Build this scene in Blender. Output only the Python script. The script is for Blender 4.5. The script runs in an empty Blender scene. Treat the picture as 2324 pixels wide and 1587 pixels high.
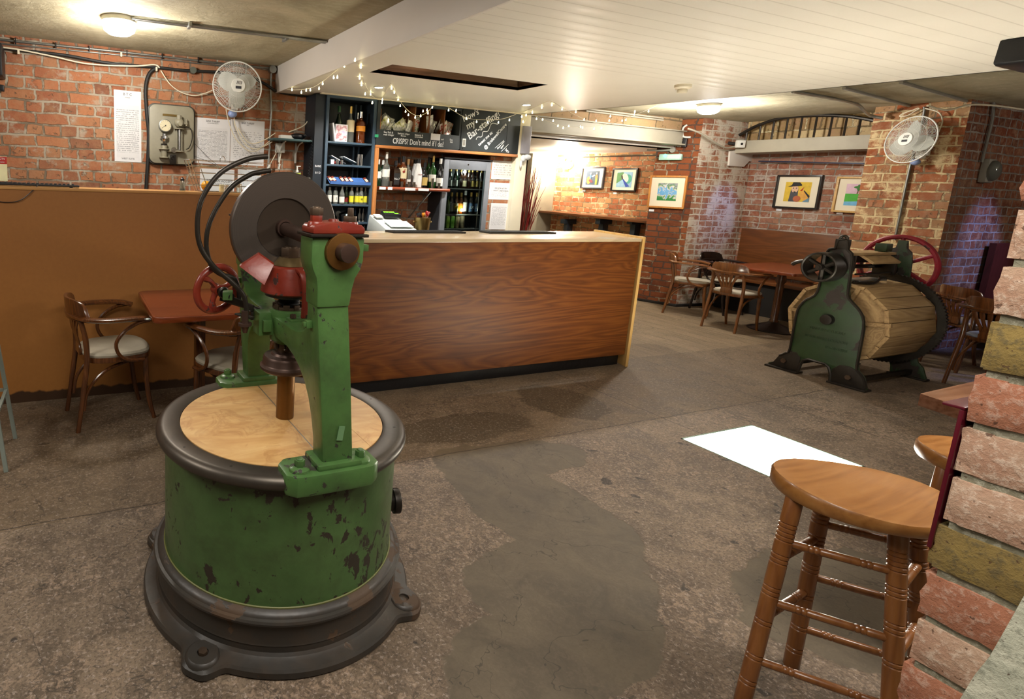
import bpy, bmesh, math, random
from mathutils import Vector, Matrix, Euler
C = bpy.context.scene.collection
PI = math.pi
random.seed(7)
# ------------------------------------------------------------------ camera
FPX, PX, PY, CAMZ = 1278.868, 671.306, 625.416, 1.5
def _rot(pitch, roll, yaw):
    cp, sp = math.cos(pitch), math.sin(pitch)
    f = Vector((math.cos(yaw)*cp, math.sin(yaw)*cp, -sp))
    r = Vector((math.sin(yaw), -math.cos(yaw), 0)); u = r.cross(f)
    r2 = r*math.cos(roll)+u*math.sin(roll); u2 = -r*math.sin(roll)+u*math.cos(roll)
    return Matrix((r2, u2, -f)).transposed()
RC = _rot(0.16303, 0.03869, 1.18941)
cam = bpy.data.cameras.new('camera'); cam.sensor_width = 36; cam.sensor_fit = 'HORIZONTAL'
cam.lens = 36*FPX/2324; cam.shift_x = (1162-PX)/2324; cam.shift_y = (PY-793.5)/2324
cam.clip_start = 0.02; cam.clip_end = 60
co = bpy.data.objects.new('camera', cam); C.objects.link(co)
co.matrix_world = Matrix.Translation((0, 0, CAMZ)) @ RC.to_4x4()
bpy.context.scene.camera = co
def ray(x, y): return RC @ Vector(((x-PX)/FPX, -(y-PY)/FPX, -1))
def aY(x, y, Y):
    d = ray(x, y); return Vector((0, 0, CAMZ))+d*(Y/d.y)
def aX(x, y, X):
    d = ray(x, y); return Vector((0, 0, CAMZ))+d*(X/d.x)
def aZ(x, y, Z=0):
    d = ray(x, y); return Vector((0, 0, CAMZ))+d*((Z-CAMZ)/d.z)
# ------------------------------------------------------------------ mesh helper
def basis(d):
    d = Vector(d).normalized(); a = Vector((0, 0, 1)) if abs(d.z) < .9 else Vector((1, 0, 0))
    u = a.cross(d).normalized(); return u, d.cross(u), d
class G:
    def __init__(s): s.v = []; s.f = []; s.m = []; s.mi = 0
    def add(s, vs, fs, M=None):
        n = len(s.v)
        s.v += [tuple(M @ Vector(p)) if M is not None else tuple(p) for p in vs]
        for f in fs: s.f.append([n+i for i in f]); s.m.append(s.mi)
        return s
    def box(s, x0, x1, y0, y1, z0, z1, M=None):
        return s.add([(x0,y0,z0),(x1,y0,z0),(x1,y1,z0),(x0,y1,z0),(x0,y0,z1),(x1,y0,z1),(x1,y1,z1),(x0,y1,z1)],
                     [(3,2,1,0),(4,5,6,7),(0,1,5,4),(1,2,6,5),(2,3,7,6),(3,0,4,7)], M)
    def bc(s, c, d, M=None, rz=0, ry=0, rx=0):
        T = Matrix.Translation(c) @ Euler((rx, ry, rz)).to_matrix().to_4x4()
        if M is not None: T = M @ T
        return s.box(-d[0]/2, d[0]/2, -d[1]/2, d[1]/2, -d[2]/2, d[2]/2, T)
    def cyl(s, p0, p1, r0, r1=None, n=20, M=None, cap=True, rot=0):
        r1 = r0 if r1 is None else r1; p0 = Vector(p0); p1 = Vector(p1); u, w, d = basis(p1-p0)
        vs = []
        for p, r in ((p0, r0), (p1, r1)):
            for i in range(n):
                a = 2*PI*i/n+rot; vs.append(p+(u*math.cos(a)+w*math.sin(a))*r)
        fs = [(i, (i+1) % n, n+(i+1) % n, n+i) for i in range(n)]
        if cap: fs += [tuple(range(n-1, -1, -1)), tuple(range(n, 2*n))]
        return s.add(vs, fs, M)
    def tube(s, pts, r, n=8, M=None, closed=False, flat=None, up=None):
        pts = [Vector(p) for p in pts]; k = len(pts); vs = []; fs = []; pu = None
        for i, p in enumerate(pts):
            if closed: t = pts[(i+1) % k]-pts[i-1]
            else: t = pts[min(i+1, k-1)]-pts[max(i-1, 0)]
            t.normalize()
            if up is not None: pu = Vector(up)
            if pu is None: u, w, _ = basis(t)
            else:
                u = (pu-t*pu.dot(t)).normalized(); w = t.cross(u)
            pu = u
            ri = r[i] if isinstance(r, (list, tuple)) else r
            fl = 1 if flat is None else flat
            for j in range(n):
                a = 2*PI*(j+.5)/n; vs.append(p+u*math.cos(a)*ri+w*math.sin(a)*ri*fl)
        for i in range(k if closed else k-1):
            for j in range(n):
                a = i*n+j; b = i*n+(j+1) % n; c = ((i+1) % k)*n+(j+1) % n; d = ((i+1) % k)*n+j
                fs.append((a, b, c, d))
        if not closed: fs += [tuple(range(n-1, -1, -1)), tuple(range((k-1)*n, k*n))]
        return s.add(vs, fs, M)
    def lathe(s, prof, n=32, M=None, ang=2*PI, cap=True):
        full = abs(ang-2*PI) < 1e-6; m = n if full else n+1; vs = []; fs = []
        for r, z in prof:
            for i in range(m):
                a = ang*i/n; vs.append((r*math.cos(a), r*math.sin(a), z))
        for k in range(len(prof)-1):
            for i in range(n):
                j = (i+1) % m; fs.append((k*m+i, k*m+j, (k+1)*m+j, (k+1)*m+i))
        if cap == 'loop':
            k = len(prof)-1
            for i in range(n): fs.append((k*m+i, k*m+(i+1) % m, (i+1) % m, i))
        elif full and cap:
            if prof[0][0] > 1e-4: fs.append(tuple(range(m-1, -1, -1)))
            if prof[-1][0] > 1e-4: fs.append(tuple(range((len(prof)-1)*m, len(prof)*m)))
        return s.add(vs, fs, M)
    def prism(s, poly, a, b, ax='z', M=None):
        def P(p, t): return {'z': (p[0], p[1], t), 'y': (p[0], t, p[1]), 'x': (t, p[0], p[1])}[ax]
        n = len(poly); vs = [P(p, a) for p in poly]+[P(p, b) for p in poly]
        fs = [tuple(range(n-1, -1, -1)), tuple(range(n, 2*n))]+[(i, (i+1) % n, n+(i+1) % n, n+i) for i in range(n)]
        return s.add(vs, fs, M)
    def sph(s, c, r, n=12, m=8, M=None, sc=(1, 1, 1)):
        vs = []; fs = []
        for k in range(m+1):
            p = PI*k/m
            for i in range(n):
                a = 2*PI*i/n
                vs.append((c[0]+r*sc[0]*math.sin(p)*math.cos(a), c[1]+r*sc[1]*math.sin(p)*math.sin(a), c[2]-r*sc[2]*math.cos(p)))
        for k in range(m):
            for i in range(n): fs.append((k*n+i, k*n+(i+1) % n, (k+1)*n+(i+1) % n, (k+1)*n+i))
        return s.add(vs, fs, M)
    def quad(s, a, b, c, d): return s.add([a, b, c, d], [(0, 1, 2, 3)])
    def torus(s, c, R, r, ax=(0, 0, 1), n=32, k=8, M=None, a0=0, a1=2*PI):
        u, w, d = basis(ax); c = Vector(c)
        full = abs(a1-a0-2*PI) < 1e-6
        pts = [c+(u*math.cos(a0+(a1-a0)*i/n)+w*math.sin(a0+(a1-a0)*i/n))*R for i in range(n if full else n+1)]
        return s.tube(pts, r, k, M, closed=full)
    def build(s, name, mat, parent=None, sharp=38, bev=0, sub=0, flat=False):
        me = bpy.data.meshes.new(name); bm = bmesh.new()
        vv = [bm.verts.new(p) for p in s.v]
        for f, mi in zip(s.f, s.m):
            try: fc = bm.faces.new([vv[i] for i in f]); fc.material_index = mi
            except ValueError: pass
        bmesh.ops.remove_doubles(bm, verts=bm.verts, dist=1e-5)
        bmesh.ops.dissolve_degenerate(bm, edges=bm.edges, dist=1e-6)
        bmesh.ops.recalc_face_normals(bm, faces=bm.faces)
        if bev:
            es = [e for e in bm.edges if len(e.link_faces) == 2 and e.calc_face_angle(0) > math.radians(40)]
            bmesh.ops.bevel(bm, geom=es, offset=bev, segments=2, profile=.6, affect='EDGES', clamp_overlap=True)
        for e in bm.edges: e.smooth = len(e.link_faces) == 2 and e.calc_face_angle(0) < math.radians(sharp)
        for f in bm.faces: f.smooth = not flat
        bm.to_mesh(me); bm.free()
        for m in (mat if isinstance(mat, (list, tuple)) else [mat]): me.materials.append(m)
        o = bpy.data.objects.new(name, me); C.objects.link(o)
        if parent is not None: o.parent = parent
        if sub:
            md = o.modifiers.new('subd', 'SUBSURF'); md.levels = sub; md.render_levels = sub
        return o
def tag(o, label, cat, group=None, kind=None):
    o['label'] = label
    if cat: o['category'] = cat
    if group: o['group'] = group
    if kind: o['kind'] = kind
    return o
def thing(name, label, cat, loc=(0, 0, 0), rz=0, group=None):
    o = bpy.data.objects.new(name, None); C.objects.link(o); o.empty_display_size = .1
    o.location = loc; o.rotation_euler = (0, 0, rz); return tag(o, label, cat, group)
def struct(o, label=None):
    o['kind'] = 'structure'
    if label: o['label'] = label
    return o
def copy_tree(o, parent=None, **kw):
    c = o.copy(); C.objects.link(c); c.parent = parent
    for ch in list(o.children): copy_tree(ch, c)
    for k, v in kw.items():
        if k == 'loc': c.location = v
        elif k == 'rz': c.rotation_euler = (0, 0, v)
        else: c[k] = v
    return c
def sm(pts, k=6, closed=False):      # Catmull-Rom
    P = [Vector(p) for p in pts]; n = len(P); out = []
    for i in range(n if closed else n-1):
        if closed: a, b, c, d = P[i-1], P[i], P[(i+1) % n], P[(i+2) % n]
        else: a, b, c, d = P[max(i-1, 0)], P[i], P[i+1], P[min(i+2, n-1)]
        for j in range(k):
            t = j/k; out.append(.5*((2*b)+(c-a)*t+(2*a-5*b+4*c-d)*t*t+(-a+3*b-3*c+d)*t**3))
    if not closed: out.append(P[-1])
    return out
def text(body, size, mat, parent, M, name='lettering', ext=.0006, align='CENTER', shear=0, thick=0):
    cu = bpy.data.curves.new('t', 'FONT'); cu.body = body; cu.size = size; cu.align_x = align; cu.align_y = 'CENTER'
    cu.extrude = ext; cu.shear = shear; cu.resolution_u = 3; cu.offset = thick
    to = bpy.data.objects.new('t', cu); C.objects.link(to)
    bpy.context.view_layer.update()
    me = bpy.data.meshes.new_from_object(to.evaluated_get(bpy.context.evaluated_depsgraph_get()))
    bpy.data.objects.remove(to); bpy.data.curves.remove(cu)
    me.transform(M); me.name = name; me.materials.clear(); me.materials.append(mat)
    o = bpy.data.objects.new(name, me); C.objects.link(o); o.parent = parent
    return o
def join(name, objs, parent=None):   # merge plain mesh objects (lines of the same lettering) into one mesh
    bm = bmesh.new(); mats = []
    for o in objs:
        m0 = o.data.materials[0]
        if m0 not in mats: mats.append(m0)
        k = len(bm.faces); bm.from_mesh(o.data); bm.faces.ensure_lookup_table()
        for f in bm.faces[k:]: f.material_index = mats.index(m0)
    me = bpy.data.meshes.new(name); bm.to_mesh(me); bm.free()
    for m in mats: me.materials.append(m)
    for o in objs: bpy.data.objects.remove(o)
    o = bpy.data.objects.new(name, me); C.objects.link(o); o.parent = parent; return o
FY = Matrix(((1, 0, 0, 0), (0, 0, -1, 0), (0, 1, 0, 0), (0, 0, 0, 1)))    # text plane xy -> faces -Y
FX = Matrix(((0, 0, -1, 0), (-1, 0, 0, 0), (0, 1, 0, 0), (0, 0, 0, 1)))   # text plane xy -> faces -X (its right is -Y)
def T(x, y, z): return Matrix.Translation((x, y, z))
# ------------------------------------------------------------------ materials
def hexc(h):
    h = h.lstrip('#'); v = [int(h[i:i+2], 16)/255 for i in (0, 2, 4)]
    return tuple((c/12.92 if c <= .04045 else ((c+.055)/1.055)**2.4) for c in v)+(1,)
class NT:
    def __init__(s, name):
        s.mat = bpy.data.materials.new(name); s.mat.use_nodes = True; s.t = s.mat.node_tree
        s.b = s.t.nodes['Principled BSDF']; s.out = s.t.nodes['Material Output']
    def n(s, typ, **kw):
        o = s.t.nodes.new('ShaderNode'+typ)
        for k, v in kw.items():
            if k in o.inputs.keys(): s.set(o.inputs[k], v)
            elif hasattr(o, k): setattr(o, k, v)
            else: s.set(o.inputs[k.replace('_', ' ')], v)
        return o
    def set(s, inp, v):
        if isinstance(v, bpy.types.NodeSocket): s.t.links.new(v, inp)
        else: inp.default_value = v
    def mix(s, f, a, b, mode='MIX'):
        o = s.t.nodes.new('ShaderNodeMix'); o.data_type = 'RGBA'; o.blend_type = mode; o.clamp_factor = True
        s.set(o.inputs[0], f); s.set(o.inputs[6], a); s.set(o.inputs[7], b); return o.outputs[2]
    def math(s, op, a, b=0, c=None, clamp=False):
        o = s.t.nodes.new('ShaderNodeMath'); o.operation = op; o.use_clamp = clamp
        s.set(o.inputs[0], a); s.set(o.inputs[1], b)
        if c is not None: s.set(o.inputs[2], c)
        return o.outputs[0]
    def ramp(s, f, stops, interp='LINEAR'):
        o = s.t.nodes.new('ShaderNodeValToRGB'); s.set(o.inputs[0], f); cr = o.color_ramp; cr.interpolation = interp
        while len(cr.elements) < len(stops): cr.elements.new(.5)
        for e, (p, c) in zip(cr.elements, stops): e.position = p; e.color = hexc(c) if isinstance(c, str) else (c, c, c, 1)
        return o.outputs[0]
    def noise(s, vec, scale, detail=4, rough=.55, dist=0):
        o = s.t.nodes.new('ShaderNodeTexNoise'); s.set(o.inputs['Vector'], vec); o.inputs['Scale'].default_value = scale
        o.inputs['Detail'].default_value = detail; o.inputs['Roughness'].default_value = rough; o.inputs['Distortion'].default_value = dist
        return o.outputs[0]
    def map(s, vec, scale=(1, 1, 1), rot=(0, 0, 0), loc=(0, 0, 0)):
        o = s.t.nodes.new('ShaderNodeMapping'); s.set(o.inputs[0], vec)
        o.inputs['Scale'].default_value = scale; o.inputs['Rotation'].default_value = rot; o.inputs['Location'].default_value = loc
        return o.outputs[0]
    def obj(s): return s.t.nodes.new('ShaderNodeTexCoord').outputs['Object']
    def pos(s): return s.t.nodes.new('ShaderNodeNewGeometry').outputs['Position']
    def bump(s, h, strength=.3, dist=.005, prev=None):
        o = s.t.nodes.new('ShaderNodeBump'); o.inputs['Strength'].default_value = strength; o.inputs['Distance'].default_value = dist
        s.set(o.inputs['Height'], h)
        if prev is not None: s.set(o.inputs['Normal'], prev)
        return o.outputs[0]
    def fin(s, col=None, rough=None, metal=0, normal=None, **kw):
        if col is not None: s.set(s.b.inputs['Base Color'], col)
        if rough is not None: s.set(s.b.inputs['Roughness'], rough)
        s.b.inputs['Metallic'].default_value = metal
        if normal is not None: s.set(s.b.inputs['Normal'], normal)
        for k, v in kw.items(): s.set(s.b.inputs[k.replace('_', ' ')], v)
        return s.mat
def pm(name, col, rough=.5, metal=0, var=.15, vs=6, bs=0, bstr=.2, bd=.002, **kw):
    s = NT(name); o = s.obj(); c = hexc(col)
    n = s.noise(o, vs, 5)
    lo = tuple(x*(1-var) for x in c[:3])+(1,); hi = tuple(min(1, x*(1+var)) for x in c[:3])+(1,)
    col = s.mix(s.ramp(n, [(.3, 0.), (.7, 1.)]), lo, hi)
    nm = s.bump(s.noise(o, bs, 4), bstr, bd) if bs else None
    return s.fin(col, rough, metal, nm, **kw)
def wood(name, c1, c2, axis='x', scale=1, rough=.35, coat=.0, c3=None, bstr=.1, wav=1):
    s = NT(name); o = s.obj()
    def st(k): return tuple((k if 'xyz'[i] == axis else 1)*scale for i in range(3))
    n1 = s.noise(s.map(o, st(.12)), 3.2, 3, .5, .6)
    fine = s.noise(s.map(o, st(.03)), 75, 4, .6)
    ring = s.math('FRACT', s.math('MULTIPLY', n1, 14*wav)); ring = s.math('ABSOLUTE', s.math('MULTIPLY_ADD', ring, 2, -1))
    f = s.math('ADD', s.math('MULTIPLY', ring, .42), s.math('MULTIPLY', fine, .72), clamp=True)
    col = s.ramp(f, [(.25, c1), (.62, c2), (.95, c3 or c2)])
    big = s.noise(s.map(o, st(.3)), 2, 2)
    col = s.mix(.35, col, s.mix(big, hexc(c1), hexc(c2)))
    return s.fin(col, rough, 0, s.bump(fine, bstr, .001), Coat_Weight=coat, Coat_Roughness=.12)
def chip(name, paint, paint2, under, amt=.62, scale=7, rough=.32, stretch=(1, 1, 1), spec=.5):
    s = NT(name); o = s.obj(); m = s.map(o, stretch)
    a = s.noise(m, scale, 7, .62, .4); b = s.noise(o, 3.2, 3)
    f = s.ramp(s.math('ADD', a, s.math('MULTIPLY', s.math('SUBTRACT', b, .5), .7)), [(amt, 0.), (amt+.02, 1.)])
    pc = s.mix(s.ramp(s.noise(o, 4, 4), [(.35, 0.), (.7, 1.)]), hexc(paint), hexc(paint2))
    dirt = s.ramp(s.noise(o, 9, 6, .7), [(.45, 0.), (.75, 1.)])
    pc = s.mix(s.math('MULTIPLY', dirt, .45), pc, hexc(under))
    col = s.mix(f, pc, hexc(under))
    rr = s.math('ADD', s.math('MULTIPLY', f, .25), s.math('MULTIPLY_ADD', s.noise(o, 25, 3), .2, rough-.1))
    nm = s.bump(s.math('SUBTRACT', s.noise(o, 18, 3), s.math('MULTIPLY', f, .5)), .35, .004)
    return s.fin(col, rr, 0, nm)
def brick(name, ax, cols, mortar='#94866f', wash=.0, washc='#d9cfba', bw=.25, rh=.09, dark=1., seed=0, mort=.0095, washlow=None, tone='#a88468'):
    s = NT(name); p = s.pos(); sx = s.t.nodes.new('ShaderNodeSeparateXYZ'); s.set(sx.inputs[0], p)
    cb = s.t.nodes.new('ShaderNodeCombineXYZ'); s.set(cb.inputs[0], sx.outputs[ax]); s.set(cb.inputs[1], sx.outputs[2])
    pd = s.noise(p, 7, 3); pd2 = s.noise(s.map(p, loc=(5, 3, 9)), 6, 3)
    cb2 = s.t.nodes.new('ShaderNodeCombineXYZ')
    s.set(cb2.inputs[0], s.math('MULTIPLY_ADD', s.math('SUBTRACT', pd, .5), .06, s.math('ADD', sx.outputs[ax], seed)))
    s.set(cb2.inputs[1], s.math('MULTIPLY_ADD', s.math('SUBTRACT', pd2, .5), .038, sx.outputs[2]))
    b = s.t.nodes.new('ShaderNodeTexBrick'); s.set(b.inputs['Vector'], cb2.outputs[0])
    b.inputs['Scale'].default_value = 1; b.inputs['Brick Width'].default_value = bw; b.inputs['Row Height'].default_value = rh
    b.inputs['Mortar Size'].default_value = mort; b.inputs['Mortar Smooth'].default_value = .25
    b.offset = .5; b.squash = .52; b.squash_frequency = 2; b.offset_frequency = 2
    b.inputs['Color1'].default_value = (0, 0, 0, 1); b.inputs['Color2'].default_value = (1, 1, 1, 1); b.inputs['Mortar'].default_value = (.5, .5, .5, 1)
    t = s.math('ADD', s.math('MULTIPLY', b.outputs[0], .8), s.math('MULTIPLY', s.noise(p, 2.2, 2), .25))
    k = len(cols); col = s.ramp(t, [(.08+.92*i/(k-1), c) for i, c in enumerate(cols)])
    fine = s.noise(p, 45, 6, .7); col = s.mix(s.ramp(fine, [(.3, .4), (.6, 0.)]), col, s.mix(.45, col, hexc('#3a2418')))
    col = s.mix(s.ramp(s.noise(p, 13, 5, .65), [(.46, 0.), (.66, .6)]), col, hexc(tone))
    col = s.mix(s.ramp(s.noise(p, 1.4, 4), [(.4, 0.), (.7, .4)]), col, hexc(tone))
    mf = s.math('ADD', b.outputs[1], s.ramp(s.noise(p, 16, 5, .7), [(.60, 0.), (.68, .8)]), clamp=True)
    mo = s.mix(s.noise(p, 25, 4), hexc(mortar), tuple(x*.72 for x in hexc(mortar)[:3])+(1,))
    col = s.mix(mf, col, mo)
    if wash:
        wn = s.noise(p, 4.5, 7, .7); wf = s.math('ADD', wn, s.math('MULTIPLY', mf, .12))
        col = s.mix(s.ramp(wf, [(1-wash-.04, 0.), (1-wash+.05, .85)]), col, hexc(washc))
    h = s.math('ADD', s.math('MULTIPLY', s.math('SUBTRACT', 1, mf), .8), s.math('ADD', s.math('MULTIPLY', s.noise(p, 9, 5, .7), .9), s.math('MULTIPLY', fine, .25)))
    return s.fin(col, .85, 0, s.bump(h, .8, .012), Specular_IOR_Level=.25)
def emit(name, col, st):
    s = NT(name); return s.fin(hexc(col), .5, Emission_Color=hexc(col), Emission_Strength=st)
def glassm(name, col='#ffffff', rough=.02, ior=1.45, alpha=None):
    s = NT(name); s.fin(hexc(col), rough, Transmission_Weight=1., IOR=ior); return s.mat
def stripes(name, base, ink, n_rows, scale=1, thr=.5):   # procedural print of tiny unreadable lines, generated coords
    s = NT(name); g = s.t.nodes.new('ShaderNodeTexCoord').outputs['Generated']
    sx = s.t.nodes.new('ShaderNodeSeparateXYZ'); s.set(sx.inputs[0], g)
    rows = s.math('MULTIPLY', sx.outputs[2], n_rows); fr = s.math('FRACT', rows)
    on = s.math('MULTIPLY', s.math('GREATER_THAN', fr, .35), s.math('LESS_THAN', fr, .72))
    cb = s.t.nodes.new('ShaderNodeCombineXYZ'); s.set(cb.inputs[0], s.math('MULTIPLY', s.math('ADD', sx.outputs[0], sx.outputs[1]), 9)); s.set(cb.inputs[1], s.math('FLOOR', rows))
    bl = s.math('GREATER_THAN', s.noise(cb.outputs[0], scale*1.7, 1), thr)
    cl = s.math('GREATER_THAN', s.noise(s.map(cb.outputs[0], (12, 1, 1)), 3, 2), .38)
    f = s.math('MULTIPLY', s.math('MULTIPLY', on, bl), cl)
    for o in (sx.outputs[0], sx.outputs[2]):
        f = s.math('MULTIPLY', f, s.math('MULTIPLY', s.math('GREATER_THAN', o, .1 if o == sx.outputs[2] else -.1), s.math('LESS_THAN', o, .93 if o == sx.outputs[2] else 2)))
    return s.fin(s.mix(s.math('MULTIPLY', f, .6), hexc(base), hexc(ink)), .7)
M_ = {}
M_['black_plastic'] = pm('black_plastic', '#141416', .4)
M_['white_plastic'] = pm('white_plastic', '#dcdcd4', .4, var=.05)
M_['cream_paint'] = pm('cream_paint', '#e9e0c6', .5, var=.04)
M_['steel'] = pm('galvanised_steel', '#9a9c98', .35, .85, bs=40)
M_['chrome'] = pm('chrome', '#d5d5d5', .15, 1, var=.05)
M_['paper'] = pm('paper', '#e8e8ea', .8, var=.03)
M_['brass'] = pm('brass', '#a88f5a', .3, 1)
M_['rubber'] = pm('rubber', '#1d1c1a', .55)
M_['grey_paint'] = pm('grey_paint', '#8d8a80', .45)
# ================================================================== the room
ZC, ZD = 2.55, 2.317
left_cols = ['#7a5240', '#985c42', '#ab6a4a', '#b4744f', '#a8714f', '#b88a68']
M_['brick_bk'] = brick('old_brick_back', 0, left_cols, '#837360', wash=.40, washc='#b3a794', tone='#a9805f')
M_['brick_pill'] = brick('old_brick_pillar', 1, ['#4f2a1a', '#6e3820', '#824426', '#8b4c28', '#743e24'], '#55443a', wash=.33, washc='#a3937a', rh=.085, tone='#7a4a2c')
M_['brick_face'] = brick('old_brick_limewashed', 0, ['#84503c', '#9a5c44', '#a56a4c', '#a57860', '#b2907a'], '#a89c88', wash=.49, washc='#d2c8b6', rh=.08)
M_['brick_alc'] = brick('old_brick_alcove', 1, ['#6d4436', '#864e3c', '#945a46', '#966858', '#8a7064'], '#8a7d70', wash=.41, washc='#b8aca0', rh=.08, seed=.1)
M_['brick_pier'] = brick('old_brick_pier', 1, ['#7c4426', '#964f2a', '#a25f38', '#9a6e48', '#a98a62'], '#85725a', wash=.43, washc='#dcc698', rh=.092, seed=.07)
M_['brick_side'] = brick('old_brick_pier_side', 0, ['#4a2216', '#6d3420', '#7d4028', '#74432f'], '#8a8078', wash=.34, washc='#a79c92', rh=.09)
M_['brick_far'] = brick('old_brick_far', 1, ['#96512f', '#b5663c', '#c27a4e', '#cf9a66', '#c88a62'], '#8f7a5c', wash=.37, washc='#e6d3a8', rh=.085, seed=.3)
# ceilings
s = NT('aged_plaster_ceiling'); p = s.pos()
n = s.noise(p, 1.2, 6, .6, 1.0); n2 = s.noise(s.map(p, (1, 3, 1)), 9, 6, .7)
col = s.mix(s.ramp(n, [(.35, 0.), (.7, 1.)]), hexc('#8d8468'), hexc('#bdb496'))
col = s.mix(s.ramp(n2, [(.5, 0.), (.75, .35)]), col, hexc('#d8d0b6'))
M_['ceil'] = s.fin(col, .8, 0, s.bump(s.noise(p, 12, 7, .7, .6), .5, .02))
s = NT('grooved_board_ceiling'); p = s.pos(); sx = s.t.nodes.new('ShaderNodeSeparateXYZ'); s.set(sx.inputs[0], p)
fr = s.math('FRACT', s.math('MULTIPLY', sx.outputs[1], 1/.1))
gr = s.math('LESS_THAN', fr, .07)
wob = s.math('SINE', s.math('MULTIPLY', sx.outputs[1], 2*PI/.1))
far = s.math('GREATER_THAN', sx.outputs[1], 2.95)      # boards stop, smooth sheet over the bar
h = s.math('MULTIPLY', s.math('SUBTRACT', s.math('MULTIPLY', wob, .25), gr), s.math('SUBTRACT', 1, far))
nn = s.noise(p, 2, 4); col = s.mix(nn, hexc('#dcd6c8'), hexc('#eae5d8'))
col = s.mix(s.math('MULTIPLY', s.math('MULTIPLY', gr, s.math('SUBTRACT', 1, far)), .35), col, hexc('#a89f8c'))
M_['board'] = s.fin(col, .42, 0, s.bump(h, .3, .006), Specular_IOR_Level=.3)
M_['fascia'] = pm('fascia_paint', '#dcd5cb', .5, var=.04, vs=2)
# floor
s = NT('worn_concrete_floor'); p = s.pos(); sx = s.t.nodes.new('ShaderNodeSeparateXYZ'); s.set(sx.inputs[0], p); X, Y = sx.outputs[0], sx.outputs[1]
big = s.noise(p, .9, 5, .6, .8); mid = s.noise(p, 5, 7, .68, .6); fine = s.noise(p, 32, 7, .75, .7); scr = s.noise(p, 95, 4, .6)
c_ = s.mix(s.ramp(big, [(.35, 0.), (.65, 1.)]), hexc('#6f6150'), hexc('#8b7d69'))
c_ = s.mix(s.ramp(mid, [(.42, .7), (.56, 0.)]), c_, hexc('#54493b'))
scuf = s.math('MULTIPLY', s.ramp(fine, [(.5, 0.), (.56, 1.)]), s.ramp(s.noise(p, 2.3, 3), [(.4, .15), (.6, .75)]))
c_ = s.mix(scuf, c_, hexc('#a08d78'))
c_ = s.mix(s.ramp(scr, [(.42, .5), (.5, 0.)]), c_, hexc('#3f352b'))
c_ = s.mix(s.ramp(s.noise(s.map(p, loc=(3, 1, 0)), 9, 2), [(.70, 0.), (.715, .85)]), c_, hexc('#2f2a25'))
# smooth cement patch running toward the camera
def blob(cx, cy, rx, ry, w=.35):
    dx = s.math('MULTIPLY', s.math('SUBTRACT', X, cx), 1/rx); dy = s.math('MULTIPLY', s.math('SUBTRACT', Y, cy), 1/ry)
    return s.math('SUBTRACT', 1, s.math('ADD', s.math('SQRT', s.math('ADD', s.math('MULTIPLY', dx, dx), s.math('MULTIPLY', dy, dy))), s.math('MULTIPLY', s.math('SUBTRACT', s.noise(p, 3.2, 4, .6), .5), w*2)))
b1 = s.math('MAXIMUM', blob(1.75, 1.45, .40, .28), blob(2.05, 1.95, .33, .62)); b1 = s.math('MAXIMUM', b1, blob(1.45, 1.2, .45, .2))
b1 = s.math('MAXIMUM', b1, blob(2.75, 1.0, .5, .3)); b1 = s.math('MAXIMUM', b1, blob(2.3, 2.3, .5, .2))
pf = s.ramp(b1, [(.0, 0.), (.03, 1.)])
pc = s.mix(s.ramp(s.noise(p, 5, 6, .65, .8), [(.3, 0.), (.7, 1.)]), hexc('#50493b'), hexc('#6c6452'))
c_ = s.mix(s.math('MULTIPLY', pf, .85), c_, pc)
# slab beyond the joint line, darker and brown
ab = s.ramp(s.math('ADD', Y, s.math('MULTIPLY', s.noise(p, 6, 3), .04)), [(.0, 0.), (.001, 1.)])
sl = s.math('GREATER_THAN', s.math('ADD', Y, s.math('MULTIPLY', s.noise(p, 5, 3), .03)), 2.47)
c_ = s.mix(s.math('MULTIPLY', sl, .45), c_, s.mix(mid, hexc('#4b3f2e'), hexc('#8a7758')))
st = s.ramp(s.math('MAXIMUM', blob(2.3, 2.75, .55, .2, .5), blob(3.3, 2.9, .3, .35, .5)), [(.0, 0.), (.06, .75)])
c_ = s.mix(st, c_, hexc('#4d422f'))
def line(v, at, w=.006):
    return s.math('LESS_THAN', s.math('ABSOLUTE', s.math('SUBTRACT', s.math('ADD', v, s.math('MULTIPLY', s.math('SUBTRACT', s.noise(p, 4, 4, .6), .5), .05)), at)), w)
ln = s.math('MAXIMUM', line(Y, 2.47, .004), s.math('MULTIPLY', line(X, 3.75, .004), s.math('GREATER_THAN', Y, 2.2)))
ln = s.math('MAXIMUM', ln, s.math('MULTIPLY', line(X, 4.9, .004), s.math('GREATER_THAN', Y, 1.7)))
# floorboards on the far right
bo = s.math('MULTIPLY', s.math('GREATER_THAN', Y, 3.55), s.math('GREATER_THAN', X, 4.62))
fx = s.math('FRACT', s.math('MULTIPLY', X, 1/.19)); bid = s.math('FLOOR', s.math('MULTIPLY', X, 1/.19))
cb = s.t.nodes.new('ShaderNodeCombineXYZ'); s.set(cb.inputs[0], s.math('MULTIPLY', bid, 3.7)); s.set(cb.inputs[1], s.math('MULTIPLY', Y, .4))
gy = s.noise(s.map(p, (1, .12, 1)), 30, 5, .6)
bc = s.ramp(s.math('ADD', s.math('MULTIPLY', gy, .6), s.math('MULTIPLY', s.noise(cb.outputs[0], 3, 1), .4)), [(.3, '#6b5c47'), (.7, '#9a8a6e')])
bc = s.mix(s.math('LESS_THAN', fx, .03), bc, hexc('#2c241b'))
c_ = s.mix(bo, c_, bc)
c_ = s.mix(s.math('MULTIPLY', ln, .8), c_, hexc('#332b22'))
hh = s.math('ADD', s.math('MULTIPLY', fine, .5), s.math('ADD', mid, s.math('MULTIPLY', scr, .2)))
hh = s.math('MULTIPLY', hh, s.math('SUBTRACT', 1, s.math('MULTIPLY', pf, .7)))
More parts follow.
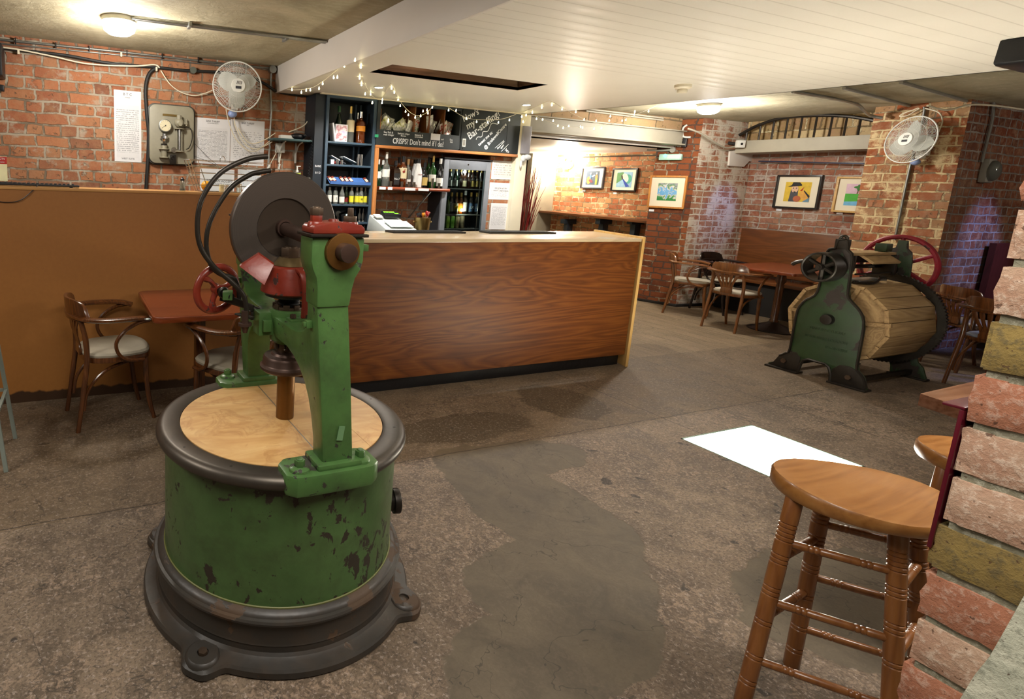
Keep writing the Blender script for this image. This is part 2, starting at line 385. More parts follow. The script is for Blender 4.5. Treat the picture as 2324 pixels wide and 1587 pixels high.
c_ = s.mix(1, c_, hexc('#dcd6d4'), 'MULTIPLY')
spk = s.ramp(s.noise(p, 60, 5, .8), [(.56, 0.), (.60, .5)])
c_ = s.mix(s.math('MULTIPLY', spk, s.math('SUBTRACT', 1, pf)), c_, hexc('#a3958a'))
cr = s.math('LESS_THAN', s.math('ABSOLUTE', s.math('SUBTRACT', s.noise(p, 1.7, 5, .6, .4), .5)), .0022)
c_ = s.mix(s.math('MULTIPLY', cr, .6), c_, hexc('#2c261f'))
M_['floor'] = s.fin(c_, s.math('MULTIPLY_ADD', mid, .3, .45), 0, s.bump(hh, .5, .008), Specular_IOR_Level=.35)
M_['plaster_grey'] = pm('grey_rendered_wall', '#8f8672', .85, var=.2, vs=3, bs=30)
M_['dark'] = pm('dark_recess', '#1b1714', .9)
M_['concrete_beam'] = pm('painted_beam', '#a59e8c', .6, var=.12, vs=3, bs=30)

GX0, GX1, GY0, GY1 = 3.54, 4.25, 1.60, 2.20       # glass floor light
g = G()
for x0, x1, y0, y1 in ((-4, GX0, -3, 8.2), (GX1, 11, -3, 8.2), (GX0, GX1, -3, GY0), (GX0, GX1, GY1, 8.2)): g.box(x0, x1, y0, y1, -.05, 0)
struct(g.build('floor', M_['floor']))
g = G(); g.box(-4, 4.46, 5.16, 5.4, 0, ZC+.02); struct(g.build('wall_back', M_['brick_bk']))
g = G(); g.box(-4.1, -4, -3, 5.4, 0, ZC); g.box(-4, 11, -3.1, -3, 0, ZC); struct(g.build('wall_front', M_['plaster_grey']))
g = G(); g.box(-4, 11, -3, 8.2, ZC, ZC+.08); struct(g.build('ceiling', M_['ceil']))
# shallow vaulted strips of plaster between the dropped ceiling and the right wall
# dropped ceiling with hatch hole
HX0, HX1, HY0, HY1 = 2.05, 3.43, 3.50, 3.82
edge = [(5.32, -3), (5.18, 1.7), (5.04, 2.87), (4.9, 3.64), (4.79, 4.08), (4.573, 4.96)]
g = G()
def ex(y):
    for (xa, ya), (xb, yb) in zip(edge, edge[1:]):
        if ya <= y <= yb: return xa+(xb-xa)*(y-ya)/(yb-ya)
    return edge[-1][0]
ys = [-3, 1.7, 2.87, HY0, HY1, 4.08, 4.96]
def strip(xa0, xa1, xb0, xb1, ya, yb, z0, z1): g.add([(xa0,ya,z0),(xa1,ya,z0),(xb1,yb,z0),(xb0,yb,z0),(xa0,ya,z1),(xa1,ya,z1),(xb1,yb,z1),(xb0,yb,z1)], [(3,2,1,0),(4,5,6,7),(0,1,5,4),(1,2,6,5),(2,3,7,6),(3,0,4,7)])
for ya, yb in zip(ys, ys[1:]):
    if ya == HY0:
        strip(1.81, HX0, 1.81, HX0, ya, yb, ZD, ZD+.025); strip(HX1, ex(ya), HX1, ex(yb), ya, yb, ZD, ZD+.025)
    else: strip(1.81, ex(ya), 1.81, ex(yb), ya, yb, ZD, ZD+.025)
g.box(1.81, 4.46, 4.96, 5.16, ZD, ZD+.025)
struct(g.build('ceiling_lowered', M_['board'], flat=True))
g = G(); g.box(1.79, 1.812, -3, 5.16, ZD-.002, ZC)
struct(g.build('trim_1', M_['fascia'], bev=.002), 'painted fascia board along the left edge of the lowered ceiling')
g = G()
for (xa, ya), (xb, yb) in zip(edge, edge[1:]): g.add([(xa,ya,ZD),(xb,yb,ZD),(xb,yb,ZC),(xa,ya,ZC),(xa-.02,ya,ZD),(xb-.02,yb,ZD),(xb-.02,yb,ZC),(xa-.02,ya,ZC)], [(0,1,2,3),(4,7,6,5),(0,4,5,1),(3,2,6,7)])
g.add([(4.573,4.96,ZD),(4.46,4.96,ZD),(4.46,4.96,ZC),(4.573,4.96,ZC)], [(0,1,2,3)])
struct(g.build('trim_2', M_['fascia']))
g = G()   # hatch lining
w = .03
for a in ((HX0-w, HX0, HY0-w, HY1+w), (HX1, HX1+w, HY0-w, HY1+w), (HX0, HX1, HY0-w, HY0), (HX0, HX1, HY1, HY1+w)): g.box(*a, ZD+.001, ZD+.10)
struct(g.build('trim_3', wood('hatch_timber', '#4a3828', '#7a6248', 'x')))
tag(G().cyl((2.0, 3.72, ZD+.165), (2.62, 3.74, ZD+.165), .055, n=20).cyl((2.62, 3.74, ZD+.165), (3.6, 3.72, ZD+.165), .03, n=16).cyl((2.25, 3.72, ZD+.165), (2.33, 3.72, ZD+.165), .062, n=20).build('duct_pipe', pm('pink_lagging', '#b98e86', .6)), 'pink painted pipe crossing above the ceiling hatch', 'pipe')
g = G(); g.tube(sm([(2.9, 3.6, ZD+.17), (3.1, 3.66, ZD+.12), (3.25, 3.6, ZD+.15), (3.4, 3.75, ZD+.1)]), .008); g.tube(sm([(2.95, 3.75, ZD+.1), (3.1, 3.6, ZD+.14), (3.3, 3.7, ZD+.08), (3.42, 3.6, ZD+.16)]), .006)
tag(g.build('cable', M_['black_plastic']), 'dark cables looped inside the ceiling hatch', 'cable')
# pillar right of the bar (front face turned slightly), beam and back room
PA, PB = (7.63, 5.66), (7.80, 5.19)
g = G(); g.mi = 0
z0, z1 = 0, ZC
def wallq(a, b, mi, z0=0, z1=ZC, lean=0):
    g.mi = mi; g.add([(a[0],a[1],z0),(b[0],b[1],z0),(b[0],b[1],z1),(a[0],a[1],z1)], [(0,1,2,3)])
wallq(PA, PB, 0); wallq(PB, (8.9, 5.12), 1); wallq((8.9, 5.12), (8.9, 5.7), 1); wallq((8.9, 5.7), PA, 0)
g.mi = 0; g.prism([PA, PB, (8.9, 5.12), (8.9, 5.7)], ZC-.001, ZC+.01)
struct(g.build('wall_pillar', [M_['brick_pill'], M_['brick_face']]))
g = G(); fpts = [(7.60, 5.68), (7.77, 5.16), (8.8, 5.08), (8.8, 5.3), (7.9, 5.5)]
g.prism(fpts, 0, .035); struct(g.build('baseboard_pillar', M_['dark'], bev=.008))
# alcove wall
g = G(); g.box(8.8, 8.95, 3.3, 5.12, 0, ZC); struct(g.build('wall_alcove', M_['brick_alc']))
# right pier with fan, its side
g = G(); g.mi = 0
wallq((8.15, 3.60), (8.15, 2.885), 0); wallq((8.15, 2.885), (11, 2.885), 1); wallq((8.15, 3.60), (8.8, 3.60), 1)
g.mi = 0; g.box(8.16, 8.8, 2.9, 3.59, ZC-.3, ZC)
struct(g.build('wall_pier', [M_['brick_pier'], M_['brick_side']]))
g = G(); g.box(10.2, 10.3, -3, 2.885, 0, ZC); struct(g.build('wall_right', brick('old_brick_right', 1, ['#3c1e16', '#5a2c1e', '#6a3a28'], '#5c5048', wash=.3)))
# far back room
g = G(); g.box(8.1, 8.2, 5.7, 7.9, 0, 2.2); struct(g.build('wall_far', M_['brick_far']))
g = G(); g.box(7.52, 8.1, 7.85, 7.95, 0, 2.3); g.box(4.6, 7.52, 8.1, 8.15, 0, 2.3); struct(g.build('wall_grey', M_['plaster_grey']))
g = G(); g.box(4.0, 8.1, 5.45, 8.2, 2.165, 2.2); struct(g.build('ceiling_far', M_['fascia']))
g = G(); g.box(4.46, 4.60, 4.9, 8.1, 0, ZC); struct(g.build('wall_partition', M_['cream_paint']))
# steel beam over the opening
BY = 5.35
g = G(); g.box(4.6, 7.68, BY, BY+.03, 2.215, 2.37); g.box(4.6, 7.68, BY-.05, BY+.16, 2.195, 2.215); g.box(4.6, 7.68, BY-.05, BY+.16, 2.37, 2.385)
struct(g.build('trim_4', M_['concrete_beam'], bev=.003), 'cream painted beam over the opening to the back room')
g = G(); g.box(4.6, 7.7, BY+.05, BY+.3, 2.385, ZC); struct(g.build('wall_over_beam', brick('stone_over_beam', 0, ['#8a7350', '#a58c62', '#b59d70'], '#7a6a50', bw=.6, rh=.14)))
g = G(); g.box(4.6, 7.68, BY+.16, BY+.3, 2.165, 2.215); struct(g.build('trim_5', M_['concrete_beam']))
# glass floor light, lit box below
s = NT('floor_glass'); s.fin(hexc('#e6f2ea'), .15, Transmission_Weight=.6, Emission_Color=hexc('#fff6e4'))
p = s.pos(); sx = s.t.nodes.new('ShaderNodeSeparateXYZ'); s.set(sx.inputs[0], p)
lx = s.math('GREATER_THAN', s.math('FRACT', s.math('MULTIPLY', sx.outputs[0], 1/.03)), .16)
ly = s.math('GREATER_THAN', s.math('FRACT', s.math('MULTIPLY', sx.outputs[1], 1/.03)), .12)
s.set(s.b.inputs['Emission Strength'], s.math('MULTIPLY_ADD', s.math('MULTIPLY', lx, ly), 44., 5.))
t = thing('floor_light', 'lit rectangular glass panel set flush into the concrete floor', 'floor light', ((GX0+GX1)/2, (GY0+GY1)/2, 0))
cx_, cy_ = (GX0+GX1)/2, (GY0+GY1)/2
G().box(GX0-cx_+.012, GX1-cx_-.012, GY0-cy_+.012, GY1-cy_-.012, -.03, -.004).build('glass_panel', s.mat, t)
g = G()
for a in ((GX0, GX0+.012, GY0, GY1), (GX1-.012, GX1, GY0, GY1), (GX0, GX1, GY0, GY0+.012), (GX0, GX1, GY1-.012, GY1)): g.box(a[0]-cx_, a[1]-cx_, a[2]-cy_, a[3]-cy_, -.05, .001)
g.build('frame', pm('green_steel_angle', '#5f7a68', .4, .3), t)
# ------------------------------------------------------------------ lights
def area(loc, size, e, col='#fff9f1', rot=(0, 0, 0), sy=None, name='lamp_or_fill_light', spread=None):
    l = bpy.data.lights.new(name, 'AREA'); l.energy = e; l.color = hexc(col)[:3]; l.size = size
    if sy: l.shape = 'RECTANGLE'; l.size_y = sy
    o = bpy.data.objects.new(name, l); C.objects.link(o); o.location = loc; o.rotation_euler = rot
    if spread: l.spread = spread
    return o
def point(loc, e, col='#fff9f1', r=.05, name='lamp_or_fill_light'):
    l = bpy.data.lights.new(name, 'POINT'); l.energy = e; l.color = hexc(col)[:3]; l.shadow_soft_size = r
    o = bpy.data.objects.new(name, l); C.objects.link(o); o.location = loc; return o
def spot(loc, e, col, ang, target, r=.05, blend=.5, name='spot_light'):
    l = bpy.data.lights.new(name, 'SPOT'); l.energy = e; l.color = hexc(col)[:3]; l.spot_size = ang; l.spot_blend = blend; l.shadow_soft_size = r
    o = bpy.data.objects.new(name, l); C.objects.link(o); o.location = loc
    o.rotation_euler = (Vector(target)-Vector(loc)).to_track_quat('-Z', 'Y').to_euler(); return o
def bulkhead(x, y, rz, label, e, ang=0):
    t = thing('bulkhead_lamp', label, 'ceiling light', (x, y, ZC), rz)
    G().cyl((0, 0, 0), (0, 0, -.03), .115, .115, 28).build('base', M_['white_plastic'], t)
    G().lathe([(.11, -.03), (.112, -.05), (.1, -.085), (.07, -.105), (.0, -.112)], 28).build('diffuser', emit('lamp_diffuser_lit', '#fff6e6', 14), t)
    point((x, y, ZC-.2), e, '#fff9f1', .1)
    return t
bulkhead(.33, 4.2, 0, 'glowing white bulkhead lamp on the left ceiling above the partition', 31)
bulkhead(6.7, 4.42, 0, 'glowing white bulkhead lamp on the ceiling near the brick pillar', 75)
for x, y, lb in ((2.412, 4.315, 'round white downlight above the dark bottle shelves'), (4.04, 4.363, 'round white downlight above the chalkboard end of the bar')):
    t = thing('downlight', lb, 'ceiling light', (x, y, ZD), 0, 'downlights over the bar')
    G().lathe([(.045, 0), (.045, -.006), (.034, -.008), (.034, 0)], 24, cap='loop').build('rim', M_['white_plastic'], t)
    G().cyl((0, 0, -.003), (0, 0, -.006), .033, n=24).build('lamp', emit('downlight_lit', '#fffaf0', 30), t)
    spot((x, y, ZD-.02), 70, '#fff9f1', math.radians(150), (x, y, 0), .03, .8)
# lamp on the wall of the back room (bulkhead on the brick)
t = thing('wall_lamp', 'bright globe wall lamp on the far brick wall left of the framed pictures', 'wall light', (8.1, 7.55, 1.98))
G().cyl((0, 0, 0), (-.04, 0, 0), .06, n=20).build('base', M_['white_plastic'], t)
G().sph((-.09, 0, 0), .07, 20, 12).build('globe', emit('wall_globe_lit', '#fff2d6', 45), t)
point((7.85, 7.5, 1.98), 45, '#fff4e0', .07)
point((7.0, 6.6, 2.0), 22, '#fff4e0', .1)

# bluish daylight from the unseen area windows beyond the piers, then an added warm fill and an added hatch light
spot((8.75, 1.7, 2.45), 130, '#93a4ff', math.radians(38), (8.95, 2.88, .9), .08, .7, 'daylight_spot')
spot((8.45, 4.3, 2.1), 24, '#8494ff', math.radians(42), (8.35, 5.15, 1.35), .08, .8, 'daylight_spot')
spot((8.0, 2.2, 2.2), 50, '#93a4ff', math.radians(40), (7.6, 1.9, 0), .08, .7, 'daylight_spot')
point((9.2, .6, 2.2), 22, '#fff6ea', .15)  # weak warm fill added to lift the dark right side, no lamp there
area((2.45, 3.70, 2.53), .25, 5, '#ffd9cc', sy=.2, name='hatch_fill_light')  # light added to brighten the void inside the hatch
# ================================================================== green machine
M_['green'] = chip('green_machine_paint', '#3c5c2f', '#4e733c', '#2b2a20', .665, 24, .34)
M_['green_drum'] = chip('green_drum_paint', '#38522b', '#486538', '#2a241a', .615, 26, .32, (1, 1, .7))
M_['iron'] = pm('dark_cast_iron', '#2f2a24', .42, .6, .35, 5, 30, .3, .003)
M_['ringm'] = pm('worn_dark_steel', '#4b453e', .4, .7, .35, 4, 40, .12)
M_['rust_iron'] = chip('rusty_base_iron', '#2a2723', '#332f2a', '#42301f', .60, 10, .42)
M_['shaftm'] = pm('brown_oiled_steel', '#4a3830', .4, .6, .25, 6)
M_['bronze'] = pm('bronze_tube', '#6e4c22', .42, .7, .25, 6)
M_['red'] = chip('red_machine_paint', '#6c2018', '#84301f', '#3a211a', .68, 22, .33)
M_['nut'] = pm('old_nut', '#5a4a3c', .42, .7, .3, 20)
s = NT('turned_disc_steel'); o = s.obj(); sx = s.t.nodes.new('ShaderNodeSeparateXYZ'); s.set(sx.inputs[0], o)
r_ = s.math('SQRT', s.math('ADD', s.math('MULTIPLY', sx.outputs[0], sx.outputs[0]), s.math('MULTIPLY', sx.outputs[2], sx.outputs[2])))
cb = s.t.nodes.new('ShaderNodeCombineXYZ'); s.set(cb.inputs[0], s.math('MULTIPLY', r_, 60)); rg = s.noise(cb.outputs[0], 5, 3)
col = s.mix(rg, hexc('#4a4440'), hexc('#625850'))
M_['disc'] = s.fin(col, .38, .65, s.bump(rg, .12, .001))
s = NT('ply_disc_top'); o = s.obj()
n = s.noise(s.map(o, (1, 3.5, 1), (0, 0, .9)), 3.5, 5, .6, 1.2); st = s.noise(o, 7, 4, .6, 1.5)
col = s.ramp(n, [(.3, '#b0834e'), (.5, '#bf965f'), (.7, '#cba872')]); col = s.mix(s.ramp(st, [(.52, 0.), (.6, .45), (.64, .1), (1, .2)]), col, hexc('#9a6a3a'))
M_['ply'] = s.fin(col, .45)
MX, MY = .712, 1.862
mach = thing('spin_dryer_machine', 'large green cast iron drum machine with wooden top and red trimmed yoke in the foreground', 'machine', (MX, MY, 0))
L = T(-MX, -MY, 0)
# --- base
def lug(th):
    v = 0
    for a in (-43, 223, 141, 41):
        d = (math.degrees(th)-a+180) % 360-180; v = max(v, math.exp(-(d/7.2)**4))
    return v
g = G(); n = 240; prof = [(.496, 0, .058), (.502, .006, .058), (.502, .026, .057), (.496, .034, .053), (.470, .038, .03), (.458, .043, .004), (.451, .052, 0), (.449, .078, 0)]
vs = []; fs = []
for r, z, b in prof:
    for i in range(n):
        a = 2*PI*i/n; rr = r+b*lug(a); vs.append((rr*math.cos(a), rr*math.sin(a), z))
for k in range(len(prof)-1):
    for i in range(n): fs.append((k*n+i, k*n+(i+1) % n, (k+1)*n+(i+1) % n, (k+1)*n+i))
g.add(vs, fs)
g.lathe([(.452, .074), (.449, .08), (.449, .143), (.456, .148), (.464, .152), (.466, .160), (.462, .167), (.452, .169), (.449, .175), (.442, .181), (.432, .185), (.424, .188)], 128)
base = g.build('base', M_['rust_iron'], mach, sharp=28)
for i, a in enumerate((-43, 223, 141, 41)):
    b = math.radians(a)
    o = G().lathe([(.0, .030), (.018, .030), (.018, .046), (.047, .046), (.052, .042), (.056, .034), (.058, .02)], 24, T(.499*math.cos(b), .499*math.sin(b), 0)).build('lug_boss', M_['rust_iron'], base)
    if i == 1: G().cyl((.499*math.cos(b), .499*math.sin(b), .036), (.499*math.cos(b), .499*math.sin(b), .052), .017, .015, 6).build('bolt', M_['nut'], o)
# --- drum
G().lathe([(.425, .186), (.4245, .2), (.4245, .56), (.426, .59)], 128).build('drum', M_['green_drum'], mach)
G().torus((0, 0, .188), .4265, .0035, n=96, k=6).build('bead', pm('yellowed_paint', '#5c5e30', .5), mach)
G().lathe([(.4265, .590), (.443, .592), (.453, .599), (.458, .611), (.456, .623), (.449, .632), (.439, .6375), (.43, .6385), (.385, .6365), (.376, .634), (.374, .628)], 128).build('rim', M_['ringm'], mach)
for a in (200, 228, -70, 8, -30):
    b = math.radians(a); G().cyl((.415*math.cos(b), .415*math.sin(b), .636), (.415*math.cos(b), .415*math.sin(b), .6385), .005, n=10).build('rivet', M_['iron'], mach)
# wooden top in three boards with a metal strip
pa = L @ aZ(577, 866, .634); pb = L @ aZ(700, 1005, .634); d = Vector((pb.x-pa.x, pb.y-pa.y)).normalized(); nn_ = Vector((d.y, -d.x)); off0 = nn_.dot(Vector((pa.x, pa.y)))
off1 = off0-.19
def chordpoly(lo, hi, R=.3725):
    P = []
    for i in range(240):
        a = 2*PI*i/240; p = Vector((R*math.cos(a), R*math.sin(a))); t = nn_.dot(p)
        if lo <= t <= hi: P.append((math.atan2(p.dot(d), 1), p))
    pts = []
    for off in (lo, hi):
        if abs(off) < R:
            h = math.sqrt(R*R-off*off); pts += [nn_*off+d*h, nn_*off-d*h]
    allp = [p for _, p in P]+pts; c = sum(allp, Vector((0, 0)))/len(allp)
    allp.sort(key=lambda p: math.atan2((p-c).y, (p-c).x)); return [(p.x, p.y) for p in allp]
wt = None
for lo, hi in ((-1, off1-.0006), (off1+.0006, off0-.002), (off0+.002, 1)):
    o = G().prism(chordpoly(lo, hi), .622, .6345).build('top_board', M_['ply'], mach)
h = math.sqrt(.37**2-off0**2)
g = G(); p0 = nn_*off0-d*h; p1 = nn_*off0+d*h; ww = nn_*.0018
g.prism([tuple(p0-ww), tuple(p1-ww), tuple(p1+ww), tuple(p0+ww)], .622, .6342); g.build('seam_strip', M_['steel'], mach)
# --- yoke frame, leaning a touch like the old casting
def lean(z): return .738-.055*max(0, min(1, (z-.66)/.65))
yk = thing  # placeholder name not used further
half = [(-.432, .64), (-.430, .9), (-.426, 1.1), (-.424, 1.2), (-.428, 1.30), (-.350, 1.30), (-.348, 1.19), (-.347, 1.13), (-.338, 1.085), (-.31, 1.052), (-.26, 1.035), (-.2, 1.03), (-.07, 1.03)]
low = [(-.07, .955), (-.15, .955), (-.21, .94), (-.26, .915), (-.30, .88), (-.325, .84), (-.342, .79), (-.352, .72), (-.35, .64)]
poly = half+[(-y, z) for y, z in reversed(half)]+[(-y, z) for y, z in low]+list(reversed(low))
g = G()
def shear_box(poly, hw, g):
    n = len(poly); vs = []
    for sgn in (-1, 1):
        for y, z in poly: vs.append((lean(z)-MX+sgn*hw, y, z))
    g.add(vs, [tuple(range(n-1, -1, -1)), tuple(range(n, 2*n))]+[(i, (i+1) % n, n+(i+1) % n, n+i) for i in range(n)])
# remove the duplicated order for the lower arch: outer feet to inner arch
poly = half+[(-y, z) for y, z in reversed(half)]+[(-y, z) for y, z in reversed(low)]+low
shear_box(poly, .051, g)
frame = g.build('yoke_frame', M_['green'], mach, bev=.009)
hx = .701-MX
for sg in (-1, 1):
    def yy(a, b): return (a, b) if sg < 0 else (-b, -a)
    # feet
    g = G(); y0, y1 = yy(-.468, -.335)
    g.prism([(-.148, y0+.03), (-.12, y0+.004), (-.06, y0), (.07, y0), (.13, y0+.004), (.162, y0+.03), (.162, y1-.03), (.135, y1), (-.12, y1), (-.148, y1-.03)], .588, .655)
    fo = g.build('foot', M_['green'], mach, bev=.011)
    g = G(); y0, y1 = yy(-.452, -.340); g.prism([(-.05, y0), (.098, y0), (.098, y1), (-.05, y1)], .65, .672); g.build('foot_web', M_['green'], fo, bev=.009)
    for bx in (-.098, .105):
        by = sg*.42
        G().lathe([(.034, .65), (.031, .662), (.022, .668), (0, .668)], 24, T(bx, by, 0)).build('bolt_boss', M_['green'], fo)
        G().cyl((bx, by, .666), (bx, by, .688), .0165, .0165, 6, rot=.3).cyl((bx, by, .688), (bx, by, .692), .011, .009, 12).build('bolt', M_['green'], fo, bev=.0015)
    # bearing housing, cap, collar
    y0, y1 = yy(-.431, -.342)
    g = G(); g.prism([(hx-.082, 1.352), (hx-.082, 1.285), (hx-.076, 1.262), (hx-.064, 1.236), (hx-.060, 1.21), (hx-.058, 1.15), (hx+.046, 1.15), (hx+.052, 1.2), (hx+.060, 1.232), (hx+.076, 1.258), (hx+.083, 1.285), (hx+.083, 1.352)], y0, y1, 'y')
    bh = g.build('bearing_housing', M_['green'], mach, bev=.008)
    y0, y1 = yy(-.442, -.334)
    G().box(hx-.09, hx+.09, y0, y1, 1.353, 1.3615).build('parting_plate', M_['iron'], bh, bev=.002)
    y0, y1 = yy(-.432, -.344)
    g = G(); g.prism([(hx-.080, 1.362), (hx-.080, 1.378), (hx-.072, 1.387), (hx-.04, 1.392), (hx, 1.396), (hx+.04, 1.392), (hx+.072, 1.387), (hx+.082, 1.378), (hx+.082, 1.362)], y0, y1, 'y')
    cap = g.build('bearing_cap', M_['red'], mach, bev=.005)
    ym = sg*.388
    G().cyl((hx+.0, ym, 1.39), (hx, ym, 1.401), .017, .014, 16).build('oil_plug', M_['red'], cap)
    G().cyl((hx-.054, ym, 1.38), (hx-.054, ym, 1.394), .026, .022, 20).cyl((hx-.054, ym, 1.392), (hx-.054, ym, 1.412), .0175, .0175, 6).build('nut', M_['red'], cap, bev=.001)
    G().cyl((hx-.054, ym, 1.412), (hx-.054, ym, 1.432), .0195, .0195, 6).cyl((hx-.054, ym, 1.432), (hx-.054, ym, 1.436), .013, .011, 14).build('lock_nut', M_['nut'], cap, bev=.0015)
    g = G(); g.cyl((hx+.054, ym, 1.38), (hx+.054, ym, 1.394), .026, .022, 20); g.build('boss', M_['red'], cap)
    G().cyl((hx+.054, ym, 1.392), (hx+.054, ym, 1.410), .0205, .0205, 6, rot=.4).cyl((hx+.054, ym, 1.41), (hx+.054, ym, 1.434), .0095, .0085, 12).build('stud_nut', M_['nut'], cap, bev=.0015)
    e = sg*.432
    G().cyl((hx+.01, e-sg*.02, 1.312), (hx+.01, e+sg*.012, 1.312), .055, .053, 40).build('collar', M_['bronze'], bh, bev=.003)
    G().bc((hx+.115, sg*.37, 1.315), (.022, .02, .02)).build('square_bolt', M_['green'], bh, bev=.002)
    G().bc((lean(1.1)-MX-.058, sg*.375, 1.09), (.02, .022, .022)).bc((lean(1.1)-MX-.07, sg*.375, 1.09), (.012, .014, .014)).build('square_bolt', M_['green'], frame, bev=.002)
# shaft and disc
sx_ = hx+.01
G().cyl((sx_, -.47, 1.312), (sx_, .47, 1.357), .0235, n=28).cyl((sx_, -.482, 1.312), (sx_, -.42, 1.312), .0268, n=28).build('shaft', M_['shaftm'], mach, bev=.002)
dm = T(sx_, .045, 1.338) @ Matrix.Rotation(PI/2, 4, 'X')
G().lathe([(.0, -.01), (.03, -.01), (.06, -.004), (.1, .0), (.104, .012), (.108, .0175), (.196, .0175), (.2, .013), (.2, -.013), (.196, -.0175), (0, -.0175)], 96, Matrix.Rotation(PI/2, 4, 'X')).build('friction_disc', M_['disc'], mach).location = (sx_, .045, 1.337)
G().lathe([(0.0235, .001), (.034, .001), (.031, .02), (.0235, .02)], 32, dm, cap='loop').build('hub', M_['shaftm'], mach)
G().lathe([(.0, .0005), (.1035, .0105), (.1035, .006), (0, -.004)], 64, dm).build('disc_recess', pm('oily_brown_iron', '#33281e', .5, .4, .3, 5), mach)
# spindle
px_ = .012; S = T(px_, 0, 0)
G().cyl((0, 0, .634), (0, 0, .83), .0335, n=32, M=S).build('spindle', M_['bronze'], mach)
G().lathe([(.03, .818), (.088, .820), (.098, .828), (.099, .838), (.092, .844), (.089, .848), (.088, .868), (.083, .876), (.06, .88), (.055, .888), (.03, .892)], 48, S).build('brake_pulley', M_['shaftm'], mach)
g = G(); g.cyl((0, 0, .88), (0, 0, .93), .036, n=24, M=S)
for i in range(8):
    a = 2*PI*i/8; g.bc((.042*math.cos(a), .042*math.sin(a), .915), (.016, .02, .022), M=S, rz=a)
g.build('castle_nut', M_['nut'], mach, bev=.0015)
g = G(); g.lathe([(.05, .925), (.066, .94), (.068, 1.0), (.075, 1.03), (.07, 1.05), (.05, 1.052)], 36, S); g.build('spindle_boss', M_['green'], mach)
g = G(); g.cyl((0, 0, 1.05), (0, 0, 1.062), .058, n=28, M=S)
for i in range(9):
    a = 2*PI*i/9; g.bc((.052*math.cos(a), .052*math.sin(a), 1.062), (.014, .022, .018), M=S, rz=a)
g.build('castle_ring', M_['nut'], mach, bev=.001)
G().lathe([(.037, 1.06), (.037, 1.068), (.041, 1.07), (.037, 1.074), (.041, 1.078), (.037, 1.082), (.041, 1.086), (.038, 1.092), (.07, 1.095), (.088, 1.1), (.092, 1.112), (.092, 1.12)], 36, S).build('spring_seat', M_['rubber'], mach)
cone = G().lathe([(.096, 1.110), (.105, 1.116), (.104, 1.126), (.080, 1.204), (.072, 1.209), (.03, 1.209)], 48, S).build('cone_guard', M_['red'], mach)
def LP(x, y, Y): return L @ aY(x, y, Y)
w4 = [LP(587, 576, 1.84), LP(543, 605, 1.84), LP(600, 648, 1.775), LP(622, 601, 1.80)]
w4b = [p+Vector((.006, .02, .004)) for p in w4]
G().add(w4+w4b, [(0,1,2,3),(7,6,5,4),(0,4,5,1),(1,5,6,2),(2,6,7,3),(3,7,4,0)]).build('guard_wing', M_['red'], cone, bev=.002)
rp = sm([LP(674, 611, 1.79), LP(686, 622, 1.765), LP(692, 645, 1.75), LP(693, 680, 1.75), LP(690, 722, 1.755)], 5)
G().tube(rp, .016, 4, flat=.5, up=(1, 0, 0)).build('guard_strap', M_['red'], cone, bev=.002)
G().bc(LP(680, 728, 1.76), (.085, .05, .018)).build('strap_foot', M_['green'], cone, bev=.003)
for qx in (665, 697): G().cyl(LP(qx, 722, 1.755), LP(qx, 714, 1.755), .011, n=6).build('bolt', M_['nut'], cone)
G().lathe([(.062, 1.206), (.064, 1.211), (.058, 1.218), (.045, 1.234), (.04, 1.238), (0, 1.238)], 36, S).build('thrust_collar', pm('brassy_steel', '#7d6a48', .35, .8), mach)
G().cyl((0, 0, 1.236), (0, 0, 1.272), .036, .036, 6, M=S, rot=.5).cyl((0, 0, 1.27), (0, 0, 1.277), .026, .022, 20, M=S).build('top_nut', M_['nut'], mach, bev=.002)
# curved shifter bars
h = [(607, 355), (560, 362), (500, 393), (460, 448), (448, 505), (455, 560), (485, 605), (525, 640), (552, 670), (559, 700), (559, 716)]
q = [(614, 387), (590, 391), (565, 398), (520, 430), (480, 495), (468, 550), (478, 600), (500, 622), (530, 632), (541, 655), (543, 690)]
G().tube(sm([LP(x, y, 1.84) for x, y in h], 6), .0088, 10).build('shifter_bar', M_['iron'], mach)
G().tube(sm([LP(x, y, 1.93) for x, y in q], 6), .0088, 10).build('shifter_bar', M_['iron'], mach)
# bracket and hand wheel
br = G().tube([LP(522, 678, 1.93), LP(575, 700, 1.85)], .016, 4, flat=.35, up=(0, 0, 1)).tube([LP(538, 712, 1.9), LP(572, 722, 1.84)], .02, 4, flat=.25, up=(0, 1, 0))
g = br; g.tube([LP(500, 676, 1.98), LP(610, 712, 1.9)], .011, 8); g.box(-.115, -.05, .05, .11, 1.0, 1.03)
bracket = g.build('shifter_bracket', M_['iron'], mach, bev=.002)
G().cyl(LP(556, 705, 1.84), LP(556, 738, 1.84), .0125, n=14).cyl(LP(556, 733, 1.84), LP(556, 739, 1.84), .024, n=16).cyl(LP(556, 739, 1.84), LP(556, 755, 1.84), .016, .008, n=14).build('guide_pin', M_['shaftm'], bracket)
c0 = LP(598, 731, 1.88); G().bc(c0, (.058, .07, .085)).build('clamp_block', M_['green'], mach, bev=.006)
G().bc(c0+Vector((-.002, -.042, -.003)), (.03, .022, .042)).build('square_nut', M_['green'], bracket, bev=.003)
hc = LP(492, 656, 1.98); ax_ = Vector((.30, -.92, -.12)).normalized()
g = G(); g.torus(hc, .083, .0135, ax_, 48, 10)
u_, w_, d_ = basis(ax_)
for i in range(3):
    a = 2*PI*i/3+.4; e = hc+(u_*math.cos(a)+w_*math.sin(a))*.08; m1 = hc+(u_*math.cos(a-.18)+w_*math.sin(a-.18))*.045
    g.tube(sm([hc, m1, e], 5), [.020]*3+[.015]*4+[.020]*4, 8, flat=.6, up=ax_)
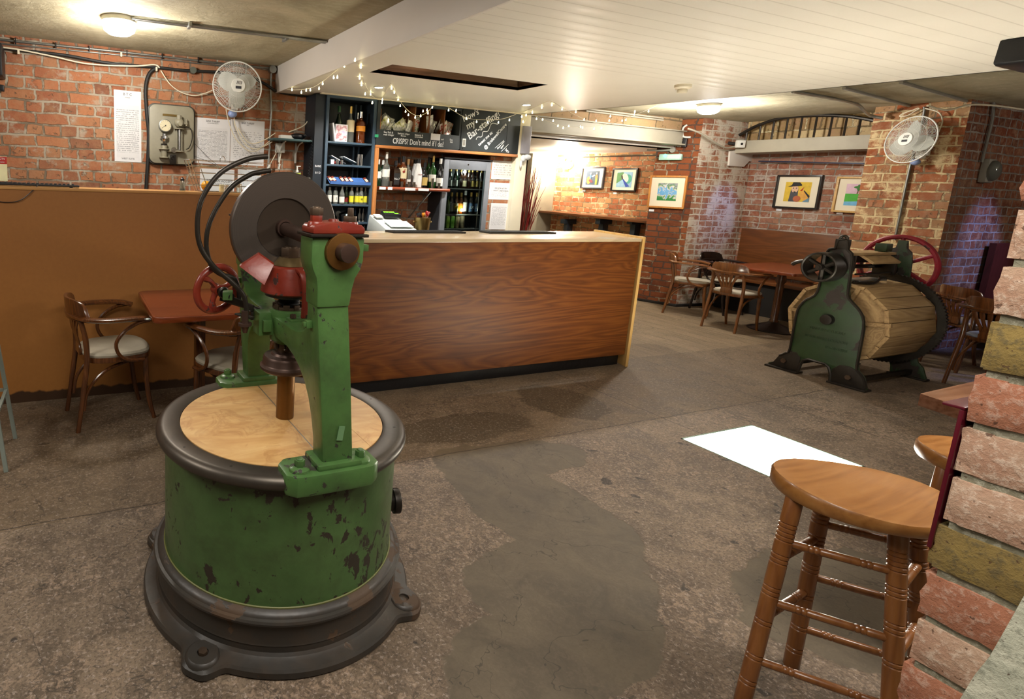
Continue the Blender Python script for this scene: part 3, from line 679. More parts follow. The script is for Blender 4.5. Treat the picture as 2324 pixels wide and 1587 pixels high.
g.cyl(hc-ax_*.012, hc+ax_*.02, .02, n=18)
hw_ = g.build('hand_wheel', M_['red'], mach)
G().cyl(hc+ax_*.015, hc+ax_*.10, .0125, n=14).torus(hc+ax_*.045, .016, .006, ax_, 20, 6).build('wheel_screw', M_['iron'], hw_)
G().bc(hc+ax_*.075, (.035, .05, .03), rz=-.3).build('screw_fork', M_['green'], hw_, bev=.004)
# spout on the right of the drum
b = math.radians(-14); dv = Vector((math.cos(b), math.sin(b), 0))
G().cyl(dv*.41+Vector((0, 0, .275)), dv*.455+Vector((0, 0, .275)), .036, n=28).cyl(dv*.452+Vector((0, 0, .275)), dv*.478+Vector((0, 0, .275)), .048, n=28).build('drain_spout', M_['iron'], mach, bev=.004)
G().bc((.012+lean(.8)-MX, -.4345, .76), (.02, .002, .045), ry=.15).build('tape_scrap', pm('pale_tape', '#5d7f58', .3), frame)
# ================================================================== bar and partition
M_['walnut'] = wood('walnut_veneer', '#3f1f0b', '#6c3b15', 'x', 1.1, .5, .0, '#84501f', wav=1.4)
M_['walnut'].node_tree.nodes['Principled BSDF'].inputs['Specular IOR Level'].default_value = .22
M_['walnut_y'] = wood('walnut_veneer_y', '#4e2a10', '#70401a', 'y', 1.1, .4, .1, '#7f4e26')
M_['pine'] = wood('pale_pine', '#b98f4e', '#d1aa68', 'z', 1, .45, .1)
M_['pine_y'] = wood('pale_pine_y', '#b98f4e', '#d1aa68', 'y', 1, .45, .1)
M_['top'] = wood('bar_top_laminate', '#ab9678', '#c9b594', 'x', .8, .22, .3, bstr=.03)
s = NT('mdf_board'); p = s.obj(); n = s.noise(p, 40, 3); n2 = s.noise(p, 1.2, 4); c_ = s.mix(n2, hexc('#905c28'), hexc('#a56f34')); c_ = s.mix(s.math('MULTIPLY', n, .3), c_, hexc('#6b3d14'))
sx = s.t.nodes.new('ShaderNodeSeparateXYZ'); s.set(sx.inputs[0], p)
wl = s.ramp(s.math('ADD', s.math('MULTIPLY', sx.outputs[2], 1), s.math('MULTIPLY', s.noise(s.map(p, (2, 2, .2)), 2.5, 4), -.12)), [(.0, 1.), (.012, 0.)])
c_ = s.mix(wl, c_, hexc('#38220f'))
M_['mdf'] = s.fin(c_, .5, 0, None)
BZ = 1.14
t = thing('bar_counter', 'long walnut veneered bar counter with a pale top and a recessed black plinth', 'bar counter', (1.45, 3.40, 0))
Lb = T(-1.45, -3.40, 0)
G().box(0, 3.085, 0, .02, .108, BZ-.026).build('front_panel', M_['walnut'], t)
G().prism([(1.45, 3.385), (4.535, 3.385), (4.80, 4.09), (1.45, 3.96)], BZ-.026, BZ, 'z', Lb).build('worktop', M_['top'], t, bev=.002)
G().box(0, 3.08, .055, .075, 0, .108).build('plinth', pm('black_plinth', '#0e0e10', .35, bs=8, bstr=.5, bd=.01), t)
G().prism([(4.538, 3.378), (4.562, 3.372), (4.835, 4.10), (4.812, 4.11)], 0, BZ+.016, 'z', Lb).build('end_panel', M_['pine'], t, bev=.0015)
G().box(0, .02, .02, .56, 0, BZ-.026).build('end_panel', M_['walnut_y'], t)
for x0, x1, lb in ((2.33, 3.02, 'long black rubber bar mat on the worktop in front of the till'), (3.26, 4.0, 'long black rubber bar mat on the worktop in front of the fridge notices')):
    g = G(); g.box(x0, x1, 3.80, 3.93, BZ+.0005, BZ+.0145)
    for i in range(40): g.box(x0+.01+(x1-x0-.03)*i/40, x0+.016+(x1-x0-.03)*i/40, 3.805, 3.925, BZ+.014, BZ+.017)
    tag(g.build('bar_mat', M_['rubber']), lb, 'bar mat', 'bar mats on the worktop')
# partition
t = thing('counter_partition', 'tall brown fibreboard counter front with a raw wood capping at the left', 'partition', (-2.6, 3.93, 0))
G().box(0, 4.05, 0, .02, 0, 1.392).build('panel', M_['mdf'], t)
G().box(-.01, 4.06, -.006, .42, 1.392, 1.41).build('capping', wood('capping_board', '#a8763c', '#c08f52', 'x', 1, .5), t, bev=.002)
G().box(0, 4.05, .4, .42, 0, 1.392).build('back_panel', M_['mdf'], t)
PT = 1.411
# black slim keyboard-like tray with a cable at the left end
g = G(); x0, x1 = -.62, aY(180, 420, 3.97).x
t = thing('keyboard', 'slim black keyboard lying at the left end of the fibreboard counter', 'keyboard', (0, 0, 0))
G().box(x0, x1, 3.965, 4.12, PT+.004, PT+.018).build('body', M_['black_plastic'], t, bev=.004)
g = G()
for i in range(24):
    for j in range(4): g.box(x0+.02+i*(x1-x0-.04)/24, x0+.034+i*(x1-x0-.04)/24, 3.975+j*.034, 4.0+j*.034, PT+.018, PT+.024)
g.build('keys', pm('key_caps', '#26282a', .5), t)
for x in (x0+.03, x1-.06): G().box(x, x+.02, 3.97, 3.985, PT-.0005, PT+.005).build('foot', M_['rubber'], t)
pts = [aY(88, 418, 3.96), aY(75, 432, 3.925), aY(45, 455, 3.922), aY(10, 459, 3.922), aY(-30, 452, 3.922)]
tag(G().tube(sm(pts, 6), .0028, 6).build('cable', M_['black_plastic']), 'thin black cable drooping over the front of the fibreboard counter', 'cable')
# ================================================================== back bar
M_['blueblack'] = pm('blue_black_paint', '#1b242c', .45, var=.25, vs=4)
M_['blue_edge'] = pm('worn_blue_edge', '#344858', .5, var=.25, vs=8)
M_['chalk'] = pm('chalkboard', '#262d2e', .6, var=.25, vs=3)
M_['chalkw'] = pm('chalk_white', '#e9ecec', .8, var=.02)
M_['rail_wood'] = wood('orange_batten', '#9a5f30', '#b9783f', 'x', 1, .45, .1)
M_['rail_wood_z'] = wood('orange_batten_upright', '#9a5f30', '#bd7d42', 'z', 1, .45, .1)
YC = 4.88
# --- tall blue shelf unit
SH = [(1.895, 'top'), (1.686, ''), (1.50, ''), (1.315, ''), (1.144, '')]
x0, x1 = 2.20, 2.722
t = thing('shelf_unit', 'narrow blue black shelf unit of bottles and snacks at the left of the back bar', 'shelf unit', (x0, YC, 0))
Ls = T(-x0, -YC, 0)
g = G(); g.box(0, .024, .012, .27, 0, 2.31); g.box(x1-x0-.024, x1-x0, .012, .27, 0, 2.31); g.box(.024, x1-x0-.024, .255, .27, 0, 2.31); g.box(.024, x1-x0-.024, .012, .255, 2.28, 2.31)
g.build('carcass', M_['blueblack'], t)
g = G(); g.box(0, .026, 0, .012, 0, 2.31); g.box(x1-x0-.03, x1-x0, 0, .012, 0, 2.31); g.box(.026, x1-x0-.03, 0, .012, 2.285, 2.31); g.build('face_edge', M_['blue_edge'], t)
for z, k in SH:
    G().box(.026, x1-x0-.026, 0, .254, z-.018, z).build('shelf', M_['blue_edge'], t, bev=.001)
G().box(-.10, -.001, .03, .27, 0, 2.31).build('side_cabinet', M_['blueblack'], t)
G().tube([(.40, .20, 2.27), (.40, .20, 1.2)], .011, 10).tube([(.455, .2, 2.27), (.455, .2, 1.2)], .009, 10).build('conduit', M_['blue_edge'], t)
text('BANS', .026, M_['chalkw'], t, T(-.05, .029, 1.66) @ FY, 'lettering')
text('B I D', .026, M_['chalkw'], t, T(-.05, .029, 1.60) @ FY, 'lettering')
# top moulding
tag(G().box(2.13, 4.44, YC-.02, YC+.012, 2.305, 2.316).build('moulding', M_['cream_paint']), 'thin cream moulding strip where the back bar cupboards meet the ceiling', 'moulding')
# --- crisp cupboard
t = thing('crisp_cupboard', 'open black cupboard of crisp packets with chalk lettering on its front board', 'cupboard', (2.725, YC, 0))
W_ = 3.705-2.725
g = G(); g.box(0, .02, 0, .27, 1.9, 2.303); g.box(W_-.02, W_, 0, .27, 1.9, 2.303); g.box(.02, W_-.02, .25, .27, 1.9, 2.303); g.box(.02, W_-.02, 0, .25, 1.9, 1.915); g.box(.02, W_-.02, 0, .25, 2.29, 2.303)
g.build('carcass', M_['chalk'], t)
G().box(.002, W_-.022, -.012, -.0005, 1.89, 2.035).build('front_board', M_['chalk'], t, bev=.001)
G().box(.001, .035, -.010, -.0005, 2.035, 2.303).build('front_stile', M_['chalk'], t)
G().box(.035, W_-.02, -.010, -.0005, 2.275, 2.303).build('front_rail', M_['chalk'], t)
for x in (.43, .60, .775): G().box(x, x+.008, .01, .25, 1.915, 2.29).build('divider', wood('divider_ply%d' % int(x*100), '#5d3417', '#7f4b24', 'z', 1), t)
G().add([(.04,.005,2.03),(.05,.005,2.03),(.05,.005,2.23),(.04,.24,2.03),(.05,.24,2.03),(.05,.24,2.23)], [(0,2,1),(3,4,5),(0,1,4,3),(1,2,5,4),(2,0,3,5)]).build('side_prop', M_['rail_wood_z'], t)
L_ = [('CRISPS? Don\'t mind if I do!', .074, .478, 1.935), ('Sea Salt &', .026, .13, 2.012), ('malt vinegar', .024, .135, 1.99), ('Serious crisps', .024, .30, 2.010), ('flavour', .022, .30, 1.99), ('Balsamic &', .022, .475, 2.008), ('caramelised', .020, .475, 1.99), ('Sea', .026, .86, 1.988), ('Salt', .024, .865, 1.966), ('and', .022, .755, 1.985)]
join('lettering', [text(a, b, M_['chalkw'], None, T(x, -.0125, z) @ FY @ Matrix.Diagonal((.72 if b > .05 else 1, 1, 1, 1)), thick=.0010 if b > .05 else .0003) for a, b, x, z in L_], t)
G().box(.615, .725, -.0145, -.0125, 1.972, 2.035).build('price_card', M_['paper'], t)
G().box(-.018, .018, -.02, -.013, 1.958, 1.985).build('clip', pm('green_clip', '#2f9a6a', .4), t)
# --- chalkboard door
t = thing('cupboard_door', 'black sliding chalkboard door reading about bar staff right of the crisps', 'cupboard', (3.71, YC, 0))
DW = 4.462-3.71
G().box(0, DW, -.004, .26, 1.893, 2.303).build('panel', M_['chalk'], t, bev=.002)
G().box(DW-.17, DW-.168, -.0046, -.004, 1.9, 2.3).build('joint', M_['dark'], t)
DL = Vector((3.71, YC, 0))
def dc(cx, cy): return aY(840+cx/6.456, 200+cy/6.456, YC-.0048)-DL
LL = [("How's", .088, (1475, 400), 27), ('my', .10, (1472, 535), 30), ('Bar-staffing?', .104, (1668, 535), 37), ('tweet me at:', .046, (1690, 740), 42), ('@ BridewellCentre', .050, (1835, 705), 47), ('Please come', .025, (1915, 835), 47), ('again!', .025, (1935, 858), 47), ('x', .07, (1992, 905), 47), ('o', .045, (2020, 930), 47)]
dl = []
for a_, b_, (cx, cy), r_ in LL:
    p = dc(cx, cy); dl.append(text(a_, b_, M_['chalkw'], None, T(*p) @ FY @ Matrix.Rotation(math.radians(r_), 4, 'Z') @ Matrix.Diagonal((.92, 1, 1, 1)), thick=.0012 if b_ > .08 else .0004))
g = G()
for p_, q_ in (((1830, 880), (1960, 765)), ((1920, 930), (2025, 825))): g.tube([dc(*p_), dc(*q_)], .0022, 4)
g.tube(sm([dc(*v) for v in ((1553, 755), (1575, 718), (1635, 712), (1655, 640), (1725, 630), (1765, 540), (1800, 515), (1870, 532))], 5), .0035, 5)
sq = g.build('chalk_lines', M_['chalkw'], t)
join('lettering', dl, t)
g = G(); g.box(.02, .062, -.0075, -.004, 1.93, 2.01); hd = g.build('door_handle', M_['white_plastic'], t, bev=.001)
G().box(.028, .054, -.0085, -.0075, 1.94, 2.0).build('finger_recess', M_['grey_paint'], hd)
G().cyl((.028, -.004, 1.912), (.028, -.006, 1.912), .006, n=12).build('lock', M_['dark'], t)
# wooden rail and post
tag(G().box(2.725, 4.46, YC-.012, YC+.26, 1.862, 1.889).build('shelf_rail', M_['rail_wood'], bev=.002), 'long orange brown wooden rail beneath the black cupboards', 'shelf')
tag(G().box(2.727, 2.765, YC-.012, YC+.03, 0, 1.861).build('upright_batten', M_['rail_wood_z'], bev=.002), 'orange brown upright batten between the blue shelves and the till', 'post')
# cream post with cable cover and glove-like rag
tag(G().box(4.455, 4.60, YC-.0, YC+.02, 0, 2.31).build('door_post', M_['cream_paint'], bev=.002), 'cream painted post at the right end of the back bar', 'post')
g = G(); g.box(4.49, 4.60, YC-.03, YC-.001, 1.90, 2.19)
tag(g.build('plastic_bag', pm('translucent_bag', '#b9b7c0', .3, Transmission_Weight=.3), bev=.008), 'pale plastic sleeve hanging at the top of the cream post', 'bag')
tag(G().sph((4.57, YC-.035, 1.865), .045, 10, 7, sc=(1, .6, .7)).sph((4.52, YC-.03, 1.85), .03, 9, 6, sc=(1, .6, 1.3)).sph((4.50, YC-.025, 1.79), .018, 9, 6, sc=(.8, .5, 2.4)).build('cloth', pm('white_cloth', '#d5d8da', .9, bs=60)), 'crumpled white cloth tied to the cream post', 'cloth')
# --- bottles
def bmat(name, col, tr=0., rough=.08): 
    s = NT(name); return s.fin(hexc(col), rough, Transmission_Weight=tr, IOR=1.45, Coat_Weight=.3)
BM = {'green': bmat('green_glass', '#1d5a1c', .55), 'dgreen': bmat('dark_green_glass', '#14301a', .3), 'clear': bmat('clear_glass', '#e6efe6', .88), 'brown': bmat('dark_brown_glass', '#24120a', .15), 'amber': bmat('amber_spirit', '#6e3208', .4),
      'white': pm('white_bottle', '#e8e8e6', .25, var=.02), 'black': bmat('black_glass', '#0c0d0f', 0), 'pale': bmat('pale_green_glass', '#8fb08a', .7), 'lime': bmat('lime_glass', '#9ac23a', .5)}
CM = {'w': pm('white_cap', '#e4e2dc', .4, var=.02), 'k': pm('black_cap', '#121214', .35), 'g': pm('gold_foil', '#b59653', .3, .8), 't': pm('tan_capsule', '#b98f5a', .5), 's': M_['chrome'], 'r': pm('red_cap', '#8e1d16', .4), 'gr': pm('green_cap', '#2b5e35', .4)}
LM = {k: pm('label_'+k, c, .6, var=.03) for k, c in dict(white='#e3e1d8', cream='#d8c9a0', black='#18181a', yellow='#d8cf2e', red='#7c1c1a', orange='#d98a1f', blue='#39526f', gold='#bda35a').items()}
SHAPES = {'spirit': [(0, 0), (1, .01), (1, .62), (.85, .68), (.4, .74), (.34, .80), (.34, .93)], 'tall': [(0, 0), (1, .01), (1, .55), (.8, .62), (.35, .70), (.3, .78), (.3, .93)],
          'wine': [(0, 0), (1, .01), (1, .58), (.9, .66), (.5, .75), (.38, .82), (.36, .95)], 'round': [(0, 0), (1, .01), (1, .42), (.92, .52), (.6, .62), (.42, .72), (.38, .93)],
          'beer': [(0, 0), (1, .01), (1, .5), (.85, .62), (.52, .76), (.45, .93)], 'stub': [(0, 0), (1, .01), (1, .60), (.8, .74), (.6, .82), (.58, .93)], 'white': [(0, 0), (1, .01), (1, .48), (.85, .62), (.5, .80), (.42, .93)],
          'champ': [(0, 0), (1, .01), (1, .42), (.85, .55), (.5, .68), (.36, .78), (.34, .95)]}
_bc = {}
def bottle(loc, h, r, shape, body, cap, lab, lz, label, cat='bottle', group=None, txt=None, square=False, lab2=None):
    key = (round(h, 3), round(r, 4), shape, body, cap, lab, lz, txt, lab2)
    if key in _bc: 
        kw = dict(loc=loc, label=label, category=cat)
        if group: kw['group'] = group
        return copy_tree(_bc[key], **kw)
    t = thing('bottle', label, cat, loc, 0, group)
    n = 4 if square else 18; P = SHAPES[shape]
    rr = r*(1.25 if square else 1)
    M = Matrix.Rotation(PI/4, 4, 'Z') if square else None
    G().lathe([(a*rr if (square and a > .6) else a*r, z*h) for a, z in P if z <= .94], n, M).build('bottle_body', BM[body], t)
    G().cyl((0, 0, P[-1][1]*h-.12*h), (0, 0, h), r*P[-1][0]*1.12, n=14).build('bottle_cap', CM[cap], t)
    for lb, z in ((lab, lz), (lab2, (lz[0]-.2, lz[0]-.05) if lz else None)):
        if not lb: continue
        q = r*1.015
        if square: G().box(-r*.8, r*.8, -r*.9, -r*.885, z[0]*h, z[1]*h).build('bottle_label', LM[lb], t)
        else: G().lathe([(q, z[0]*h), (q, z[1]*h)], 18, cap=False).build('bottle_label', LM[lb], t)
    if txt:
        s_, mm, sz = txt; text(s_, sz, mm, t, T(0, -r*1.03-.0005, (lz[0]+lz[1])/2*h) @ FY, 'lettering', .0003)
    _bc[key] = t; return t
def b4(cx, cy): return 840+cx/6.456, 330+cy/6.456
LZ = 1.497
t = G().box(2.79, 3.545, YC-.0, 5.155, LZ-.032, LZ); t.cyl((2.79, YC-.0, LZ-.016), (3.62, YC, LZ-.016), .0165, n=14)
sh = thing('bottle_ledge', 'red brown rounded ledge carrying the spirit bottles beside the fridge', 'shelf', (0, 0, 0))
t.build('shelf_board', wood('cherry_ledge', '#7a341a', '#9c4826', 'x', 1, .3, .2), sh)
for a, b_ in ((2.79, 2.86), (2.885, 2.935), (3.08, 3.2), (3.235, 3.36)): G().box(a, b_, YC-.019, YC-.0168, LZ-.03, LZ-.004).build('price_strip', M_['paper'], sh)
G().tube([(3.42, YC+.03, LZ-.034), (3.33, 5.15, 1.18)], .008, 6).build('bracket', M_['steel'], sh)
black = M_['black_plastic']; redt = pm('print_red', '#8a2a1c', .6)
led = [(128, 205, .034, 'spirit', 'dgreen', 'w', 'white', (.3, .55), 'green gin bottle with white label at the far left of the ledge', 0, None),
       (195, 212, .034, 'spirit', 'dgreen', 'w', 'white', (.25, .5), 'green gin bottle with white cap, second from the left on the ledge', .07, None),
       (250, 100, .038, 'tall', 'clear', 'w', 'white', (.28, .5), 'tall clear spirit bottle with a long white cap on the ledge', 0, None),
       (380, 225, .040, 'spirit', 'brown', 'k', 'black', (.08, .52), 'square whiskey bottle with a black label on the ledge', 0, ('No.7', M_['chalkw'], .03)),
       (432, 178, .034, 'spirit', 'amber', 'k', None, (.3, .5), 'amber spirit bottle with a black cap standing behind the black label bottle', .09, None),
       (495, 160, .040, 'spirit', 'amber', 'k', 'cream', (.28, .62), 'whisky bottle with a red bird on its cream label', 0, None),
       (565, 205, .033, 'tall', 'clear', 't', 'white', (.12, .28), 'slim clear bottle with a tan capsule right of the bird label whisky', .02, None),
       (668, 210, .040, 'white', 'white', 'k', None, None, 'white rum bottle standing behind another white bottle', .085, None),
       (715, 205, .044, 'white', 'white', 'k', None, (.42, .5), 'front white rum bottle with palm print and black cap', 0, ('MALIBU', redt, .016)),
       (808, 255, .036, 'round', 'black', 'k', 'gold', (.1, .42), 'short dark cream liqueur bottle with a gold label', 0, None),
       (868, 170, .032, 'tall', 'green', 'k', None, None, 'green vermouth bottle with no visible label behind the other green one', .08, None),
       (935, 155, .038, 'tall', 'green', 'g', 'white', (.2, .42), 'bright green vermouth bottle with a white label near the ledge end', 0, None),
       (1040, 195, .034, 'wine', 'black', 'w', 'white', (.08, .35), 'dark wine bottle with a cream capsule at the right end of the ledge', -.03, None)]
for cx, top, r, shp, bd, cp, lb, lz, label, back, txt in led:
    x, y = b4(cx, top); Y = 4.945+back; p = aY(x, y, Y)
    bottle((p.x, Y, LZ+.0005), p.z-LZ, r, shp, bd, cp, lb, lz, label, txt=txt, square='square' in label)
    if 'bird' in label:
        tt = bpy.context.scene.collection.objects[-1] if False else None
for cx, lab in ((303, 'small steel spirit measure at the left of the ledge'), (465, 'small steel spirit measure before the bird label whisky'), (572, 'small steel spirit measure before the slim clear bottle'), (645, 'small steel spirit measure before the white rum bottles'), (912, 'tall steel spirit measure before the green vermouth'), (1012, 'small steel measure before the dark wine bottle')):
    x, y = b4(cx, 545); Y = 4.892; p = aY(x, y, Y)
    tag(G().lathe([(.013, LZ+.0005), (.016, LZ+.055 if cx != 912 else LZ+.1), (.0145, LZ+.054), (.012, LZ+.004), (0, LZ+.004)], 16, T(p.x, Y, 0)).build('spirit_measure', M_['chrome']), lab, 'measure', 'steel measures on the ledge')
# red bird on the whisky label
p = aY(*b4(495, 380), 4.904)
g = G(); g.sph((p.x, 4.9035, p.z-.005), .016, 10, 6, sc=(1, .08, .7)).tube([(p.x+.008, 4.9035, p.z+.002), (p.x+.012, 4.9035, p.z+.022)], .0035, 5)
bird = g.build('printed_bird', redt)
for o in list(C.objects):
    if o.get('label') == 'whisky bottle with a red bird on its cream label': bird.parent = o; bird.matrix_parent_inverse = Matrix.Translation(-o.location)
# --- shelf unit contents
def b6(cx, cy): return 600+cx/7.558, 330+cy/7.558
def b5(cx, cy): return 600+cx/7.215, 120+cy/7.215
for cx, top, r, shp, bd, cp, lb, lz, label, back in ((1230, 870, .04, 'champ', 'dgreen', 'gr', None, None, 'green champagne bottle on the top blue shelf', .1), (1425, 880, .038, 'tall', 'clear', 'g', 'cream', (.3, .62), 'tall clear whisky bottle with a cream label on the top blue shelf', .06),
        (1535, 985, .034, 'spirit', 'amber', 's', None, None, 'half hidden amber bottle at the back of the top blue shelf', .16), (1592, 970, .044, 'spirit', 'amber', 's', 'orange', (.38, .55), 'squat bourbon bottle with an orange band on the top blue shelf', .04)):
    Y = YC+.03+back; p = aY(*b5(cx, top), Y); bottle((p.x, Y, 1.8955), p.z-1.8955, r, shp, bd, cp, lb, lz, label)
a = aY(*b5(1170, 1160), YC+.03)
bx = thing('gift_box', 'white printed box with a pink and purple picture on the top blue shelf', 'box', (a.x, YC+.03, 1.896))
G().box(0, .125, 0, .07, 0, .16).build('carton', M_['paper'], bx, bev=.001)
s = NT('box_print'); o = s.obj(); n_ = s.noise(o, 18, 3, .5); M_['boxp'] = s.fin(s.ramp(n_, [(.35, '#c9c0dc'), (.45, '#e8e0e0'), (.55, '#b96f78'), (.7, '#f0ece6')]), .5)
G().box(.006, .119, -.0006, 0, .012, .15).build('printed_face', M_['boxp'], bx)
tag(G().bc((a.x-.025, YC+.05, 1.98), (.012, .1, .165), ry=-.18).build('booklet', M_['paper']), 'thin white booklet leaning left of the printed box', 'booklet')
# second shelf: metal shakers, clipboard
z = 1.6865
for cx, w, h, lb in ((1255, .015, .045, 'small steel thimble measure at the left of the second blue shelf'), (1330, .015, .043, 'small steel thimble measure beside the tilted tablet'), (1612, .013, .105, 'tall slim steel tube, left of the pair'), (1668, .014, .105, 'tall slim steel tube, right of the pair')):
    p = aY(*b6(cx, 250), YC+.03); tag(G().cyl((p.x, YC+.035, z), (p.x, YC+.035, z+h), w, n=16).build('steel_tube', M_['chrome']), lb, 'measure')
p = aY(*b6(1560, 230), YC+.08); tag(G().bc((p.x-.035, YC+.12, z+.043), (.20, .11, .007), ry=.36).build('tablet', pm('tablet_back', '#cfd6da', .3), bev=.002), 'white edged card reader stand tilted on the second blue shelf', 'tablet')
p = aY(*b6(1250, 170), YC+.15); tag(G().bc((p.x+.01, YC+.17, z+.05), (.17, .08, .008), ry=.42).build('folded_menu', M_['paper'], bev=.001), 'folded white menu leaning at the left of the second blue shelf', 'menu')
tag(G().bc((2.30, YC+.05, z+.022), (.035, .03, .043)).build('paper_cup_box', M_['paper'], bev=.002), 'tiny white box at the left end of the second blue shelf', 'box')
tag(G().bc((2.335, YC+.10, z+.014), (.05, .04, .027)).build('red_carton', pm('red_carton', '#a3231c', .5), bev=.002), 'small red carton behind the steel measures on the second blue shelf', 'box')
# snack tray with chocolate bars
tr = thing('snack_tray', 'sloping blue tray of chocolate bars on the third blue shelf', 'tray', (2.262, YC-.02, 1.5))
bl = pm('blue_tray', '#3a5f9a', .45)
G().box(0, .43, 0, .008, .001, .03).add([(0,.008,.003),(.43,.008,.003),(.43,.10,.07),(0,.10,.07),(0,.008,-.0),(.43,.008,-.0),(.43,.10,.065),(0,.10,.065)], [(0,1,2,3),(7,6,5,4),(0,4,5,1),(1,5,6,2),(2,6,7,3),(3,7,4,0)]).build('tray_body', bl, tr)
cm1 = pm('chocolate_wrapper', '#6e3226', .35); cm2 = pm('wrapper_panel', '#e0b7a0', .4)
for i, (cx, lb) in enumerate(((1135, 'leftmost chocolate bar on the sloping tray'), (1195, 'chocolate bar second from left on the sloping tray'), (1335, 'chocolate bar third from left on the sloping tray'), (1410, 'chocolate bar in the middle of the three grouped bars'), (1485, 'chocolate bar at the right of the three grouped bars'), (1750, 'single chocolate bar at the right end of the sloping tray'))):
    p = aY(*b6(cx, 530), YC+.03)
    cb_ = thing('chocolate_bar', lb, 'chocolate bar', (p.x, YC+.033, 1.548), 0, 'chocolate bars on the tray')
    R_ = Euler((-.95, -.3, 0)).to_matrix().to_4x4()
    G().box(-.014, .014, -.004, .004, -.032, .042, R_).build('wrapper', cm1, cb_, bev=.002)
    G().box(-.0125, .0125, -.0046, -.004, -.026, .016, R_).build('label', cm2, cb_)
# mixers shelf
z = 1.3155
for cx, top, r, shp, bd, cp, lb, lz, label, back, txt in ((1120, 715, .024, 'stub', 'clear', 's', 'white', (.12, .52), 'mixer bottle at the far left of the tonic shelf', .03, None), (1225, 720, .024, 'stub', 'clear', 'k', 'white', (.12, .52), 'tonic bottle with a white label and black S print', .03, ('S', black, .03)),
        (1340, 655, .026, 'round', 'clear', 's', 'white', (.08, .36), 'tall clear lemonade bottle with a white printed label', .02, None), (1415, 660, .024, 'round', 'pale', 's', 'red', (.1, .34), 'tall clear bottle with a pink label behind the lemonade', .09, None),
        (1500, 722, .023, 'stub', 'clear', 's', 'yellow', (.12, .5), 'yellow labelled tonic bottle, leftmost of the yellow ones', .03, None), (1590, 722, .023, 'stub', 'clear', 's', 'yellow', (.12, .5), 'yellow labelled tonic bottle in the middle of the yellow ones', .05, None), (1665, 725, .023, 'stub', 'clear', 's', 'yellow', (.12, .5), 'yellow labelled tonic bottle reading SS in the right group', .03, ('SS', black, .026)), (1735, 725, .022, 'stub', 'clear', 's', 'yellow', (.12, .5), 'rightmost yellow labelled tonic bottle', .07, None)):
    Y = YC+.0+back; p = aY(*b6(cx, top), Y); bottle((p.x, Y, z), p.z-z, r, shp, bd, cp, lb, lz, label, txt=txt)
# fourth shelf clutter
z = 1.1445
p = aY(*b6(1280, 1130), YC+.12); tag(G().cyl((p.x, YC+.13, z+.07), (p.x, YC+.138, z+.07), .03, n=24).cyl((p.x, YC+.12, z), (p.x, YC+.15, z+.05), .008, n=8).build('hand_mirror', M_['grey_paint']), 'small round grey disc on a stand on the lowest visible blue shelf', 'mirror')
p = aY(*b6(1390, 1200), YC+.06); tr = thing('card_machine', 'black card machine with a glowing screen on the lowest visible blue shelf', 'card machine', (p.x, YC+.08, z))
G().bc((0, 0, .045), (.09, .05, .09), rx=.3, ry=-.35).build('body', M_['black_plastic'], tr, bev=.008)
G().bc((.025, -.033, .062), (.05, .004, .035), rx=.3, ry=-.35).build('screen', emit('screen_glow', '#bfe8e4', 1.6), tr)
for cx, lb in ((1640, 'grey whisk shaped utensil, left of the pair by the card machine'), (1700, 'grey whisk shaped utensil, right of the pair by the card machine')):
    p = aY(*b6(cx, 1200), YC+.08); tag(G().sph((p.x, YC+.09, z+.05), .016, 10, 8, sc=(1, .6, 2.6)).cyl((p.x, YC+.09, z+.08), (p.x, YC+.09, z+.13), .005, n=8).cyl((p.x, YC+.09, z), (p.x, YC+.09, z+.012), .012, n=12).build('utensil', M_['grey_paint']), lb, 'utensil')
for cx, lb in ((1650, 'small green glass bottle low in the blue shelves, left one'), (1722, 'small green glass bottle low in the blue shelves, right one')):
    p = aY(*b6(cx, 1400), YC+.04); bottle((p.x, YC+.05, .98), .13, .018, 'stub', 'pale', 's', None, None, lb)
# --- fridge
fx0, fx1, fy = 3.56, 4.155, 4.912
fr = thing('drinks_fridge', 'upright grey bottle fridge with a glass door behind the bar', 'fridge', (fx0, fy, 0))
fg = pm('fridge_grey', '#80858c', .4, .3); FW = fx1-fx0
g = G(); g.box(0, .02, .03, .24, 0, 1.80); g.box(FW-.02, FW, .03, .24, 0, 1.80); g.box(.02, FW-.02, .225, .24, 0, 1.8); g.box(0, FW, .03, .24, 1.78, 1.80); g.box(0, FW, .03, .24, 0, .1)
g.build('cabinet', pm('fridge_inside', '#2c2f33', .5), fr)
g = G(); g.box(0, .062, 0, .028, .12, 1.795); g.box(FW-.062, FW, 0, .028, .12, 1.795); g.box(.062, FW-.062, 0, .028, 1.70, 1.795); g.box(.062, FW-.062, 0, .028, .12, .2)
dr = g.build('door', fg, fr, bev=.004)
G().box(.06, FW-.06, .010, .013, .2, 1.70).build('glass', glassm('fridge_door_glass', '#dfe9e6', .0, 1.05), dr)
G().cyl((FW*.5, -.003, 1.755), (FW*.5, .001, 1.755), .009, n=14).build('lock', M_['chrome'], dr)
G().box(-.01, FW+.01, -.01, .24, 1.802, 1.815).build('top_lid', M_['black_plastic'], fr)
G().cyl((FW-.09, .045, .3), (FW-.09, .045, 1.68), .005, n=8).build('shelf_rail', M_['chrome'], fr)
SHZ = [1.473, 1.270, 1.148]
def fz(cy): return aY(*b4(1400, cy), 4.96).z
shz = [fz(632), fz(1008), fz(1215)]
for z in shz:
    g = G(); g.box(.022, FW-.022, .04, .046, z-.012, z-.002); 
    for i in range(14): g.cyl((.03+i*(FW-.06)/13, .05, z-.004), (.03+i*(FW-.06)/13, .21, z-.004), .002, n=5)
    g.build('shelf', M_['white_plastic'], fr)
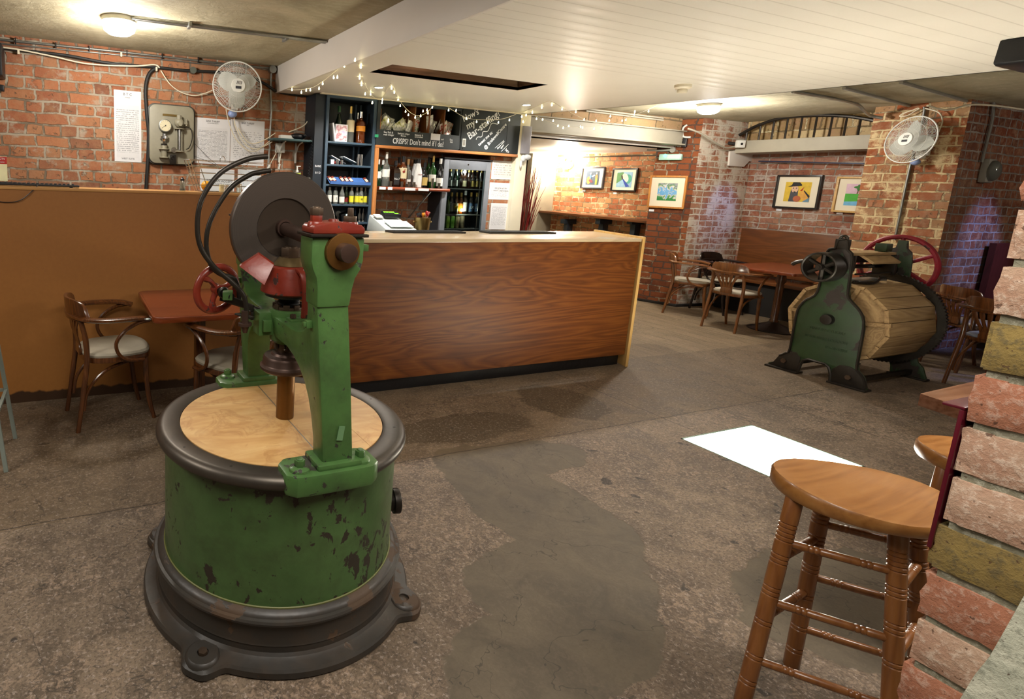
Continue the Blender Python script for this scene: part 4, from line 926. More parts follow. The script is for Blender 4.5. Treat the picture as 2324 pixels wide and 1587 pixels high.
row1 = [(1180, 325, 'blue'), (1265, 320, 'blue'), (1340, 340, None), (1400, 335, 'cream'), (1458, 340, None), (1510, 335, 'gold'), (1575, 335, 'gold'), (1640, 345, 'gold')]
rl = ['pale lager bottle with a blue and white label, far left of the top fridge shelf', 'pale lager bottle with a blue and white label, second on the top fridge shelf', 'dark beer bottle with gold neck foil, third on the top fridge shelf', 'dark beer bottle with a narrow cream label, fourth on the top fridge shelf', 'dark beer bottle with gold neck foil, fifth on the top fridge shelf', 'dark beer bottle with a gold label, sixth on the top fridge shelf', 'dark beer bottle with a gold label, seventh on the top fridge shelf', 'dark beer bottle at the right end of the top fridge shelf']
for (cx, top, lb), label in zip(row1, rl):
    Y = 4.985; p = aY(*b4(cx, top), Y); pal = lb == 'blue'
    bottle((p.x, Y, shz[0]), p.z-shz[0], .026, 'beer', 'dgreen' if pal else 'brown', 'g', ('white' if pal else lb), (.1, .38), label, group='beer bottles on the top fridge shelf')
row2 = [(1148, 745, 'lime', 'gr', None, None, 'green bottle with a lime cap at the left of the middle fridge shelf'), (1197, 690, 'brown', 'g', 'white', None, 'ale bottle with a white label behind the lemon cup, left one'), (1270, 690, 'amber', 'g', 'cream', None, 'amber ale bottle directly behind the lemon cup'), (1340, 695, 'amber', 'g', 'orange', None, 'ale bottle with an orange starred label on the middle fridge shelf'), (1405, 665, 'brown', 'w', 'white', None, 'tall ale bottle with a cream lettered label on the middle fridge shelf'), (1485, 690, 'black', 'g', 'blue', '6X', 'dark blue labelled ale bottle with large white letters, left of the pair'), (1567, 695, 'black', 'g', 'blue', '6X', 'dark blue labelled ale bottle with large white letters, right of the pair')]
for cx, top, bd, cp, lb, tx, label in row2:
    Y = 4.985; p = aY(*b4(cx, top), Y)
    bottle((p.x, Y, shz[1]), p.z-shz[1], .026, 'beer', bd, cp, lb, (.12, .5), label, group='ale bottles on the middle fridge shelf', txt=(tx, M_['chalkw'], .042) if tx else None)
p = aY(*b4(1262, 990), 4.95)
tag(G().lathe([(.014, 0), (.018, .05), (.0165, .05), (.0125, .003), (0, .003)], 16, T(p.x, 4.953, shz[1]+.001)).build('shot_glass', BM['clear']), 'small glass holding a lemon on the middle fridge shelf', 'glass')
tag(G().sph((p.x, 4.953, shz[1]+.068), .0185, 14, 10, sc=(1, 1, 1.2)).build('lemon', pm('lemon_peel', '#d9b81f', .45, bs=80)), 'yellow lemon sitting in a glass in the fridge', 'lemon')
for cx, c1, label in ((1135, '#8fb83a', 'lime green drinks can, leftmost on the lower fridge shelf'), (1203, '#6fa83c', 'lime green drinks can, second on the lower fridge shelf'), (1277, '#b3a37c', 'gold drinks can, third on the lower fridge shelf'), (1352, '#a8997a', 'gold drinks can, rightmost on the lower fridge shelf')):
    p = aY(*b4(cx, 1030), 4.98); H_ = p.z-shz[2]
    cn = thing('drinks_can', label, 'can', (p.x, 4.98, shz[2]), 0, 'cans on the lower fridge shelf')
    G().lathe([(.022, 0), (.027, .008), (.027, H_-.015), (.022, H_-.002)], 20).build('body', pm('can_%s' % c1[1:], c1, .3, .4, .4, 25), cn)
    G().cyl((0, 0, H_-.004), (0, 0, H_), .0225, n=20).build('lid', M_['chrome'], cn)
point((3.85, 4.945, 1.68), 1.6, '#f6fff2', .02, 'fridge_light'); point((3.85, 4.94, 1.28), 1.0, '#f6fff2', .02, 'fridge_light')
# notices on the brick right of the fridge
def notice(x0, x1, z0, z1, Y, label, mat, head=None, body=None, extra=None):
    t = thing('notice', label, 'notice', ((x0+x1)/2, Y, (z0+z1)/2)); w, h = x1-x0, z1-z0
    G().box(-w/2, w/2, 0, .0015, -h/2, h/2).build('sheet', M_['paper'], t)
    G().box(-w/2+w*.08, w/2-w*.08, -.0003, 0, -h/2+h*.06, h/2-h*(.2 if head else .06)).build('small_print', mat, t)
    L2 = [text(s_, sz, pm('ink', '#33353a', .7) if 'ink' not in M_ else M_['ink'], None, T(dx, -.0008, dz) @ FY, ext=.0002) for s_, sz, dx, dz in (head or [])]
    for o_ in L2: o_.parent = t
    return t
M_['ink'] = pm('ink', '#33353a', .7, var=.02)
st1 = stripes('print_dense', '#e2e2e4', '#555a62', 26, 1.3, .45); st2 = stripes('print_loose', '#e6e6e8', '#6a6d74', 16, 1.0, .5); st3 = stripes('print_photos', '#d6d2ca', '#5a5048', 7, 1.2, .5)
XW = 5.157
def nW(pxs, Y=XW):   # pixel box -> x0,x1,z0,z1
    a = aY(pxs[0], pxs[1], Y); b = aY(pxs[2], pxs[3], Y); return a.x, b.x, b.z, a.z
tag(G().box(4.17, 4.454, 4.95, 5.158, 0, 1.858).build('brick_stub', M_['brick_bk']), 'narrow brick return wall carrying three notices right of the fridge', 'brick wall')
YN = 4.947
notice(*nW((1118, 364, 1163, 408), YN), YN, 'top notice with small photographs right of the fridge', st3)
notice(*nW((1112, 414, 1160, 454), YN), YN, 'middle notice about card payments right of the fridge', st2, [('WE NOW ACCEPT', .02, 0, .03), ('CREDIT / DEBIT CARDS', .02, 0, .004)])
notice(*nW((1115, 461, 1148, 521), YN), YN, 'lowest typed notice right of the fridge', st1)
# till
p = aY(905, 515, 4.55)
tl = thing('cash_register', 'pale grey cash register with a green lit display', 'till', (aY(893, 500, 4.56).x, 4.58, 1.03), 0)
tp = pm('till_plastic', '#c5ccca', .4, var=.04)
G().add([(-.16,-.2,0),(.175,-.2,0),(.16,.2,0),(-.16,.2,0),(-.16,-.2,.03),(.175,-.2,.03),(.12,.18,.155),(-.15,.18,.155)], [(3,2,1,0),(4,5,6,7),(0,1,5,4),(1,2,6,5),(2,3,7,6),(3,0,4,7)], T(0, 0, .045)).build('body', tp, tl, bev=.012)
G().box(-.165, .185, -.2, .2, -.06, .04).build('cash_drawer', pm('drawer_plastic', '#aeb6b6', .4), tl, bev=.004)
RT = Matrix.Translation((0, 0, .045)) @ Matrix.Translation((0, -.2, .045)) @ Matrix.Rotation(math.atan2(.125, .38), 4, 'X')
G().box(-.10, .14, .05, .19, 0, .004, RT).build('key_panel', stripes('till_keys', '#cfd8d8', '#8fb0b8', 6), tl)
G().box(-.05, .125, .27, .37, .0, .035, RT).build('display_housing', M_['black_plastic'], tl, bev=.008)
join('display_digits', [text('SIGNON', .03, emit('green_led', '#7dff2a', 3), None, RT @ T(.02, .335, .0365)), text('0.00', .024, emit('green_led2', '#7dff2a', 3), None, RT @ T(.085, .30, .0365))], tl)
G().box(-.145, -.07, .26, .34, 0, .012, RT).build('printer_slot', M_['white_plastic'], tl, bev=.003)
tag(G().box(2.74, 4.1, 4.36, 4.79, .93, .965).build('back_counter', M_['steel']), 'steel back counter that carries the till and the snack bucket', 'counter')
# snack bucket
p = aY(958, 508, 4.58); bk = thing('ice_bucket', 'brushed brass ice bucket full of snack bags', 'bucket', (p.x, 4.58, .966), 0)
zt = aY(960, 494, 4.58).z-.966
G().lathe([(.055, 0), (.06, .004), (.078, zt), (.081, zt+.003), (.076, zt), (.058, .008), (0, .008)], 32).build('body', M_['brass'], bk)
for sg in (-1, 1): G().cyl((sg*.078, 0, zt-.04), (sg*.092, 0, zt-.04), .007, n=10).sph((sg*.095, 0, zt-.04), .01, 10, 6).build('knob', M_['brass'], bk)
def packet(x, y, z, w, h, mat, label, group, rx=0, ry=0, rz=0, mat2=None):
    t = thing('crisp_packet', label, 'crisp packet', (x, y, z), 0, group)
    random.seed(int(x*1000)+int(z*977)); n = 7; vs = []; fs = []
    for side in (-1, 1):
        for i in range(n):
            for j in range(n):
                u, v = i/(n-1), j/(n-1); b = math.sin(PI*u)**.5*math.sin(PI*v)**.6*.016
                if i in (0, n-1) or j in (0, n-1): b = 0
                vs.append(((u-.5)*w+random.uniform(-.003, .003), side*b+random.uniform(-.004, .004)*(1 if 0 < i < n-1 and 0 < j < n-1 else 0), (v-.5)*h+random.uniform(-.003, .003)))
    for k in range(2):
        for i in range(n-1):
            for j in range(n-1): fs.append(tuple(k*n*n+q for q in (i*n+j, (i+1)*n+j, (i+1)*n+j+1, i*n+j+1)))
    for i in range(n-1):
        for a, b in (((i, 0), (i+1, 0)), ((i, n-1), (i+1, n-1)), ((0, i), (0, i+1)), ((n-1, i), (n-1, i+1))):
            fs.append((a[0]*n+a[1], b[0]*n+b[1], n*n+b[0]*n+b[1], n*n+a[0]*n+a[1]))
    R_ = Euler((rx, ry, rz)).to_matrix().to_4x4()
    G().add(vs, fs, R_).build('bag', [mat], t, sharp=22)
    return t
def foil(name, a, b, c): 
    s = NT(name); o = s.obj(); n_ = s.noise(o, 22, 3, .5, 1); return s.fin(s.ramp(n_, [(.38, a), (.5, b), (.62, c)], 'CONSTANT' if 0 else 'LINEAR'), .25, .35)
fo = {'y': foil('foil_yellow', '#8e9444', '#d2d2c8', '#8a8e8a'), 'g': foil('foil_green', '#2f6a45', '#d8dcd6', '#b04a3a'), 'r': foil('foil_red', '#9c2a24', '#dad9d2', '#7c5a3a'), 's': foil('foil_silver', '#b0b4b2', '#e2e4e0', '#8c9296')}
pk = [(2.84, 2.06, .09, .13, 'y', .4, .5), (2.90, 2.07, .09, .13, 's', -.5, .3), (2.96, 2.05, .1, .12, 'y', .3, -.6), (3.02, 2.055, .09, .12, 'y', -.2, .9), (3.07, 2.05, .09, .13, 's', .5, -.3), (2.93, 2.11, .08, .12, 's', -.3, -.8), (3.12, 2.04, .06, .13, 's', .2, .2),
      (3.20, 2.09, .1, .15, 'g', -.2, .2), (3.25, 2.03, .09, .12, 'g', .3, -.5), (3.36, 2.10, .08, .14, 's', .2, -.25), (3.41, 2.08, .07, .13, 's', -.3, .35), (3.37, 2.02, .08, .1, 'g', 0, .8),
      (3.54, 2.05, .1, .14, 'r', .2, -.5), (3.60, 2.07, .09, .14, 'r', -.3, .3), (3.65, 2.05, .09, .13, 'r', .4, -.9), (3.56, 2.00, .1, .1, 'r', 0, .1), (3.52, 2.11, .07, .13, 's', .5, .2)]
nm = {'y': ('yellow and grey', 'left compartment'), 'g': ('white and green', 'middle compartments'), 'r': ('white and red', 'right compartment'), 's': ('silver', 'crisp cupboard')}
ordn = ['first', 'second', 'third', 'fourth', 'fifth', 'sixth', 'seventh', 'eighth']; cnt = {}
for i, (x, z, w, h, k, rz_, ry_) in enumerate(pk):
    cnt[k] = cnt.get(k, 0)+1
    packet(x, YC+.05+(i % 3)*.055, z+.025, w*1.2, h*1.25, fo[k], '%s crisp packet, %s %s one from the left in the crisp cupboard' % (nm[k][0], ordn[cnt[k]-1], nm[k][0].split()[-1]), 'crisp packets in the cupboard', rz_*.6, ry_, rz_)
for dx, m, lb in ((-.035, foil('bag_black', '#1c1e22', '#2e3036', '#8a3a20'), 'black snack bag at the left of the brass bucket'), (.0, foil('bag_orange', '#d08a1e', '#c77f1a', '#e8dcc8'), 'orange snack bag in the middle of the brass bucket'), (.04, foil('bag_redd', '#b0141c', '#8e1016', '#d8b0a0'), 'red snack bag at the right of the brass bucket')):
    packet(bk.location.x+dx, 4.58, .966+zt+.005+(.012 if dx > 0 else 0), .06, .09, m, lb, 'snack bags in the brass bucket', .2, dx*8, dx*5)
# small chair-back seen over the bar, twigs, dark picture
tw = thing('twig_bundle', 'tall bundle of red and brown willow twigs beyond the cream post', 'dried branches', (5.45, 5.75, 0))
random.seed(3); gs = [G(), G()]
for i in range(90):
    a = random.uniform(0, 2*PI); r0 = random.uniform(0, .05); sp = random.uniform(.03, .2); hh = random.uniform(1.2, 1.85)
    x_, y_ = math.cos(a), math.sin(a)
    pts = [(x_*r0, y_*r0, .35), (x_*(r0+sp*.2)+random.uniform(-.01, .01), y_*(r0+sp*.2), .35+(hh-.35)*.4), (x_*(r0+sp*.55)+random.uniform(-.03, .03), y_*(r0+sp*.5), .35+(hh-.35)*.75), (x_*(r0+sp)*.9+random.uniform(-.06, .06), y_*(r0+sp)*.9, hh)]
    gs[0 if i % 3 else 1].tube(sm(pts, 3), [.004]*7+[.0028, .0022, .0016], 4)
gs[0].build('red_twigs', pm('red_twig', '#8c1f1c', .6), tw); gs[1].build('brown_twigs', pm('brown_twig', '#5a3626', .7), tw)
G().lathe([(.09, 0), (.1, .01), (.07, .2), (.06, .38), (.075, .45), (.07, .45), (.055, .38), (.06, .2), (0, .02)], 24).build('vase', M_['black_plastic'], tw)
a = aY(1196, 345, 8.08); b = aY(1222, 445, 8.08)
tag(G().box(a.x-.3, b.x, 8.07, 8.098, b.z, a.z).build('dark_picture', M_['dark'], bev=.004), 'large dark picture panel behind the willow twigs', 'panel')
# ================================================================== left back wall
YW = 5.155
def P(x, y, Y=5.13): return aY(x, y, Y)
def cable(name, pts, r, mat, label, cat='cable', Y=5.135, k=6, n=8, group=None):
    pp = [aY(p[0], p[1], p[2] if len(p) > 2 else Y) for p in pts]
    return tag(G().tube(sm(pp, k), r, n).build(name, mat), label, cat, group)
def fan(loc, R, rz, tilt, label, roll=0.3, mount='wall'):
    t = thing('wall_fan', label, 'fan', loc, rz)
    B = Matrix.Rotation(tilt, 4, 'X')      # fan axis is local -Y
    g = G(); wm = M_['white_plastic']
    for s_, rr in ((-1, R),):
        g.torus((0, -.02, 0), R, .006, (0, 1, 0), 48, 8, B)
    for rr, yy in ((R*.72, -.05), (R*.45, -.065), (R*.72, .05), (R*.4, .07)): g.torus((0, yy, 0), rr, .0014, (0, 1, 0), 40, 4, B)
    for i in range(90):
        a = 2*PI*i/90; b = a+.35
        g.tube([(R*.22*math.cos(a), -.072, R*.22*math.sin(a)), (R*.62*math.cos((a+b)/2), -.058, R*.62*math.sin((a+b)/2)), (R*.98*math.cos(b), -.022, R*.98*math.sin(b))], .0016, 4, B)
    for i in range(36):
        a = 2*PI*i/36; g.tube([(R*.2*math.cos(a), .075, R*.2*math.sin(a)), (R*.7*math.cos(a), .05, R*.7*math.sin(a)), (R*math.cos(a), -.018, R*math.sin(a))], .0011, 4, B)
    g.build('cage', wm, t)
    bl = pm('fan_blade', '#c9ccc4', .35, var=.05) if 'fan_blade' not in M_ else M_['fan_blade']; M_['fan_blade'] = bl
    for i in range(3):
        a = 2*PI*i/3+roll; vs = []; fs = []; n = 7; m = 5
        for j in range(n):
            u = j/(n-1); rr = R*(.16+.68*u); w = R*.80*math.sin(PI*min(1, .16+u*.74))**.7
            for k in range(m):
                v = k/(m-1)-.5; ang = a+v*w/rr*.95; vs.append((rr*math.cos(ang), v*.05-.0, rr*math.sin(ang)))
        for j in range(n-1):
            for k in range(m-1): q = j*m+k; fs.append((q, q+1, q+m+1, q+m))
        G().add(vs, fs, B).build('blade', bl, t)
    G().cyl((0, .01, 0), (0, -.03, 0), R*.17, R*.15, 24, B).build('hub', wm, t)
    bd = G().lathe([(0, .0), (R*.28, .0), (R*.29, .006), (R*.27, .012), (0, .014)], 28, B @ T(0, -.068, 0) @ Matrix.Rotation(PI/2, 4, 'X')).build('badge', wm, t)
    g = G()
    for i in range(4): g.bc(((i-1.5)*.012+.006, -.083, .022), (.004, .001, .03), B, ry=.25)
    g.bc((0, -.083, -.018), (.05, .001, .022), B); g.build('badge_print', M_['ink'], bd)
    G().cyl((0, .05, 0), (0, .15, 0), .055, .045, 24, B).build('motor', wm, t)
    G().bc((.0, .13, -.10), (.06, .05, .16)).bc((0, .155, -.05), (.1, .03, .2)).build('wall_bracket', wm, t, bev=.008)
    G().sph((-.02, .11, -.215), .042, 14, 8, sc=(1, .8, .8)).build('pull_switch', pm('blue_tinted_plastic', '#8ea2d2', .4), t)
    return t
p = aY(538, 198, 4.97)
fan((p.x, 4.97, p.z), .212, -.12, -.06, 'white caged wall fan on the left brick wall beside the lowered ceiling', .55)
# conduits and cables under the ceiling
cable('steel_conduit', [(-30, 84), (0, 90), (310, 122), (520, 146), (618, 155)], .0095, M_['steel'], 'long thin galvanised conduit along the top of the left brick wall', 'conduit')
cable('steel_conduit', [(-30, 96), (0, 99), (310, 129), (520, 152)], .006, M_['steel'], 'second slimmer conduit just below the top one on the left brick wall', 'conduit', Y=5.14)
cable('black_cable', [(-20, 106), (60, 116), (150, 126), (250, 144), (345, 152), (420, 160), (500, 164), (560, 172), (600, 190), (630, 208), (680, 216), (722, 217)], .013, M_['rubber'], 'thick black cable running along the left brick wall behind the fan', Y=5.125)
cable('white_cable', [(-10, 106), (40, 112), (120, 128), (200, 145), (300, 150), (350, 147), (362, 154)], .006, M_['cream_paint'], 'thin cream cable winding over the black one on the left brick wall', Y=5.105)
cable('white_cable', [(365, 160), (385, 190), (410, 209), (440, 217), (465, 212), (482, 205)], .005, M_['cream_paint'], 'thin cream cable hanging in a loop left of the wall fan', Y=5.12)
cable('black_hose', [(362, 152), (340, 165), (330, 200), (333, 260), (337, 300), (336, 350), (333, 400), (331, 432)], .0155, M_['rubber'], 'thick black hose dropping down the left brick wall beside the pressure panel', 'hose', Y=5.125)
jb = thing('junction_box', 'round grey junction box in the black cable line left of the fan', 'junction box', P(438, 160, 5.12))
G().cyl((0, .03, 0), (0, -.02, 0), .028, n=24).build('box_body', pm('grey_fitting', '#55594f', .5), jb)
jb = thing('junction_box', 'round galvanised conduit box at the corner by the cream fascia', 'junction box', P(618, 158, 5.12))
G().cyl((0, .03, 0), (0, -.02, 0), .032, n=24).cyl((0, -.02, 0), (0, -.024, 0), .034, n=24).build('box_body', M_['steel'], jb)
cable('steel_conduit', [(616, 165), (614, 205), (616, 255), (613, 300), (611, 345), (608, 380), (606, 430)], .0085, M_['steel'], 'vertical galvanised conduit between the fan and the telephone shelf', 'conduit', Y=5.135)
for i, (x, y) in enumerate([(35, 93), (127, 103), (203, 111), (288, 120), (368, 128), (450, 136)]):
    tag(G().bc(P(x, y, 5.125), (.007, .03, .045)).build('cable_tie', M_['black_plastic']), 'thin black cable tie round the upper conduit, %s from the left' % ['first', 'second', 'third', 'fourth', 'fifth', 'sixth'][i], 'cable tie', 'cable ties on the conduit')
for x, y, lb in ((42, 118, 'small cream clip holding cables at the far left'), (275, 124, 'small steel clip on the conduit above the white paper'), (355, 157, 'small steel clip where the black hose leaves the cable run')):
    tag(G().bc(P(x, y, 5.12), (.016, .03, .035)).build('clip', M_['cream_paint'], bev=.004), lb, 'clip')
# black speaker at the frame edge
sp = thing('speaker', 'black box speaker fixed high at the far left of the brick wall', 'speaker', (-.57, 5.02, 2.33))
G().box(-.11, .115, -.10, .13, -.12, .115).build('cabinet', M_['black_plastic'], sp, bev=.01)
G().cyl((0, -.103, -.02), (0, -.101, -.02), .075, n=28).build('cone', pm('speaker_cone', '#2a1416', .6), sp)
tag(G().bc(P(2, 200, 5.11), (.05, .05, .05)).build('bracket', M_['black_plastic'], bev=.01), 'small black bracket below the speaker at the left', 'bracket')
# papers
notice(*nW((258, 203, 321, 369)), XW, 'tall narrow white licence paper left of the pressure panel', st1, [('B T C', .03, 0, .265), ('Schedule', .012, 0, .24), ('WEST SUITE', .02, .0, -.27)])
notice(*nW((443, 266, 521, 374)), XW, 'white bar tariff sheet directly right of the pressure panel', st1, [('BAR TARIFF', .024, 0, .175), ('Spirits & House Liqueurs', .010, 0, .158)])
notice(*nW((524, 270, 598, 377)), XW, 'white bar tariff sheet below the wall fan', st2, [('BAR TARIFF', .024, 0, .175), ('Spirits', .010, 0, .158)])
notice(*nW((454, 382, 531, 440)), XW, 'white card payment notice low on the wall behind the wire basket', stripes('print_edge', '#dfe3e4', '#7a8088', 5, .6, .75), [('WE NOW ACCEPT', .030, .02, .0), ('CREDIT / DEBIT CARDS', .026, 0, -.032)])
notice(*nW((540, 382, 592, 432)), XW, 'small white sheet with blue lines behind the shifter bar', stripes('print_blue', '#dde3e8', '#4058a0', 6, .8, .6))
t = thing('warning_sign', 'cream sign with a red heading at the far left of the wall', 'sign', P(0, 382, XW))
G().box(-.1, .052, 0, .002, -.1, .095).build('plate', pm('cream_sign', '#e3dcae', .5), t)
G().box(-.1, .052, -.0006, 0, .035, .092).build('red_band', pm('sign_red', '#a8251c', .5), t)
join('lettering', [text('CCTV', .022, M_['chalkw'], None, T(.01, -.001, .074) @ FY), text('in operation', .014, M_['chalkw'], None, T(.0, -.001, .05) @ FY)], t)
# pressure panel
t = thing('gauge_panel', 'rounded grey cast panel with a pressure gauge and valves on the brick wall', 'gauge panel', P(388, 307, 5.155)); O = t.location
gp = pm('drab_grey_paint', '#8f8a76', .45, var=.1, vs=10)
def rr(w, h, r, n=6):
    out = []
    for cx, cy, a0 in ((w-r, h-r, 0), (-w+r, h-r, PI/2), (-w+r, -h+r, PI), (w-r, -h+r, 3*PI/2)):
        for i in range(n+1): a = a0+PI/2*i/n; out.append((cx+r*math.cos(a), cy+r*math.sin(a)))
    return out
G().prism(rr(.205, .258, .06), -.035, 0, 'y').build('back_plate', pm('dark_panel_edge', '#3c3b34', .5), t, bev=.004)
G().prism(rr(.192, .248, .055), -.055, -.034, 'y').build('panel', gp, t, bev=.006)
def q(x, y, Y=5.09): return aY(x, y, Y)-O
c = q(374, 286); gg = G().cyl((c.x, -.055, c.z), (c.x, -.10, c.z), .054, n=36).build('gauge', M_['steel'], t, bev=.003)
G().cyl((c.x, -.1, c.z), (c.x, -.102, c.z), .047, n=36).build('dial', pm('dial_cream', '#d8cfae', .5, var=.03), gg)
g = G(); a = math.radians(215); g.tube([(c.x-.01*math.cos(a), -.104, c.z-.01*math.sin(a)), (c.x+.036*math.cos(a), -.104, c.z+.036*math.sin(a))], .0013, 4); g.cyl((c.x, -.102, c.z), (c.x, -.106, c.z), .005, n=12)
for i in range(11):
    a = math.radians(225-27*i); g.tube([(c.x+.036*math.cos(a), -.1025, c.z+.036*math.sin(a)), (c.x+.043*math.cos(a), -.1025, c.z+.043*math.sin(a))], .0009, 4)
g.build('needle', M_['ink'], gg)
c2 = q(372, 312); c3 = q(372, 345)
G().lathe([(.018, .03), (.018, .012), (.034, .01), (.034, -.012), (.02, -.016), (.014, -.035), (.014, -.06)], 24, T(c2.x, -.075, c2.z)).build('union_nut', M_['chrome'], t)
G().cyl((c3.x, -.075, c3.z+.055), (c3.x, -.075, c3.z-.045), .026, n=24).cyl((c3.x, -.075, c3.z+.028), (c3.x, -.075, c3.z+.02), .045, n=24).cyl((c3.x, -.075, c3.z-.04), (c3.x, -.075, c3.z-.052), .042, n=24).cyl((c3.x, -.075, c3.z+.01), (c3.x+.07, -.075, c3.z+.01), .012, n=14).build('lower_valve', gp, t, bev=.002)
G().cyl((c3.x, -.075, c3.z+.055), (c3.x, -.075, c3.z+.07), .029, n=6).build('packing_nut', M_['iron'], t)
c4 = q(393, 341); G().cyl((c4.x, -.055, c4.z), (c4.x, -.11, c4.z), .022, .024, 20).cyl((c4.x, -.11, c4.z), (c4.x, -.113, c4.z), .013, n=16).build('round_knob', M_['chrome'], t)
c5 = q(406, 280); G().sph((c5.x, -.085, c5.z), .042, 20, 12, sc=(1, .8, .95)).cyl((c5.x, -.085, c5.z+.03), (c5.x, -.085, c5.z+.065), .024, n=6).cyl((c5.x, -.11, c5.z-.01), (c5.x, -.135, c5.z-.01), .02, n=6).cyl((c5.x+.03, -.085, c5.z), (c5.x+.07, -.085, c5.z), .01, n=12).cyl((c5.x+.062, -.085, c5.z-.02), (c5.x+.062, -.085, c5.z+.04), .007, n=10).cyl((c5.x, -.085, c5.z-.045), (c5.x, -.085, c5.z-.052), .045, n=24).build('upper_valve', gp, t)
c6 = q(405, 325); G().cyl((c5.x, -.085, c5.z-.05), (c5.x, -.085, c5.z-.24), .011, n=12).build('glass_tube', M_['chrome'], t)
G().cyl((c5.x-.022, -.085, c5.z-.05), (c5.x-.022, -.085, c5.z-.24), .005, n=8).cyl((c5.x+.022, -.085, c5.z-.05), (c5.x+.022, -.085, c5.z-.24), .005, n=8).cyl((c5.x, -.085, c5.z-.235), (c5.x, -.085, c5.z-.245), .045, n=24).build('tube_guard', gp, t)
G().tube(sm([(c5.x+.04, -.08, c5.z-.03), (c5.x+.10, -.08, c5.z-.04), (c5.x+.115, -.08, c5.z-.12), (c5.x+.09, -.08, c5.z-.2), (c5.x+.06, -.08, c5.z-.22)], 6), .004, 6).build('thin_pipe', M_['iron'], t)
c7 = q(389, 262, 5.1); G().bc((c7.x-.01, -.057, c7.z-.0), (.13, .003, .018)).build('name_plate', M_['brass'], t)
c8 = q(392, 362); G().bc((c8.x, -.075, c8.z-.0), (.05, .03, .08)).torus((c8.x-.004, -.095, c8.z+.012), .014, .004, (0, 1, 0), 20, 6, a0=-1.5, a1=3.2).build('lock_block', M_['iron'], t, bev=.003)
# wires from the panel
for pts, lb in (([(412, 310), (440, 325), (470, 355), (497, 378)], 'thin dark wire running from the gauge panel across the tariff sheet'), ([(412, 345), (450, 358), (480, 370), (500, 380), (560, 385)], 'thin dark wire running low from the gauge panel'), ([(565, 366), (560, 375), (545, 381), (520, 381)], 'thin dark wire curling under the right tariff sheet')):
    cable('thin_wire', pts, .0016, M_['black_plastic'], lb, 'wire', Y=5.12)
# fan cables hanging
for pts, lb in (([(513, 248), (520, 280), (535, 315), (560, 340), (580, 343), (600, 330), (618, 315)], 'white cable loop hanging from the fan towards the socket, left one'), ([(533, 248), (532, 275), (540, 300), (560, 330), (585, 338), (618, 322)], 'white cable loop hanging from the fan towards the socket, right one'), ([(540, 290), (558, 318), (575, 326), (600, 318), (625, 302)], 'thin white cable hanging over the right tariff sheet')):
    cable('white_cable', pts, .0045, M_['cream_paint'], lb, Y=5.10)
# telephone shelf, brackets, socket
t = thing('wall_shelf', 'dark teal shelf on white brackets right of the vertical conduit', 'shelf', (0, 0, 0))
a = aY(619, 315, 4.95); b = aY(742, 306, 4.93)
G().prism([(a.x, 4.94), (2.09, 4.93), (2.09, 5.15), (a.x+.02, 5.15)], a.z-.008, a.z+.010).build('board', pm('teal_shelf', '#2c4a4c', .5), t, bev=.001)
SZ = a.z+.011
for x in (647, 685):
    p = aY(x, 315, 5.0); G().tube(sm([(p.x, 4.98, a.z-.012), (p.x, 5.08, a.z-.04), (p.x, 5.14, a.z-.12)], 4), .007, 6).box(p.x-.008, p.x+.008, 5.14, 5.153, a.z-.2, a.z-.01).build('bracket', M_['white_plastic'], t)
t = thing('telephone', 'black telephone with a coiled cord on the teal shelf', 'telephone', (aY(676, 300, 5.03).x, 5.03, SZ))
G().sph((0, 0, .03), .075, 18, 10, sc=(1, .7, .42)).build('body', M_['black_plastic'], t)
G().sph((.05, -.05, .04), .03, 12, 8, sc=(.6, 1, .5)).build('handset', M_['black_plastic'], t)
pts = []
for i in range(90): a_ = i*.9; z_ = .03-.0042*i; pts.append((.09+.009*math.cos(a_)+.012*math.sin(i*.05), -.115+.009*math.sin(a_), z_))
G().tube(pts, .0022, 4).build('coiled_cord', M_['black_plastic'], t)
tag(G().bc((aY(650, 300, 5.05).x, 5.05, SZ+.018), (.13, .08, .035)).build('router', M_['white_plastic'], bev=.006), 'small white router box behind the telephone on the teal shelf', 'router')
cable('white_cable', [(655, 300), (690, 285), (705, 260), (715, 226)], .006, M_['cream_paint'], 'cream cable rising from the teal shelf to the ceiling', Y=5.10)
so = thing('wall_socket', 'white double wall socket with two plugged leads under the teal shelf', 'socket', P(634, 336, 5.15))
G().box(-.045, .045, -.03, 0, -.045, .045).build('plate', M_['white_plastic'], so, bev=.004)
for i, (x0_, y0_, x1_, y1_) in enumerate(((628, 345, 612, 375), (638, 345, 634, 372))):
    p0, p1 = aY(x0_, y0_, 5.11)-so.location, aY(x1_, y1_, 5.11)-so.location
    G().tube([p0, p0*.5+p1*.5, p1], .0035, 6).build('lead', M_['cream_paint'], so)
    d_ = (p1-p0).normalized(); G().cyl(p1, p1+d_*.05, .013, .010, 10).build('plug', M_['white_plastic'], so)
cable('black_wire', [(620, 325), (628, 345), (632, 380), (640, 405)], .002, M_['black_plastic'], 'thin black wire hanging past the white socket', 'wire', Y=5.105)
cable('black_wire', [(695, 325), (700, 360), (706, 400)], .003, M_['black_plastic'], 'thin black wire hanging under the teal shelf near the blue unit', 'wire', Y=5.1)
p = aY(674, 395, 5.0)
sb = thing('soap_bottle', 'clear pump bottle with a green and yellow label under the teal shelf', 'bottle', (p.x, 5.0, 1.50))
G().box(-.035, .035, -.02, .02, 0, .10).build('bottle_body', BM['clear'], sb, bev=.008)
G().box(-.02, .03, -.0215, -.0205, .01, .09).build('label', pm('soap_label', '#a9bf3a', .5, 0, .6, 40), sb)
G().cyl((0, 0, .1), (0, 0, .15), .007, n=12).cyl((0, 0, .1), (0, 0, .115), .014, n=14).bc((.012, 0, .153), (.04, .012, .008)).build('pump', M_['white_plastic'], sb)
